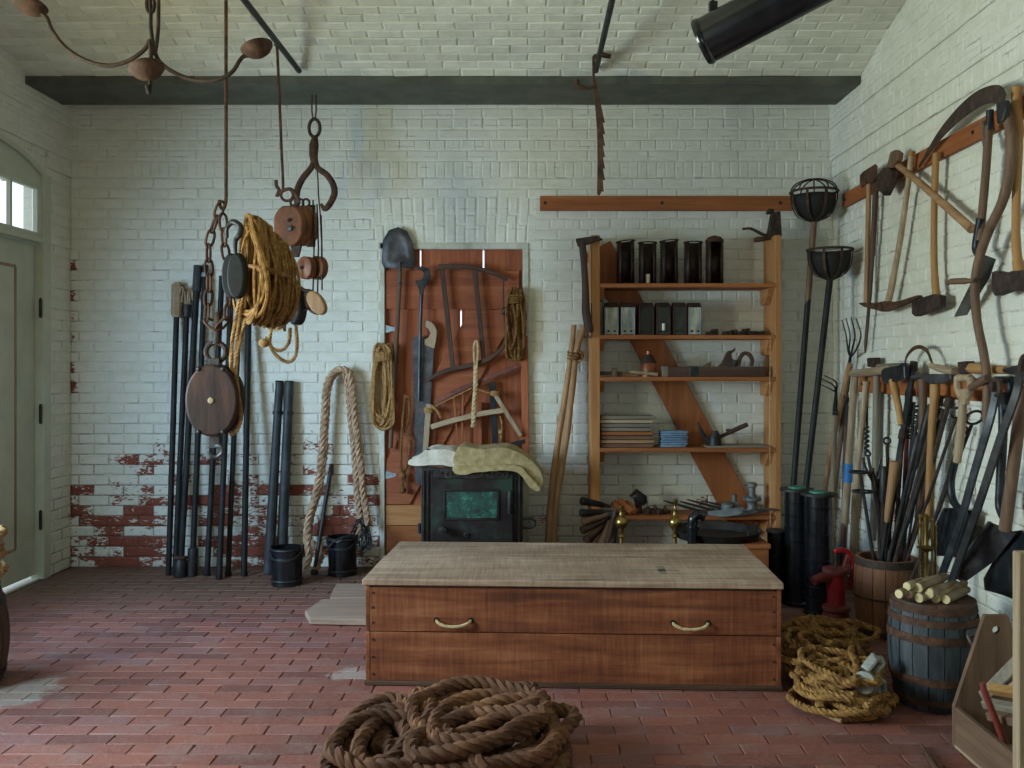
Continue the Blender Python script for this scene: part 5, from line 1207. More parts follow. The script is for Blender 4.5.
keg, krad = barrel('blue_keg', 'small blue-grey wooden keg with brown hoops and a lid of boards', kb, .150, .187, .171, .452, 18, ((.09, .03), (.30, .034), (.70, .036), (.86, .03), (.965, .028)), M_['blueblack'], M_['rust'])
c = kb + V((.5, -.87, 0)).normalized() * .19 + V((0, 0, .30)); w = MB()
w.box(c + V((-.0, .006, .055)), (.075, .02, .035), math.radians(30)); w.build('handle_plate', M_['steel'], keg, bevel=.004)
w = MB(); u = V((.87, .5, 0)); o_ = V((.5, -.87, 0)); w.tube(spline([c + u * -.038 + V((0, 0, .05)), c + u * -.042 + o_ * .022 + V((0, 0, .02)), c + u * -.03 + o_ * .03 + V((0, 0, -.005)), c + u * .03 + o_ * .03 + V((0, 0, -.005)), c + u * .042 + o_ * .022 + V((0, 0, .02)), c + u * .038 + V((0, 0, .05))], 5), .006, 8); w.build('bail_handle', M_['steel'], keg)
# cut sticks on the keg
slabs = ['round cut stick lying lowest on the keg lid, its pale end by the pink one', 'round cut stick with a pinkish end on the keg lid', 'round cut stick with its pale end in the middle of the row', 'thick cut stick lying on top of the others', 'split cut stick beside the split yellow one', 'split stick with a yellow face across the keg lid', 'short thick cut stick at the outer edge of the keg lid', 'thin cut stick lying at the back of the heap', 'cut stick resting across the two back sticks']
tips = [((899, 594), (935, 584), .020, 0), ((908.5, 594.5), (940, 583), .018, 0), ((919, 598), (950, 588), .021, 0), ((918, 588), (945, 576.5), .022, .012), ((929, 594), (950, 586), .021, 0), ((935.5, 602), (964, 584), .021, 0), ((946, 604), (967, 593), .020, 0), ((907, 586.5), (938, 578), .019, .03), ((930, 592), (955, 583), .017, .01)]
ztop_ = kb.z + .452 + .014
for k, ((x0, y0), (x1, y1), r, up) in enumerate(tips):
    Y0 = 3.87 + .015 * (k % 2); a = P(x0, y0, Y0); b = P(x1, y1, Y0 + .17)
    t_ = thing('cut_stick', slabs[k], 'stick', (a + b) / 2 - V((0, 0, r)), 'cut sticks on the keg'); a = V(a); b = V(b)
    a.z = max(a.z, ztop_ + r); b.z = max(b.z, ztop_ + r); d = (b - a).normalized()
    w = MB(); m_ = a.lerp(b, .5); pts = [a, a.lerp(b, .33) + V((0, 0, .002)), a.lerp(b, .7), b, b + d * .03]; w.tube(pts, [r, r * 1.04, r * .98, r * .8, r * .25], 12); w.build('bark', M_['bark'], t_)
    w = MB(); w.lathe([(r * .96, 0), (r * .9, .003), (0, .004)], 12, a, -d); w.build('cut_end', mat('pinkish_cut_end', 'c49a86', 'd0a994') if k == 1 else M_['cutwood'], t_)
# brown barrel for tools
bb = V((2.0, 5.03, 0))
brl, brad = barrel('brown_barrel', 'brown wooden barrel holding iron tools by the side wall', bb, .145, .168, .160, .425, 16, ((.95, .04), (.5, .01), (.05, .03)), M_['chest_z'], M_['rust_d'], lid=False)
# red hand pump
pb = FL(836, 619); t_ = thing('hand_pump', 'red cast-iron hand water pump standing by the brown barrel', 'pump', pb); s = pb.y / F
w = MB(); w.lathe([(14.5 * s, 0), (14.5 * s, 2 * s), (13 * s, 4 * s), (12 * s, 8 * s), (14 * s, 10 * s), (13.5 * s, 13 * s), (9.5 * s, 15 * s)], 24, pb); w.build('base', M_['redrust'], t_)
w = MB(); w.lathe([(9.4 * s, 14 * s), (9 * s, 18 * s), (9 * s, 42 * s), (10 * s, 46 * s)], 24, pb); w.build('cylinder', M_['red'], t_)
w = MB(); w.lathe([(10 * s, 45 * s), (13 * s, 46 * s), (13.5 * s, 48 * s), (13 * s, 51 * s), (7 * s, 52.5 * s), (0, 52.5 * s)], 24, pb); w.build('top_cap', M_['redrust'], t_)
w = MB(); w.tube(spline([pb + V((-7 * s, -.01, 42 * s)), pb + V((-13 * s, -.02, 43 * s)), pb + V((-19 * s, -.03, 42 * s)), pb + V((-25 * s, -.04, 39 * s))], 5), [.034, .034, .033, .032, .03, .03, .029, .028, .028, .027, .026, .026, .025, .025, .025, .025], 12); w.build('spout', M_['redrust'], t_)
w = MB(); w.rod(pb + V((0, 0, 52 * s)), pb + V((0, 0, 68 * s)), .009); w.build('plunger_rod', M_['rust'], t_)
w = MB(); w.sweep(spline([pb + V((-2 * s, 0, 67.5 * s)), pb + V((6 * s, 0, 69 * s)), pb + V((13 * s, 0, 66 * s)), pb + V((17 * s, .0, 57 * s)), pb + V((16 * s, 0, 44 * s)), pb + V((13 * s, 0, 30 * s))], 5), .03, .028, (0, -1, 0)); w.build('lever', M_['red'], t_, bevel=.006)
w = MB(); w.bar(pb + V((8 * s, 0, 48 * s)), pb + V((13 * s, 0, 64 * s)), .035, .03, (0, -1, 0)); w.build('fulcrum', M_['redrust'], t_, bevel=.005)
# black flanged casings
def casing(x, ybase, r, h, label, flange=True):
    f = FL(x, ybase); t_ = thing('black_casing', label, 'casing', f)
    w = MB(); pr = [(0, 0), (r * 1.18, 0), (r * 1.18, .02), (r, .03), (r, h)] if flange else [(0, 0), (r, 0), (r, h)]
    w.lathe(pr + [(0, h)], 28, f); w.build('tube', M_['blackpaint'], t_)
    k = 0; z = .09
    while z < h - .05:
        w = MB(); w.lathe([(r, z - .006), (r * 1.06, z - .003), (r * 1.06, z + .003), (r, z + .006)], 28, f, close=False); w.build('rib', M_['blackpaint'], t_); z += .078 if flange else .2
    w = MB(); R_ = r * (1.38 if flange else 1.12); w.lathe([(r, h - .012), (R_, h - .01), (R_, h + .004), (r * .8, h + .006), (0, h + .006)], 28, f); w.build('top_flange', M_['iron'], t_)
    if flange:
        w = MB(); w.lathe([(0, 0), (r * .72, 0), (r * .72, .01), (0, .011)], 24, f + V((0, 0, h + .006))); w.build('teal_disc', M_['verd'], t_)
casing(776, 601, .055, .45, 'short plain black casing beside the corner of the chest', False)
casing(797, 604, .076, .72, 'tall ribbed black casing with a flanged top, standing between two others')
casing(819, 613, .078, .72, 'tall ribbed black casing with a flanged top, next to the red pump')
# caddy with offcuts by the side wall
kx0, kx1, ky0, ky1 = 1.668, 1.995, 2.86, 3.54; km = (kx0 + kx1) / 2
t_ = thing('tool_caddy', 'open grey-brown wooden carrying box with a holed end board, full of offcuts', 'tool box', (km, (ky0 + ky1) / 2, 0))
for y in (ky1 - .011, ky0 + .011):
    w = MB(); pl = [V((kx0, y, 0)), V((kx1, y, 0)), V((kx1, y, .157)), V((km + .045, y, .515)), V((km - .045, y, .515)), V((kx0, y, .157))]
    hole = V((km, y, .458)); ring = [hole + V((math.cos(q) * .016, 0, math.sin(q) * .016)) for q in [-PI / 2 + T2 * j / 12 for j in range(12)]]
    mid_ = V((km, y, 0)); half1 = [mid_, pl[1], pl[2], pl[3], V((km, y, .515))] + [r_ for r_ in reversed(ring[:7])]
    half2 = [V((km, y, .515)), pl[4], pl[5], pl[0], mid_] + [ring[0]] + [r_ for r_ in reversed(ring[6:])]
    half2 = [mid_, ring[0]] + list(reversed(ring[6:])) + [V((km, y, .515)), pl[4], pl[5], pl[0]]
    w.plate(half1, .022, (0, -1, 0)); w.plate(half2, .022, (0, -1, 0)); w.build('end_board', M_['brown_z'], t_, smooth=0)
for x in (kx0 + .010, kx1 - .010):
    w = MB(); bxx(w, x - .010, x + .010, ky0 + .022, ky1 - .022, .012, .157); w.build('side_board', M_['brown_y'], t_, smooth=0, bevel=.002)
w = MB(); bxx(w, kx0, kx1, ky0 + .022, ky1 - .022, 0, .012); w.build('bottom_board', M_['ash_y'], t_, smooth=0)
w = MB(); w.rod((km, ky0, .46), (km, ky1 - .03, .40), .0) if False else None
offs = [((984, 698, 3.45), (1026, 655, 3.3), .05, .03, 'grey_x', 'flat grey offcut leaning up out of the carrying box'), ((1000, 690, 3.40), (1030, 672, 3.3), .04, .02, 'ash_x', 'pale grey offcut lying across the carrying box'), ((988, 688, 3.30), (1024, 694, 3.24), .035, .03, 'yellow_x', 'short yellow offcut on top in the carrying box'), ((985, 703, 3.38), (1030, 712, 3.2), .04, .03, 'grey_x', 'dark grey offcut lying low in the carrying box'), ((990, 715, 3.3), (1035, 725, 3.1), .04, .03, 'brown_x', 'brown offcut at the bottom of the carrying box')]
for a, b, ww, hh, m_, lab in offs:
    w = MB(); w.bar(P(*a), P(*b), ww, hh, (0, -.6, .8)); solo(w, 'scrap_offcut', M_[m_], lab, 'offcut', 'offcuts in the carrying box', smooth=0, bevel=.003)
w = MB(); w.tube([P(982.5, 683, 3.2), P(984, 690, 3.2), V((1.755, 3.22, .016))], [.010, .012, .012], 10); solo(w, 'red_handle', M_['redrust'], 'thin dull red rod standing in the carrying box', 'rod')
w = MB(); bxx(w, 1.538, 1.63, 2.82, 2.86, 0, .905); solo(w, 'upright_post', M_['ash_z'], 'upright weathered tan post standing before the carrying box', 'post', smooth=0, bevel=.004)
# ================================================================== RIGHT WALL
NX = (-1, 0, 0)
yr0 = F * XR / (847 - CX)
for nm, z0, z1, y0, lab in (('tool_rail', 2.61, 2.708, yr0, 'upper brown board fixed along the side wall carrying axes and a scythe'), ('tool_rail', 1.315, 1.428, 6.05, 'lower brown board fixed along the side wall behind the barrels')):
    w = MB(); bxx(w, XR - .035, XR - .006, 3.2, y0, z0, z1); t_ = solo(w, nm, M_['rail_y'], lab, 'rail', smooth=0, bevel=.003)
    for y in (y0 - .06, 5.2, 4.5, 3.8): w = MB(); w.lathe([(.01, 0), (.01, .006), (0, .008)], 8, V((XR - .035, y, (z0 + z1) / 2)), NX); w.build('bolt', M_['iron'], t_)
def peg(t_, p): pass
def handle(t_, pts, r, m_, d, name='handle', flat=None):
    w = MB(); q = spline([R(x, y, d if not isinstance(d, (list, tuple)) else d[i]) for i, (x, y) in enumerate(pts)], 5)
    rr = r if not isinstance(r, (list, tuple)) else [r[min(len(r) - 1, int(i / 5))] for i in range(len(q))]
    w.tube(q, rr, 10); return w.build(name, M_[m_], t_)
def head(t_, pts, d, th, m_, name='head', bev=.004):
    w = MB(); w.plate([R(x, y, d) for x, y in pts], th, NX); return w.build(name, M_[m_], t_, smooth=0, bevel=bev)
def hung(name, label, cat, px, py, d=.07): return thing(name, label, cat, R(px, py, d))
# hoe
t_ = hung('grub_hoe', 'hoe with a broad rusty blade and a slim tan handle on the upper rail', 'hoe', 866, 308)
head(t_, [(860.5, 175), (863, 172), (875.5, 164), (877, 166), (876, 180), (871, 183), (867, 184), (862, 188), (860.5, 184)], .09, .012, 'rust'); handle(t_, [(869, 180), (868, 230), (866, 307)], .016, 'tan_z', .075)
t_ = hung('spear_hook', 'thin dark tapering iron pole beside the hoe on the upper rail', 'pole', 865, 352)
handle(t_, [(876, 181), (874.5, 215), (872, 260), (869, 305), (865, 353)], [.018, .017, .014, .011, .005], 'dark_z', .06, 'shaft'); head(t_, [(873, 184), (879, 180), (880, 190), (874, 194)], .06, .03, 'rust', 'socket')
# mallet-headed axe with the diagonal handle
t_ = hung('diagonal_axe', 'axe hung slantwise by its dark head on the upper rail', 'axe', 930, 196, .1)
head(t_, [(880, 188), (881, 174), (886, 168), (892, 167), (895, 171), (893, 184), (887, 196)], .10, .045, 'rust_d'); head(t_, [(889, 168), (893, 152), (897, 150), (901, 153), (900, 160), (895, 168)], .10, .035, 'brown_z', 'poll')
handle(t_, [(895, 163), (920, 183), (945, 205), (972, 229)], [.018, .020, .022, .024], 'tan_y', .09)
# pickaxe
t_ = hung('pickaxe', 'pickaxe with a weathered grey-brown handle hung head down', 'pickaxe', 886, 310)
handle(t_, [(911.5, 153), (908, 185), (901, 235), (893, 280), (887.5, 305)], [.016, .016, .017, .02, .024], 'ash_z', .075); w = MB()
w.sweep(spline([R(861.5, 303.5, .09), R(873, 306, .09), R(886, 306.5, .09), R(900, 304, .09), R(920, 296.5, .09)], 5), [.010, .018, .026, .03, .034, .036, .038, .042, .05, .06, .064, .06, .05, .042, .038, .034, .03, .027, .024, .02, .016], .034, NX); w.build('head', M_['rust'], t_, bevel=.004)
handle(t_, [(911.8, 151), (911.2, 156)], .02, 'yellow_z', .075, 'handle_cap')
# yellow axe
t_ = hung('felling_axe', 'axe with a straight yellow handle and dark wedge head hung head down', 'axe', 930, 316)
handle(t_, [(936, 153), (934.5, 200), (934, 250), (935, 280), (936.5, 296)], [.018, .017, .018, .02, .023], 'yellow_z', .075)
head(t_, [(915, 302), (917, 300), (930, 296), (936, 294), (942.5, 295.5), (943, 307), (935, 311), (918, 316.5), (915, 314)], .08, .04, 'rust_d')
# hanging spade with D handle
t_ = hung('hanging_spade', 'spade with a strapped shaft and a narrow dark blade hung behind the scythe', 'spade', 965, 317)
handle(t_, [(989, 125), (986, 170), (982, 215), (979, 240)], .019, 'brown_z', .10)
handle(t_, [(990, 110), (989.5, 122), (988, 138)], [.017, .018, .02], 'iron_blue', .10, 'grip_strap'); handle(t_, [(983, 122), (984, 135), (987, 150)], .014, 'brown_z', .09, 'grip_fork')
handle(t_, [(981, 218), (977, 240), (976.5, 250), (981, 257)], .02, 'iron_blue', .105, 'socket')
w = MB(); pts = [R(985, 255, .11), R(996, 259, .04), R(990, 277, .03), R(967, 315, .03), R(954, 317, .12), R(971, 291, .13)]; w.plate(pts, .005, (-.6, -.8, 0)); w.build('blade', M_['steel'], t_, smooth=0)
# scythe
t_ = hung('scythe', 'scythe with a long bent brown shaft and a black curved blade on the upper rail', 'scythe', 984, 418)
handle(t_, [(1003, 108), (1008, 118), (1012, 140), (1010, 170), (1003, 200), (990, 228), (980, 255), (975, 285), (977, 320), (984, 355), (987, 385), (986, 420)], [.024, .024, .024, .023, .022, .022, .021, .021, .02, .02, .019], 'brown_z', .13, 'shaft')
handle(t_, [(947.5, 283), (952, 281.5), (968, 281), (975, 280)], [.013, .016, .012, .01], 'brown_y', .15, 'grip')
w = MB(); w.tube([R(974.6 + math.cos(q) * 5, 280 + math.sin(q) * .6, .13 + math.sin(q) * .026) for q in [T2 * k / 14 for k in range(14)]], .005, 6, closed=True); w.build('grip_ring', M_['iron'], t_)
w = MB(); q = spline([R(1004, 100, .14), R(999, 95, .13), R(990, 94.5, .12), (R(975, 101, .10)), R(955, 118, .09), R(937, 139, .08), R(919, 167, .07)], 5)
w.sweep(q, [(.05 + .03 * min(1, i / 6)) * (1 if i < 16 else 1 - .82 * ((i - 16) / 14) ** 1.5) for i in range(len(q))], .006, NX); w.build('blade', M_['rust_d'], t_)
head(t_, [(999, 104), (1007, 100), (1009, 108), (1005, 122), (1000, 124)], .15, .03, 'iron', 'heel_clamp')
# big axe at the edge
t_ = hung('broad_axe', 'large axe with a swelling pale handle and a dark head hung beside the scythe', 'axe', 1010, 296)
handle(t_, [(1017, 87), (1016.5, 110), (1018.5, 140), (1016.5, 190), (1016, 240), (1018, 262), (1019, 272)], [.022, .024, .019, .018, .02, .024, .026], 'yellow_z', .08)
head(t_, [(996, 272), (999, 271), (1010, 273), (1016, 271), (1034, 270), (1034, 291), (1012, 291), (999, 296), (996, 290)], .09, .045, 'rust_d')
# ---------------------------------------------------------------- lower rail
LN = [0]
# hay forks leaning in the corner
def fork(name, label, tines, neck, foot, d0, d1, m_, hm='iron'):
    f = R(foot[0], foot[1], d1); t_ = thing(name, label, 'fork', V((f.x, f.y, 0)) if foot[1] > 520 else f)
    nk = R(neck[0], neck[1], d0)
    for (pts) in tines:
        w = MB(); q = spline([nk] + [R(x, y, d0 + .02) for x, y in pts], 5); w.tube(q, [.008 - .005 * i / len(q) for i in range(len(q))], 6); w.build('tine', M_['iron'], t_)
    w = MB(); w.tube([nk + V((0, 0, .01)), nk.lerp(f, .12)], [.01, .02], 8); w.build('ferrule', M_['iron'], t_)
    w = MB(); w.tube([nk.lerp(f, .1), nk.lerp(f, .5), f], .018, 10); w.build('handle', M_[m_], t_)
fork('hay_fork', 'long hay fork with four curved tines pointing up in the corner', [[(848, 350), (846, 335), (842, 320)], [(849, 350), (850, 335), (846, 318)], [(852, 350), (855, 335), (851, 317)], [(856, 350), (861, 335), (856, 318)]], (850.5, 357), (826, 560), .06, .10, 'brown_z')
fork('spread_fork', 'hay fork with long straight tines leaning out from the corner', [[(833, 385), (818, 377)], [(836, 382), (824, 375.5)], [(832, 390), (820, 384)]], (836, 392), (829, 590), .14, .22, 'ash_z')
fork('short_fork', 'short black fork standing between pale handles below the rail', [[(845, 398), (842, 393)], [(848, 397), (847, 391)], [(850, 398), (851, 392)]], (847, 404), (842, 585), .10, .14, 'dark_z')
def floor_handle(name, label, cat, pts, r, m_, d, extra=None, group=None):
    q = [R(x, y, d if not isinstance(d, (list, tuple)) else d[i]) for i, (x, y) in enumerate(pts)]; b = q[-1]
    t_ = thing(name, label, cat, b, group); w = MB(); sp = spline(q, 5)
    rr = r if not isinstance(r, (list, tuple)) else [r[min(len(r) - 1, int(i / 5))] for i in range(len(sp))]
    w.tube(sp, rr, 10); w.build('handle', M_[m_], t_)
    if extra: extra(t_)
    return t_
floor_handle('pale_pole', 'pale tan pole leaning beside the long hay fork', 'pole', [(850, 364), (843, 395), (833, 440), (824, 500), (821, 585)], .02, 'tan_z', .12)
def blueb(t_): handle(t_, [(848.6, 463), (847.8, 482)], .029, 'blueband', .12, 'blue_band'); handle(t_, [(842.6, 542), (842.2, 560)], .030, 'blueband', .12, 'blue_band')
floor_handle('banded_pole', 'thick pale handle with blue bands standing under the auger grip', 'handle', [(855.5, 374), (853, 400), (850, 445), (847, 490), (843, 540), (841, 580)], [.022, .024, .025, .027, .028], 'ash_z', .12, blueb)
floor_handle('knobbed_pole', 'pale wooden handle with a rounded knob end, standing beside the auger bit', 'handle', [(866.5, 381), (866, 386), (864, 405), (860, 445), (856, 490), (853, 560)], [.022, .02, .019, .021, .024], 'ash_z', .14)
floor_handle('grey_pole', 'straight grey-brown wooden handle hanging under the auger grip', 'handle', [(876.5, 374), (876, 420), (875, 470), (873, 540)], .021, 'grey_z', .10)
floor_handle('thin_grey_pole', 'thin grey handle hanging against the white wall below the rail', 'handle', [(882, 392), (881, 440), (880, 520)], .013, 'grey_z', .05)
# auger
t_ = hung('wood_auger', 'wood auger with a thick cross grip and a dark spiral bit', 'auger', 866, 450, .12)
w = MB(); w.tube([R(850.5, 374, .13), R(853, 373.5, .13), R(870, 372, .13), R(887, 370, .13), R(889.5, 370, .13)], [.016, .024, .026, .024, .018], 10); w.build('grip', M_['ash_y'], t_)
w = MB(); w.tube([R(866.5, 372, .11), R(867, 428, .11)], .008, 8); w.build('shank', M_['iron'], t_)
w = MB(); q = []
for i in range(60): f = i / 59; c = R(866.8, 427 + 24 * f, .11); a = f * 2 * PI * 5; q.append(c + V((math.cos(a) * .010, math.sin(a) * .012, 0)))
w.tube(q, .008, 6); w.build('spiral_bit', M_['iron'], t_)
# mattock lying on the rail
t_ = hung('rail_mattock', 'mattock lying along the top of the lower rail', 'mattock', 885, 367, .05)
head(t_, [(870.5, 358), (877, 357.5), (877, 367), (871, 367)], .06, .05, 'rust_d'); handle(t_, [(874, 367), (890, 366.5), (906, 366)], .02, 'grey_y', .05)
# dark hatchet with yellow handle
t_ = hung('dark_hatchet', 'hatchet with a flat slate head up and a short yellow handle', 'hatchet', 898, 430, .14)
head(t_, [(883.5, 371), (886, 368), (900, 365.5), (904, 362.5), (906.5, 366), (907, 379), (900, 381), (886, 384), (884, 380)], .15, .03, 'iron_blue'); handle(t_, [(893, 380), (896, 395), (899, 410), (901, 425)], [.024, .02, .018, .018], 'yellow_z', .15)
# sickle
t_ = hung('sickle', 'sickle with an arched blade and wooden grip resting on the lower rail', 'sickle', 935, 368, .09)
w = MB(); q = spline([R(904.5, 365, .09), R(907, 356, .09), R(913, 349, .09), (R(920, 347, .09)), R(927, 351, .09), R(931, 360, .09), R(933, 366, .09)], 5); w.sweep(q, [.006 + .016 * math.sin(PI * i / (len(q) - 1)) ** .6 for i in range(len(q))], .005, NX); w.build('blade', M_['rust'], t_)
handle(t_, [(931, 365.5), (937, 367.5), (948, 370.5), (955, 371.5)], [.016, .02, .02, .022], 'ash_y', .09, 'grip')
# hatchet with tan handle
t_ = hung('tan_hatchet', 'hatchet with a grey wedge head up and a tan handle reaching down', 'hatchet', 932, 500, .11)
head(t_, [(905, 378.5), (915, 375), (930, 374), (952, 374), (953, 380), (944, 383.5), (932, 384.5), (922, 377.5), (911, 380)], .12, .022, 'steel'); handle(t_, [(935, 384), (934.5, 400), (932, 425), (930, 470), (928, 520)], [.026, .022, .02, .02], 'yellow_z', .12)
floor_handle('brown_pole', 'brown handle hanging between the two hatchets', 'handle', [(922, 377), (923, 395), (922, 440), (921, 480), (919, 520)], [.026, .022, .022, .022], 'brown_z', .08)
# yellow-handled axe lying on rail
t_ = hung('rail_axe', 'short axe with a yellow handle lying along the lower rail', 'axe', 985, 370, .07)
head(t_, [(962, 362), (970, 361), (972, 366), (971, 373), (963, 374)], .07, .05, 'rust_d'); handle(t_, [(970, 368), (985, 369), (1006, 370)], [.026, .02, .018], 'yellow_y', .07)
head(t_, [(1004, 370), (1014, 366), (1028, 364), (1028, 376), (1010, 374)], .07, .03, 'iron', 'bit')
# D-handled shovel, blade down
def dshovel(name, label, grip, shaft, strap, blade, d, gm, bm, bl_d=.05):
    t_ = hung(name, label, 'shovel', *blade[0], bl_d)
    gx, gy, gw, gh = grip; dd = d
    w = MB(); w.tube([R(gx - gw, gy, dd), R(gx + gw, gy, dd)], .018, 10); w.build('grip_bar', M_[gm[0]], t_)
    for s in (-1, 1):
        w = MB(); w.tube(spline([R(gx + s * gw, gy - 1, dd), R(gx + s * gw * .95, gy + gh * .5, dd), R(gx + s * gw * .3, gy + gh, dd)], 5), [.02 - .0 * i for i in range(11)], 9); w.build('grip_fork', M_[gm[0]], t_)
    head(t_, [(gx - gw * .8, gy + gh * .55), (gx + gw * .8, gy + gh * .55), (gx + gw * .35, gy + gh * 1.35), (gx - gw * .35, gy + gh * 1.35)], dd, .03, gm[0], 'grip_web')
    handle(t_, shaft, .02, gm[1], d, 'shaft'); handle(t_, strap, .019, 'iron_blue', d, 'neck')
    w = MB(); w.plate([R(x, y, bl_d + (0 if i % 2 else .0)) for i, (x, y) in enumerate(blade)], .012, (-.9, -.45, 0)); w.build('blade', M_[bm], t_, smooth=0, bevel=.003)
dshovel('square_shovel', 'square-bladed shovel with a grey wooden D grip on the lower rail', (964.5, 378, 6.5, 20), [(963, 402), (961, 430), (957, 462)], [(957, 455), (951, 480), (953, 500), (962, 512)], [(944, 508), (961, 507.5), (976, 512), (974, 530), (962, 556), (937, 556), (932, 545), (936, 525)], .12, ('ash_z', 'ash_z'), 'iron_blue', .06)
t_ = hung('long_mallet_stick', 'short brown stick slanting across the lower rail', 'stick', 980, 385, .16); handle(t_, [(971, 388), (975, 385), (988, 378)], .018, 'brown_y', .16, 'stick')
dshovel('blue_shovel', 'large scoop shovel with a blue-black D grip', (1004, 380, 8, 22), [(1003, 405), (1003, 430), (1001, 470)], [(1001, 465), (1000, 490), (1000, 508), (1008, 525)], [(1008, 532), (1022, 530), (1040, 545), (1040, 610), (1003, 595), (985, 590), (984, 578), (995, 558)], .13, ('iron_blue', 'iron_blue'), 'iron_blue', .10)
t_ = thing('brown_shovel', 'shovel with a reddish brown shaft and a folded dark blade leaning out from the wall', 'shovel', R(955, 580, .22))
handle(t_, [(1024, 385), (1018, 430), (1011, 485), (1005, 530)], .026, 'brown_z', .17, 'shaft')
w = MB(); pts = [R(990, 522, .20), R(1000, 526, .17), R(1017, 533, .13), R(1013, 540, .10), R(996, 560, .12), R(964, 583, .16), R(951, 576, .22), R(968, 552, .22)]; w.plate(pts, .008, (-.6, -.7, .3)); w.build('blade', M_['steel'], t_, smooth=0, bevel=.002)
w = MB(); w.sweep([R(990, 522, .21), R(968, 552, .23), R(951, 576, .23)], .012, .02, NX); w.build('rolled_edge', M_['steel'], t_, bevel=.003)
# tongs
for k, (pts, lab) in enumerate((([(996, 392), (990, 420), (975, 470), (958, 530), (941, 577)], 'flat black iron bar with a ring eye leaning on the square shovel'), ([(1020, 372), (1016, 395), (1000, 440), (977, 510), (951, 583)], 'long flat black iron bar with a hooked top leaning across the shovels'))):
    t_ = thing('tong_bar', lab, 'iron bar', R(*pts[-1], .3)); w = MB(); n = len(pts); w.sweep(spline([R(x, y, .2 + .12 * i / n) for i, (x, y) in enumerate(pts)], 5), .034, .016, (-.8, -.6, 0)); w.build('bar', M_['iron_blue' if k == 0 else 'iron'], t_, bevel=.003)
    c = R(*pts[0], .2); w = MB()
    if k == 0: w.tube([c + V((0, math.cos(q) * .034, math.sin(q) * .036 + .02)) for q in [T2 * j / 16 for j in range(16)]], .012, 8, closed=True); w.build('ring_eye', M_['rust_d'], t_)
    else: w.tube(spline([c, c + V((0, -.03, .06)), c + V((0, -.1, .06)), c + V((0, -.13, 0))], 5), .014, 8); w.build('hook', M_['rust_d'], t_)
# ---------------------------------------------------------------- iron tools standing in the brown barrel
bt = bb
def inb(px, py, d): return R(px, py, d)
def bar_in(name, label, top, k, r, m_, Yt, fin=None, mid_=None):
    Yt = min(Yt, 2.19 * F / (top[0] - CX)); a = P(top[0], top[1], Yt); ang = k * 2.399; b = bt + V((math.cos(ang) * .07, math.sin(ang) * .07, .035)); t_ = thing(name, label, 'iron tool', b)
    q = [a, b] if mid_ is None else spline([a, P(mid_[0], mid_[1], Yt), b], 6); w = MB(); w.tube(q, r, 8); w.build('shaft', M_[m_], t_)
    if fin: fin(t_, a, (b - a).normalized())
    return t_
def ring(rad_, wr=.007, m_='iron'):
    def f(t_, a, d):
        u = V((1, -.3, 0)).normalized(); c = a - d * rad_; w = MB(); w.tube([c + u * (math.cos(q) * rad_) - d * (math.sin(q) * rad_) for q in [T2 * j / 18 for j in range(18)]], wr, 7, closed=True); w.build('ring_eye', M_[m_], t_)
    return f
def paddle(t_, a, d):
    w = MB(); w.tube([a - d * .02, a, a + d * .16, a + d * .2], [.014, .022, .022, .012], 9); w.build('grip', M_['iron'], t_)
def zig(t_, a, d):
    w = MB(); q = []
    for i in range(13): q.append(a + d * (.02 + i * .016) + V(((-1) ** i * .05, 0, 0)))
    w.tube(spline(q, 3), .0065, 6); w.build('bent_wire_head', M_['iron'], t_)
def branding(t_, a, d):
    w = MB()
    for z in (.0, .11): w.tube([a + d * z + V((math.cos(q) * .055, math.sin(q) * .055, 0)) for q in [T2 * j / 16 for j in range(16)]], .007, 6, closed=True)
    w.build('ring_head', M_['iron'], t_)['kind'] = 'stuff'
def prong(t_, a, d):
    for s in (-1, 1):
        w = MB(); w.tube(spline([a + d * .1, a + V((s * .04, 0, .01)), a + V((s * .05, 0, .06))], 5), .008, 7); w.build('prong', M_['iron'], t_)
def cap(t_, a, d): w = MB(); w.tube([a - d * .004, a + d * .05], [.02, .026], 9); w.build('end_cap', M_['rust_d'], t_)
def turned(t_, a, d): w = MB(); w.tube([a - d * .006, a, a + d * .06, a + d * .28, a + d * .34], [.02, .03, .026, .02, .014], 10); w.build('wood_grip', M_['tan_z'], t_)
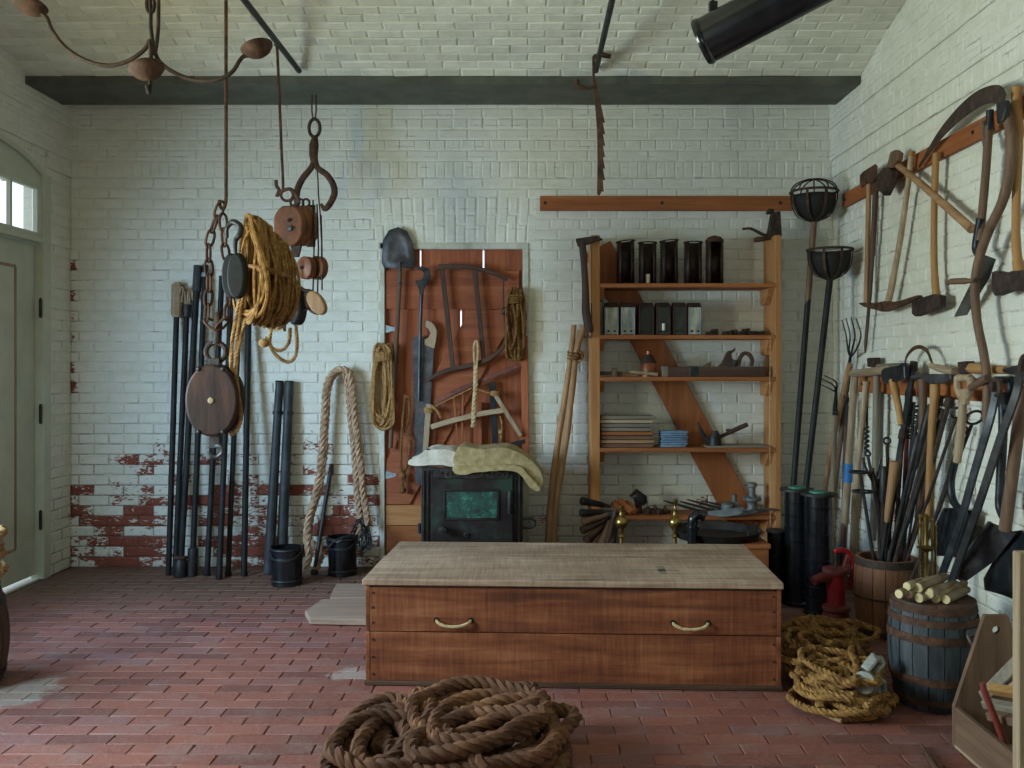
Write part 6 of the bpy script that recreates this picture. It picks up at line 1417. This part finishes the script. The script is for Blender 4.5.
spec = [('gunstock_bar', 'maroon iron bar leaning from the barrel up to the lower rail', (909, 392), .014, 'redrust', 5.25, paddle), ('flat_lever', 'dark flat-topped bar rising highest from the brown barrel', (914, 362), .019, 'iron_blue', 5.3, cap),
        ('ring_poker', 'thin iron poker with a ring eye beside the square shovel shaft', (972, 424), .009, 'rust_d', 4.75, ring(.036)), ('thick_poker', 'thick purple-brown iron rod in the barrel slanting toward the shovel', (950, 398), .013, 'rust_d', 4.9, cap), ('double_rod', 'dark iron rod slanting beside the thick purple-brown rod', (943, 410), .012, 'iron', 4.95, cap),
        ('wire_rack_iron', 'iron rod with a zigzag wire head standing in the barrel', (914, 402), .010, 'iron', 5.15, zig), ('ladle_rod', 'thin iron rod with a small ring top leaning by the zigzag head', (923, 393), .009, 'iron_blue', 5.1, ring(.016)),
        ('ring_iron', 'iron with two stacked rings standing at the edge of the brown barrel', (860, 472), .010, 'iron', 5.12, branding), ('pronged_iron', 'two-pronged iron standing in the brown barrel', (872, 468), .012, 'rust_d', 5.15, prong),
        ('turned_handle_tool', 'iron tool with a flared pale wooden grip standing in the brown barrel', (895, 462), .011, 'iron', 5.0, turned), ('thin_rod', 'plain thin steel rod leaning between wire rack and wooden grip', (926, 420), .008, 'iron_blue', 4.95, cap), ('curl_rod', 'iron rod with a hooked ring leaning near the tan hatchet handle', (956, 418), .009, 'rust_d', 4.85, ring(.03)),
        ('purple_bar', 'heavy purple-brown bar crossing in front of the tan hatchet handle', (940, 396), .014, 'rust_d', 4.85, cap), ('bent_poker', 'slender poker leaning past the square shovel neck', (962, 434), .008, 'rust_d', 4.7, ring(.02)), ('flat_file', 'flat dark bar standing between the zigzag head and the hatchet', (930, 408), .013, 'iron', 4.95, paddle), ('stub_bar', 'dark bar leaning behind the pale wooden grip', (903, 430), .012, 'rust_d', 5.1, cap), ('low_rod', 'rod rising behind the two-pronged iron', (887, 444), .010, 'rust_d', 5.2, ring(.018)), ('tapered_rod', 'tapered dark rod leaning through the middle of the barrel', (918, 438), .011, 'iron', 4.95, paddle), ('hooked_rod', 'thin dark rod with a small eye behind the stacked rings', (868, 456), .009, 'iron', 5.2, ring(.014)),
        ('short_bar', 'short dark iron bar standing low in the brown barrel', (884, 470), .013, 'rust_d', 5.05, paddle), ('square_rod', 'square dark rod leaning in the barrel toward the black casings', (878, 480), .012, 'iron', 5.2, cap)]
for k, (nm, lab, top, r, m_, Yt, fin) in enumerate(spec): bar_in(nm, lab, top, k, r, m_, Yt, fin)
# brass hearth set beside the keg
hb = P(926, 600, 4.45); hb.z = 0; t_ = thing('hearth_set', 'brass hearth tool set standing between the barrel and the keg', 'fire irons', hb)
s = 4.45 / F
def hz_(y): return H + (CY - y) * s
w = MB(); w.lathe([(0, 0), (.075, 0), (.075, .012), (.03, .03), (.012, .04), (.010, hz_(560)), (.012, hz_(552)), (.045, hz_(547.5)), (.012, hz_(545)), (.009, hz_(535)), (.014, hz_(520)), (.016, hz_(516)), (0, hz_(513))], 16, hb); w.build('stand', M_['brass'], t_)
for k, (dx_, y0) in enumerate(((-8, 521), (5, 517), (10, 524), (-3, 515))):
    a = hb + V((dx_ * s, -.03 + .02 * k, hz_(y0))); b = hb + V((dx_ * s * 1.3 - .01, -.04 + .02 * k, .03)); w = MB(); dn = (b - a).normalized()
    w.tube([a, a + dn * .012, a + dn * .03, a + dn * .05, a + dn * .07, a + dn * .1, a + dn * .12, b], [.004, .011, .006, .010, .007, .01, .005, .005], 9); w.build(('poker', 'tongs', 'brush', 'hearth_shovel')[k], M_['brass'], t_)
# ================================================================== HANGING FROM THE CEILING
zr = 3.425
def tierod(X, lab):
    y0, y1 = 2.45, 5.90; w = MB(); w.rod((X, y0, zr), (X, y1, zr), .018, n=10); t_ = solo(w, 'tie_rod', M_['iron'], lab, 'tie rod'); return t_
tierod(-1.5, 'dark iron tie rod under the vault carrying the pulleys'); tierod(.445, 'dark iron tie rod under the vault carrying the long saw')
# ---- chandelier of cups
YC = 3.57; k0 = P(150, 20, YC)
def K(px, py, dy=0): return P(px, py, YC + dy)
t_ = thing('cup_chandelier', 'rusty iron hanging fixture with curved arms ending in cups', 'chandelier', K(150, 60))
for pts, lab in (([(150, 40), (144, 50), (128, 61), (108, 65.5), (85, 60), (65, 47), (52, 30), (47, 18), (42, 14)], 0), ([(153, 48), (160, 62), (175, 73), (195, 80), (215, 80), (231, 73), (240, 60), (245, 56), (256, 56)], 0), ([(150, 40), (151, 55), (150.5, 80), (149, 93), (147, 85)], -.05)):
    w = MB(); q = spline([K(x, y, lab * i / 4) for i, (x, y) in enumerate(pts)], 6); w.tube(q, .0085, 8); w.build('arm', M_['rust_d'], t_)
def cup(c, r, axis):
    r *= 1.08; w = MB(); pr = [(0, -r * .58), (r * .35, -r * .54), (r * .75, -r * .3), (r * .98, 0), (r * 1.0, .006), (r * .95, .006), (r * .7, -r * .2), (0, -r * .45)]
    w.lathe(pr, 22, c, axis); w.build('cup', M_['rust_r'], t_)
cup(K(30, 5), .062, (.2, .25, 1)); cup(K(257, 48), .060, (-.35, .1, 1)); cup(K(147, 69, -.1), .062, (-.3, .2, 1))
w = MB(); top = V((K(150, 0).x, YC, zr)); w.tube(spline([K(155, 55), K(158, 30), K(158.5, 0), top + V((.03, 0, -.3)), top + V((0, 0, .02)), top + V((-.03, 0, -.3)), K(150, 0), K(151, 30), K(155, 55)], 6), .008, 8); w.build('hanging_loop', M_['rust_d'], t_)
w = MB(); w.tube([K(150.5 + math.cos(q) * 4, 4 + math.sin(q) * 9) for q in [T2 * j / 16 for j in range(16)]], .007, 7, closed=True); w.build('ring', M_['rust_d'], t_)
# ---- first tackle
Y1 = 4.47
def A(px, py, d=0): return P(px, py, Y1 + d)
t_ = thing('hanger_rod', 'long thin rust-brown hanger rod holding the chain and the rope coil', 'rod', A(222, 210))
w = MB(); w.tube(spline([V((-1.5, Y1, zr - .02)), A(226, 40), A(226, 120), A(226, 190), A(225.5, 203), A(223, 209), A(220, 206), A(219.5, 200)], 5), .009, 8); w.build('rod', M_['rust'], t_)
w = MB(); w.tube([V((-1.5 + .0, Y1 + .0, zr)) + V((math.cos(q) * .03, 0, math.sin(q) * .03)) for q in [T2 * j / 16 for j in range(16)]], .009, 7, closed=True); w.build('top_eye', M_['rust'], t_)
chain('tackle_chain', spline([A(222, 203, -.01), A(215, 222, -.01), A(208.5, 245, -.01), A(209, 270, -.01), A(209, 295, -.01), A(206, 318, -.01), A(213, 327, -.01), A(222, 328, -.01), A(228, 318, -.01), A(229, 300, -.01), A(228, 270, -.01), A(224, 240, -.01), A(223, 215, -.01)], 6), .09, .0072, 'rust-brown chain looped from the hanger rod to the oval pulley block', 'chain', 'rust', wid=.44)
c = A(216, 400); s = Y1 / F
t_ = thing('oval_pulley_block', 'large oval dark wooden pulley block hanging in front of the poles', 'pulley', A(216, 455))
def oval(cc, rx, rz_, n=36): return [cc + V((math.copysign(abs(math.cos(q)) ** .96, math.cos(q)) * rx, 0, math.copysign(abs(math.sin(q)) ** .96, math.sin(q)) * rz_)) for q in [T2 * j / n for j in range(n)]]
for dy, nm in ((-.05, 'front_cheek'), (.05, 'rear_cheek')):
    w = MB(); w.plate(oval(c + V((0, dy, 0)), 26 * s, 35.5 * s), .045, (0, -1, 0)); w.build(nm, M_['blockwood'], t_, smooth=50, bevel=.012, seg=3)
w = MB(); w.lathe([(24 * s, -.024), (22 * s, 0), (24 * s, .024)], 30, c, (0, 1, 0)); w.build('sheave', M_['iron'], t_)
w = MB(); w.lathe([(.016, 0), (.014, .006), (0, .008)], 14, c + V((0, -.073, 0)), (0, -1, 0)); w.build('pin', M_['ash_z'], t_)
for dx_, dz_ in ((-12, 31), (12, 31), (-12, -31), (12, -31)):
    w = MB(); w.ball(c + V((dx_ * s, -.07, dz_ * s)), .013, 8); w.build('bolt', M_['iron'], t_)
for a, b in (((216, 372), (216, 358)), ((216, 430), (216, 448))):
    w = MB(); w.bar(A(*a), A(*b), 10 * s, .05); w.build('strap', M_['iron'], t_, bevel=.003)
w = MB(); w.tube([A(216 + math.cos(q) * 10, 352 + math.sin(q) * 9.5, -.0) for q in [T2 * j / 20 for j in range(20)]], .013, 9, closed=True); w.build('eye', M_['rust_d'], t_)
w = MB(); w.tube([A(217, 344), A(217.5, 335), A(218, 320), A(218, 312)], [.022, .018, .022, .015], 10); w.build('swivel', M_['rust_d'], t_)
w = MB(); w.tube(spline([A(216, 446, -.02), A(221, 447, -.03), A(222, 453, -.03), A(216, 457, -.03), A(210, 453, -.03), A(210, 448, -.03)], 5), .011, 8); w.build('lower_hook', M_['steel'], t_)
# dark single block on a hook
t_ = thing('dark_pulley_block', 'narrow black pulley block with a hook, against the golden rope coil', 'pulley', A(238, 298, -.08))
w = MB(); w.plate(oval(A(238, 276, -.08), 9 * s, 22.5 * s), .035, (-.5, -.86, 0)); w.plate(oval(A(232, 276, -.02), 9 * s, 22.5 * s), .03, (-.5, -.86, 0)); w.build('cheeks', M_['poleblack'], t_, smooth=50, bevel=.01, seg=2)
w = MB(); w.tube(spline([A(227, 238, -.05), A(227, 228, -.06), A(233, 222, -.07), A(240, 226, -.08), (A(240, 234, -.08)), A(235.5, 241, -.07), A(235.5, 255, -.07)], 6), [.008 + .007 * math.sin(PI * i / 36) for i in range(37)], 9); w.build('hook', M_['iron'], t_)
# golden rope coil
t_ = thing('rope_coil', 'big golden rope coil hung from the hanger rod', 'rope', A(262, 335, .15)); w = MB()
ctr0, ctr1 = A(250, 268, -.05), A(284, 286, .45)
for i in range(84):
    f = rnd.random(); c = ctr0.lerp(ctr1, f); axd = V((.75, .66, 0)).normalized(); sd = V((.66, -.75, 0))
    hh = (.262 - .035 * f) * rnd.uniform(.78, 1.06); ww = rnd.uniform(.05, .18); ph = rnd.uniform(0, 6); pts = []
    for j in range(16):
        q = T2 * j / 16; pts.append(c + sd * (math.sin(q) * ww * (1 - .35 * math.cos(q))) + axd * (math.sin(q * 2 + ph) * .02) + V((0, 0, math.cos(q) * hh + rnd.uniform(-.006, .006))))
    w.tube(spline(pts, 3, True), .0088, 5, closed=True)
w.build('turns', M_['rope_gold'], t_)
w = MB()
for i in range(5): w.tube([A(262 + math.cos(q) * 16 + i * 3, 268 + i * 1.5 + math.cos(q) * 3, .02 + .1 * i / 5 + math.sin(q) * .16) for q in [T2 * j / 16 for j in range(16)]], .009, 5, closed=True)
w.build('binding', M_['rope_dark'], t_)
for pts in ([(243, 296), (238, 330), (236, 370), (240, 405), (241, 420), (236, 432), (230, 434)], [(240, 298), (233, 335), (231, 365), (235, 372)], [(246, 318), (238, 350), (236, 375)], [(271, 328), (270, 345), (278, 357), (288, 362), (295, 357), (297, 345), (296, 325)], [(268, 340), (266, 338), (272, 348), (282, 350), (289, 342), (290, 328)]):
    w = MB(); q = spline([A(x, y, -.03 if x < 250 else .25) for x, y in pts], 6); w.rope(q, .0105, n=4); w.build('tail', M_['rope_tan'], t_)
w = MB(); w.ball(A(264, 343, .25), .03, 8, (1, 1, .8)); w.build('knot', M_['rope_tan'], t_)
# ---- second tackle (further back)
Y2 = 5.44; s2 = Y2 / F
def G(px, py, d=0): return P(px, py, Y2 + d)
t_ = thing('second_hanger_rod', 'thin rust-brown hanger rod holding the rusty pulley blocks', 'rod', G(283, 200))
w = MB(); w.tube(spline([V((-1.5, Y2, zr + .02)), V((-1.53, Y2, zr)), G(277, 48), G(279, 90), G(281.5, 150), G(283, 186), G(281, 191), G(278, 189)], 5), .009, 8); w.build('rod', M_['rust'], t_)
w = MB(); w.tube(spline([G(276, 180), G(276.5, 186), G(279, 190), G(277, 196), G(281, 192), G(290, 189), G(297, 196), G(299, 203)], 5), .011, 8); w.tube([G(287 + math.cos(q) * 6, 195 + math.sin(q) * 6) for q in [T2 * j / 14 for j in range(14)]], .009, 7, closed=True); w.build('hook', M_['rust'], t_)
t_ = thing('rusty_double_block', 'rust-red wooden double pulley block hung below the big open hook', 'pulley', G(293, 250))
def octo(cx, cy, rx, ry, d): return [G(cx + rx * math.cos(q) * (1.06 if abs(math.cos(q) * math.sin(q)) > .3 else 1), cy + ry * math.sin(q) * (1.06 if abs(math.cos(q) * math.sin(q)) > .3 else 1), d) for q in [T2 * (j + .5) / 24 for j in range(24)]]
nn_ = (-.35, -.94, 0)
for k, (cx, d) in enumerate(((290, -.06), (297, .04), (304, .14))):
    w = MB(); w.plate(octo(cx, 226, 14.5 - k * .5, 20, d), .045, nn_); w.build('cheek', M_['redblock'], t_, smooth=50, bevel=.008, seg=2)
for k, (cx, d) in enumerate(((293, -.01), (301, .09))):
    w = MB(); w.lathe([(.085, -.02), (.07, 0), (.085, .02)], 20, G(cx, 226, d), nn_); w.build('sheave', M_['iron'], t_)
w = MB(); w.lathe([(.018, 0), (.016, .006), (0, .008)], 8, G(290, 228, -.085), nn_); w.build('pin', M_['iron'], t_)
w = MB(); w.lathe([(.014, 0), (.01, .004), (0, .004)], 5, G(289, 220, -.085), nn_); w.build('star_mark', M_['hole'], t_)
for x in (294, 300, 306):
    w = MB(); w.tube([G(x + math.cos(q) * 3.5, 203 + math.sin(q) * 4, .02 * (x - 294)) for q in [T2 * j / 12 for j in range(12)]], .008, 6, closed=True); w.build('shackle', M_['rust_d'], t_)
w = MB(); w.plate([G(x, y, .0) for x, y in ((290, 244), (302, 244), (299, 257), (294, 257))], .03, (0, -1, 0)); w.build('strap', M_['rust_d'], t_, bevel=.003)
for x in (309, 313): w = MB(); w.bar(G(x, 205, .16), G(x, 247, .16), .03, .012); w.build('side_strap', M_['rust_d'], t_, bevel=.002)
# round small blocks
t_ = thing('round_block_pair', 'pair of small round rust-brown pulley sheaves hanging on cords', 'pulley', G(312, 281, .1))
for x, d, r in ((306.5, .05, 11.5), (318, .1, 12)):
    w = MB(); w.lathe([(r * s2 * .8, -.03), (r * s2, -.02), (r * s2, .02), (r * s2 * .8, .03)], 24, G(x, 268, d), (-.6, -.8, 0)); w.build('sheave', M_['redblock'], t_, smooth=40)
    w = MB(); w.lathe([(.012, -.04), (.012, .04)], 8, G(x, 268, d), (-.6, -.8, 0)); w.build('pin', M_['iron'], t_)
for k, (pts) in enumerate(([(313, 200), (314, 250), (313, 292)], [(317, 204), (318.5, 250), (317.5, 293)], [(321, 215), (322, 250), (322, 290)])):
    w = MB(); w.tube([G(x, y, .06) for x, y in pts], .0055, 6); solo(w, 'pulley_cord', M_['rust_d'], ('thin cord running down past the round sheaves, innermost of three', 'middle thin cord running down past the round sheaves', 'thin cord running down past the round sheaves, outermost of three')[k], 'cord', 'cords beside the round sheaves')
t_ = thing('pale_small_block', 'small pale wooden pulley block tilted below the round sheaves', 'pulley', G(318, 316))
q = Matrix.Rotation(-.55, 3, 'Y')
for d, m_ in ((-.05, 'tan_z'), (.02, 'dark_z')):
    cc = G(317 + (0 if d < 0 else -4), 303, d); w = MB(); w.plate([cc + q @ (p - cc) for p in oval(cc, 7.5 * s2, 13 * s2)], .035, (-.3, -.95, 0)); w.build('cheek', M_[m_], t_, smooth=50, bevel=.008, seg=2)
w = MB(); w.lathe([(.035, -.02), (.028, 0), (.035, .02)], 16, G(315, 303, -.01), (-.3, -.95, 0)); w.build('sheave', M_['iron'], t_)
w = MB(); w.tube(spline([G(295, 262), G(294, 274), G(297, 284), G(304, 290), G(310, 291), G(314, 294)], 5), .011, 8); w.build('hook', M_['rust_d'], t_)
t_ = thing('black_hidden_block', 'black pulley block half hidden behind the golden rope coil', 'pulley', G(299, 326))
w = MB(); w.plate(oval(G(297, 306, .0), 7 * s2, 19 * s2), .07, (-.5, -.86, 0)); w.build('cheek', M_['iron'], t_, smooth=50, bevel=.01, seg=2)
w = MB(); w.tube([G(299, 284), G(298, 291)], .012, 8); w.build('neck', M_['iron'], t_); w = MB(); w.tube([G(302, 312), G(309, 308)], .007, 6); w.build('becket', M_['iron'], t_)
# ---- big open hook under the beam
Y3 = 6.25; s3 = Y3 / F
def Hh(px, py, d=0): return P(px, py, Y3 + d)
t_ = thing('grapple_hook', 'large rusty open hook hanging on a ring below the beam', 'hook', Hh(326, 210))
w = MB(); w.tube([Hh(314.5 + math.cos(q) * 5.5, 128 + math.sin(q) * 9) for q in [T2 * j / 20 for j in range(20)]], .012, 8, closed=True); w.build('ring', M_['rust_d'], t_)
w = MB(); w.tube([Hh(315, 136), Hh(314, 145), Hh(313.5, 155), Hh(314.5, 163)], [.018, .033, .03, .025], 10); w.build('shank', M_['rust'], t_)
for pts in ([(314, 160), (311, 168), (303, 178), (298, 188), (296.5, 197), (297, 204), (292, 207)], [(315, 160), (318, 168), (327, 175), (333, 184), (334.5, 193), (331, 202), (325, 209), (321, 204)]):
    w = MB(); qq = spline([Hh(x, y) for x, y in pts], 6); n = len(qq); w.tube(qq, [.019 + .004 * math.sin(PI * i / n) - .010 * max(0, i / n - .8) * 5 for i in range(n)], 9); w.build('claw', M_['rust'], t_)
w = MB(); w.tube(spline([V((Hh(312, 105).x, Y3, 3.372)), Hh(312, 112), Hh(314, 120), Hh(316, 112), V((Hh(316, 105).x, Y3, 3.372))], 5), .006, 6); w.build('hanging_wire', M_['rust'], t_)
w = MB(); w.tube([Hh(317.5, 170), Hh(318.5, 195), Hh(320, 212), Hh(321.5, 240), Hh(321.5, 262)], .0055, 6); solo(w, 'slack_line', M_['rust_d'], 'thin cord hanging through the large open hook', 'line')
# ---- long toothed ice saw on the second tie rod
Y4 = 5.74
def I(px, py, d=0): return P(px, py, Y4 + d)
t_ = thing('ice_saw', 'long rusty toothed saw hanging from the tie rod over the wall rail', 'saw', I(599, 196))
te = []; y = 92
edge = [(600.5, 112), (603, 122)]
pl = [(592, 57), (594.5, 54), (597, 56), (595, 60), (595, 75), (598, 92), (602, 110)]
y = 112
while y < 188: pl += [(605 - max(0, (y - 170) * .12), y + 11), (602.8 - max(0, (y - 170) * .1), y + 10.2)]; y += 11.5
pl += [(600.5, 194), (599, 196), (597, 194), (597.5, 160), (597, 130), (595, 105), (592.5, 80)]
w = MB(); w.plate([I(x, y) for x, y in pl], .012, (0, -1, 0)); w.build('blade', M_['rust_r'], t_, smooth=0, bevel=.002)
w = MB(); w.tube([I(594, 56), I(600, 55), I(604, 55), I(611, 56.5)], [.010, .014, .018, .014], 9); w.build('upper_grip', M_['rust'], t_)
w = MB(); w.tube(spline([I(595, 87), I(588, 88), I(579, 87), I(577, 84), I(577, 80)], 5), [.012] * 8 + [.016] * 13, 9); w.build('lower_grip', M_['rust'], t_)
# ---- black stovepipe
a, b = P(701, 43, 3.5), P(903, -64, 3.2); t_ = thing('stovepipe', 'glossy black stovepipe hung on a rod under the vault', 'pipe', a); d = (b - a).normalized(); R_ = .088
w = MB(); w.lathe([(R_ * .93, .03), (R_ * .93, 0), (R_ * .97, -.004), (R_, 0), (R_, (b - a).length), (0, (b - a).length)], 36, a, d, close=False); w.build('tube', M_['blackpaint'], t_, smooth=50)
w = MB(); w.lathe([(0, .03), (R_ * .95, .03)], 30, a, d, close=False); w.build('end_plate', M_['iron'], t_)
w = MB(); w.lathe([(R_, .0), (R_ + .004, .006), (R_ + .004, .02), (R_, .026)], 36, a, d, close=False); w.build('end_bead', M_['blackpaint'], t_, smooth=50)
cc = a + d * .05; w = MB(); w.rod(cc + V((0, 0, R_ * .9)), V((cc.x, cc.y, vault(cc.y, 4.3))), .006, n=8); w.box(cc + V((0, 0, R_ + .02)), (.03, .03, .05)); w.build('hanger', M_['iron'], t_)
# ---- keg and rope at the left edge
kb2 = V((-2.685, 4.2, 0))
barrel('dark_keg', 'dark wooden keg near the green door with rope on its lid', kb2, .20, .232, .19, .45, 16, ((.12, .03), (.85, .03)), M_['dark_z'], M_['iron'])
L = []
for k in range(7): L.append((kb2.x + .02, kb2.y, .49 + .036 * k, .17 + .03 * math.sin(k * 2.3), .16, 0, .012, k, k + T2))
coil_rope('tan_rope_coil', 'tan rope coil piled on the dark keg', L, .02, M_['rope_tan'], (kb2.x, kb2.y, .466))
# ---- strip the working property
for o in bpy.data.objects:
    if '_base' in o: del o['_base']
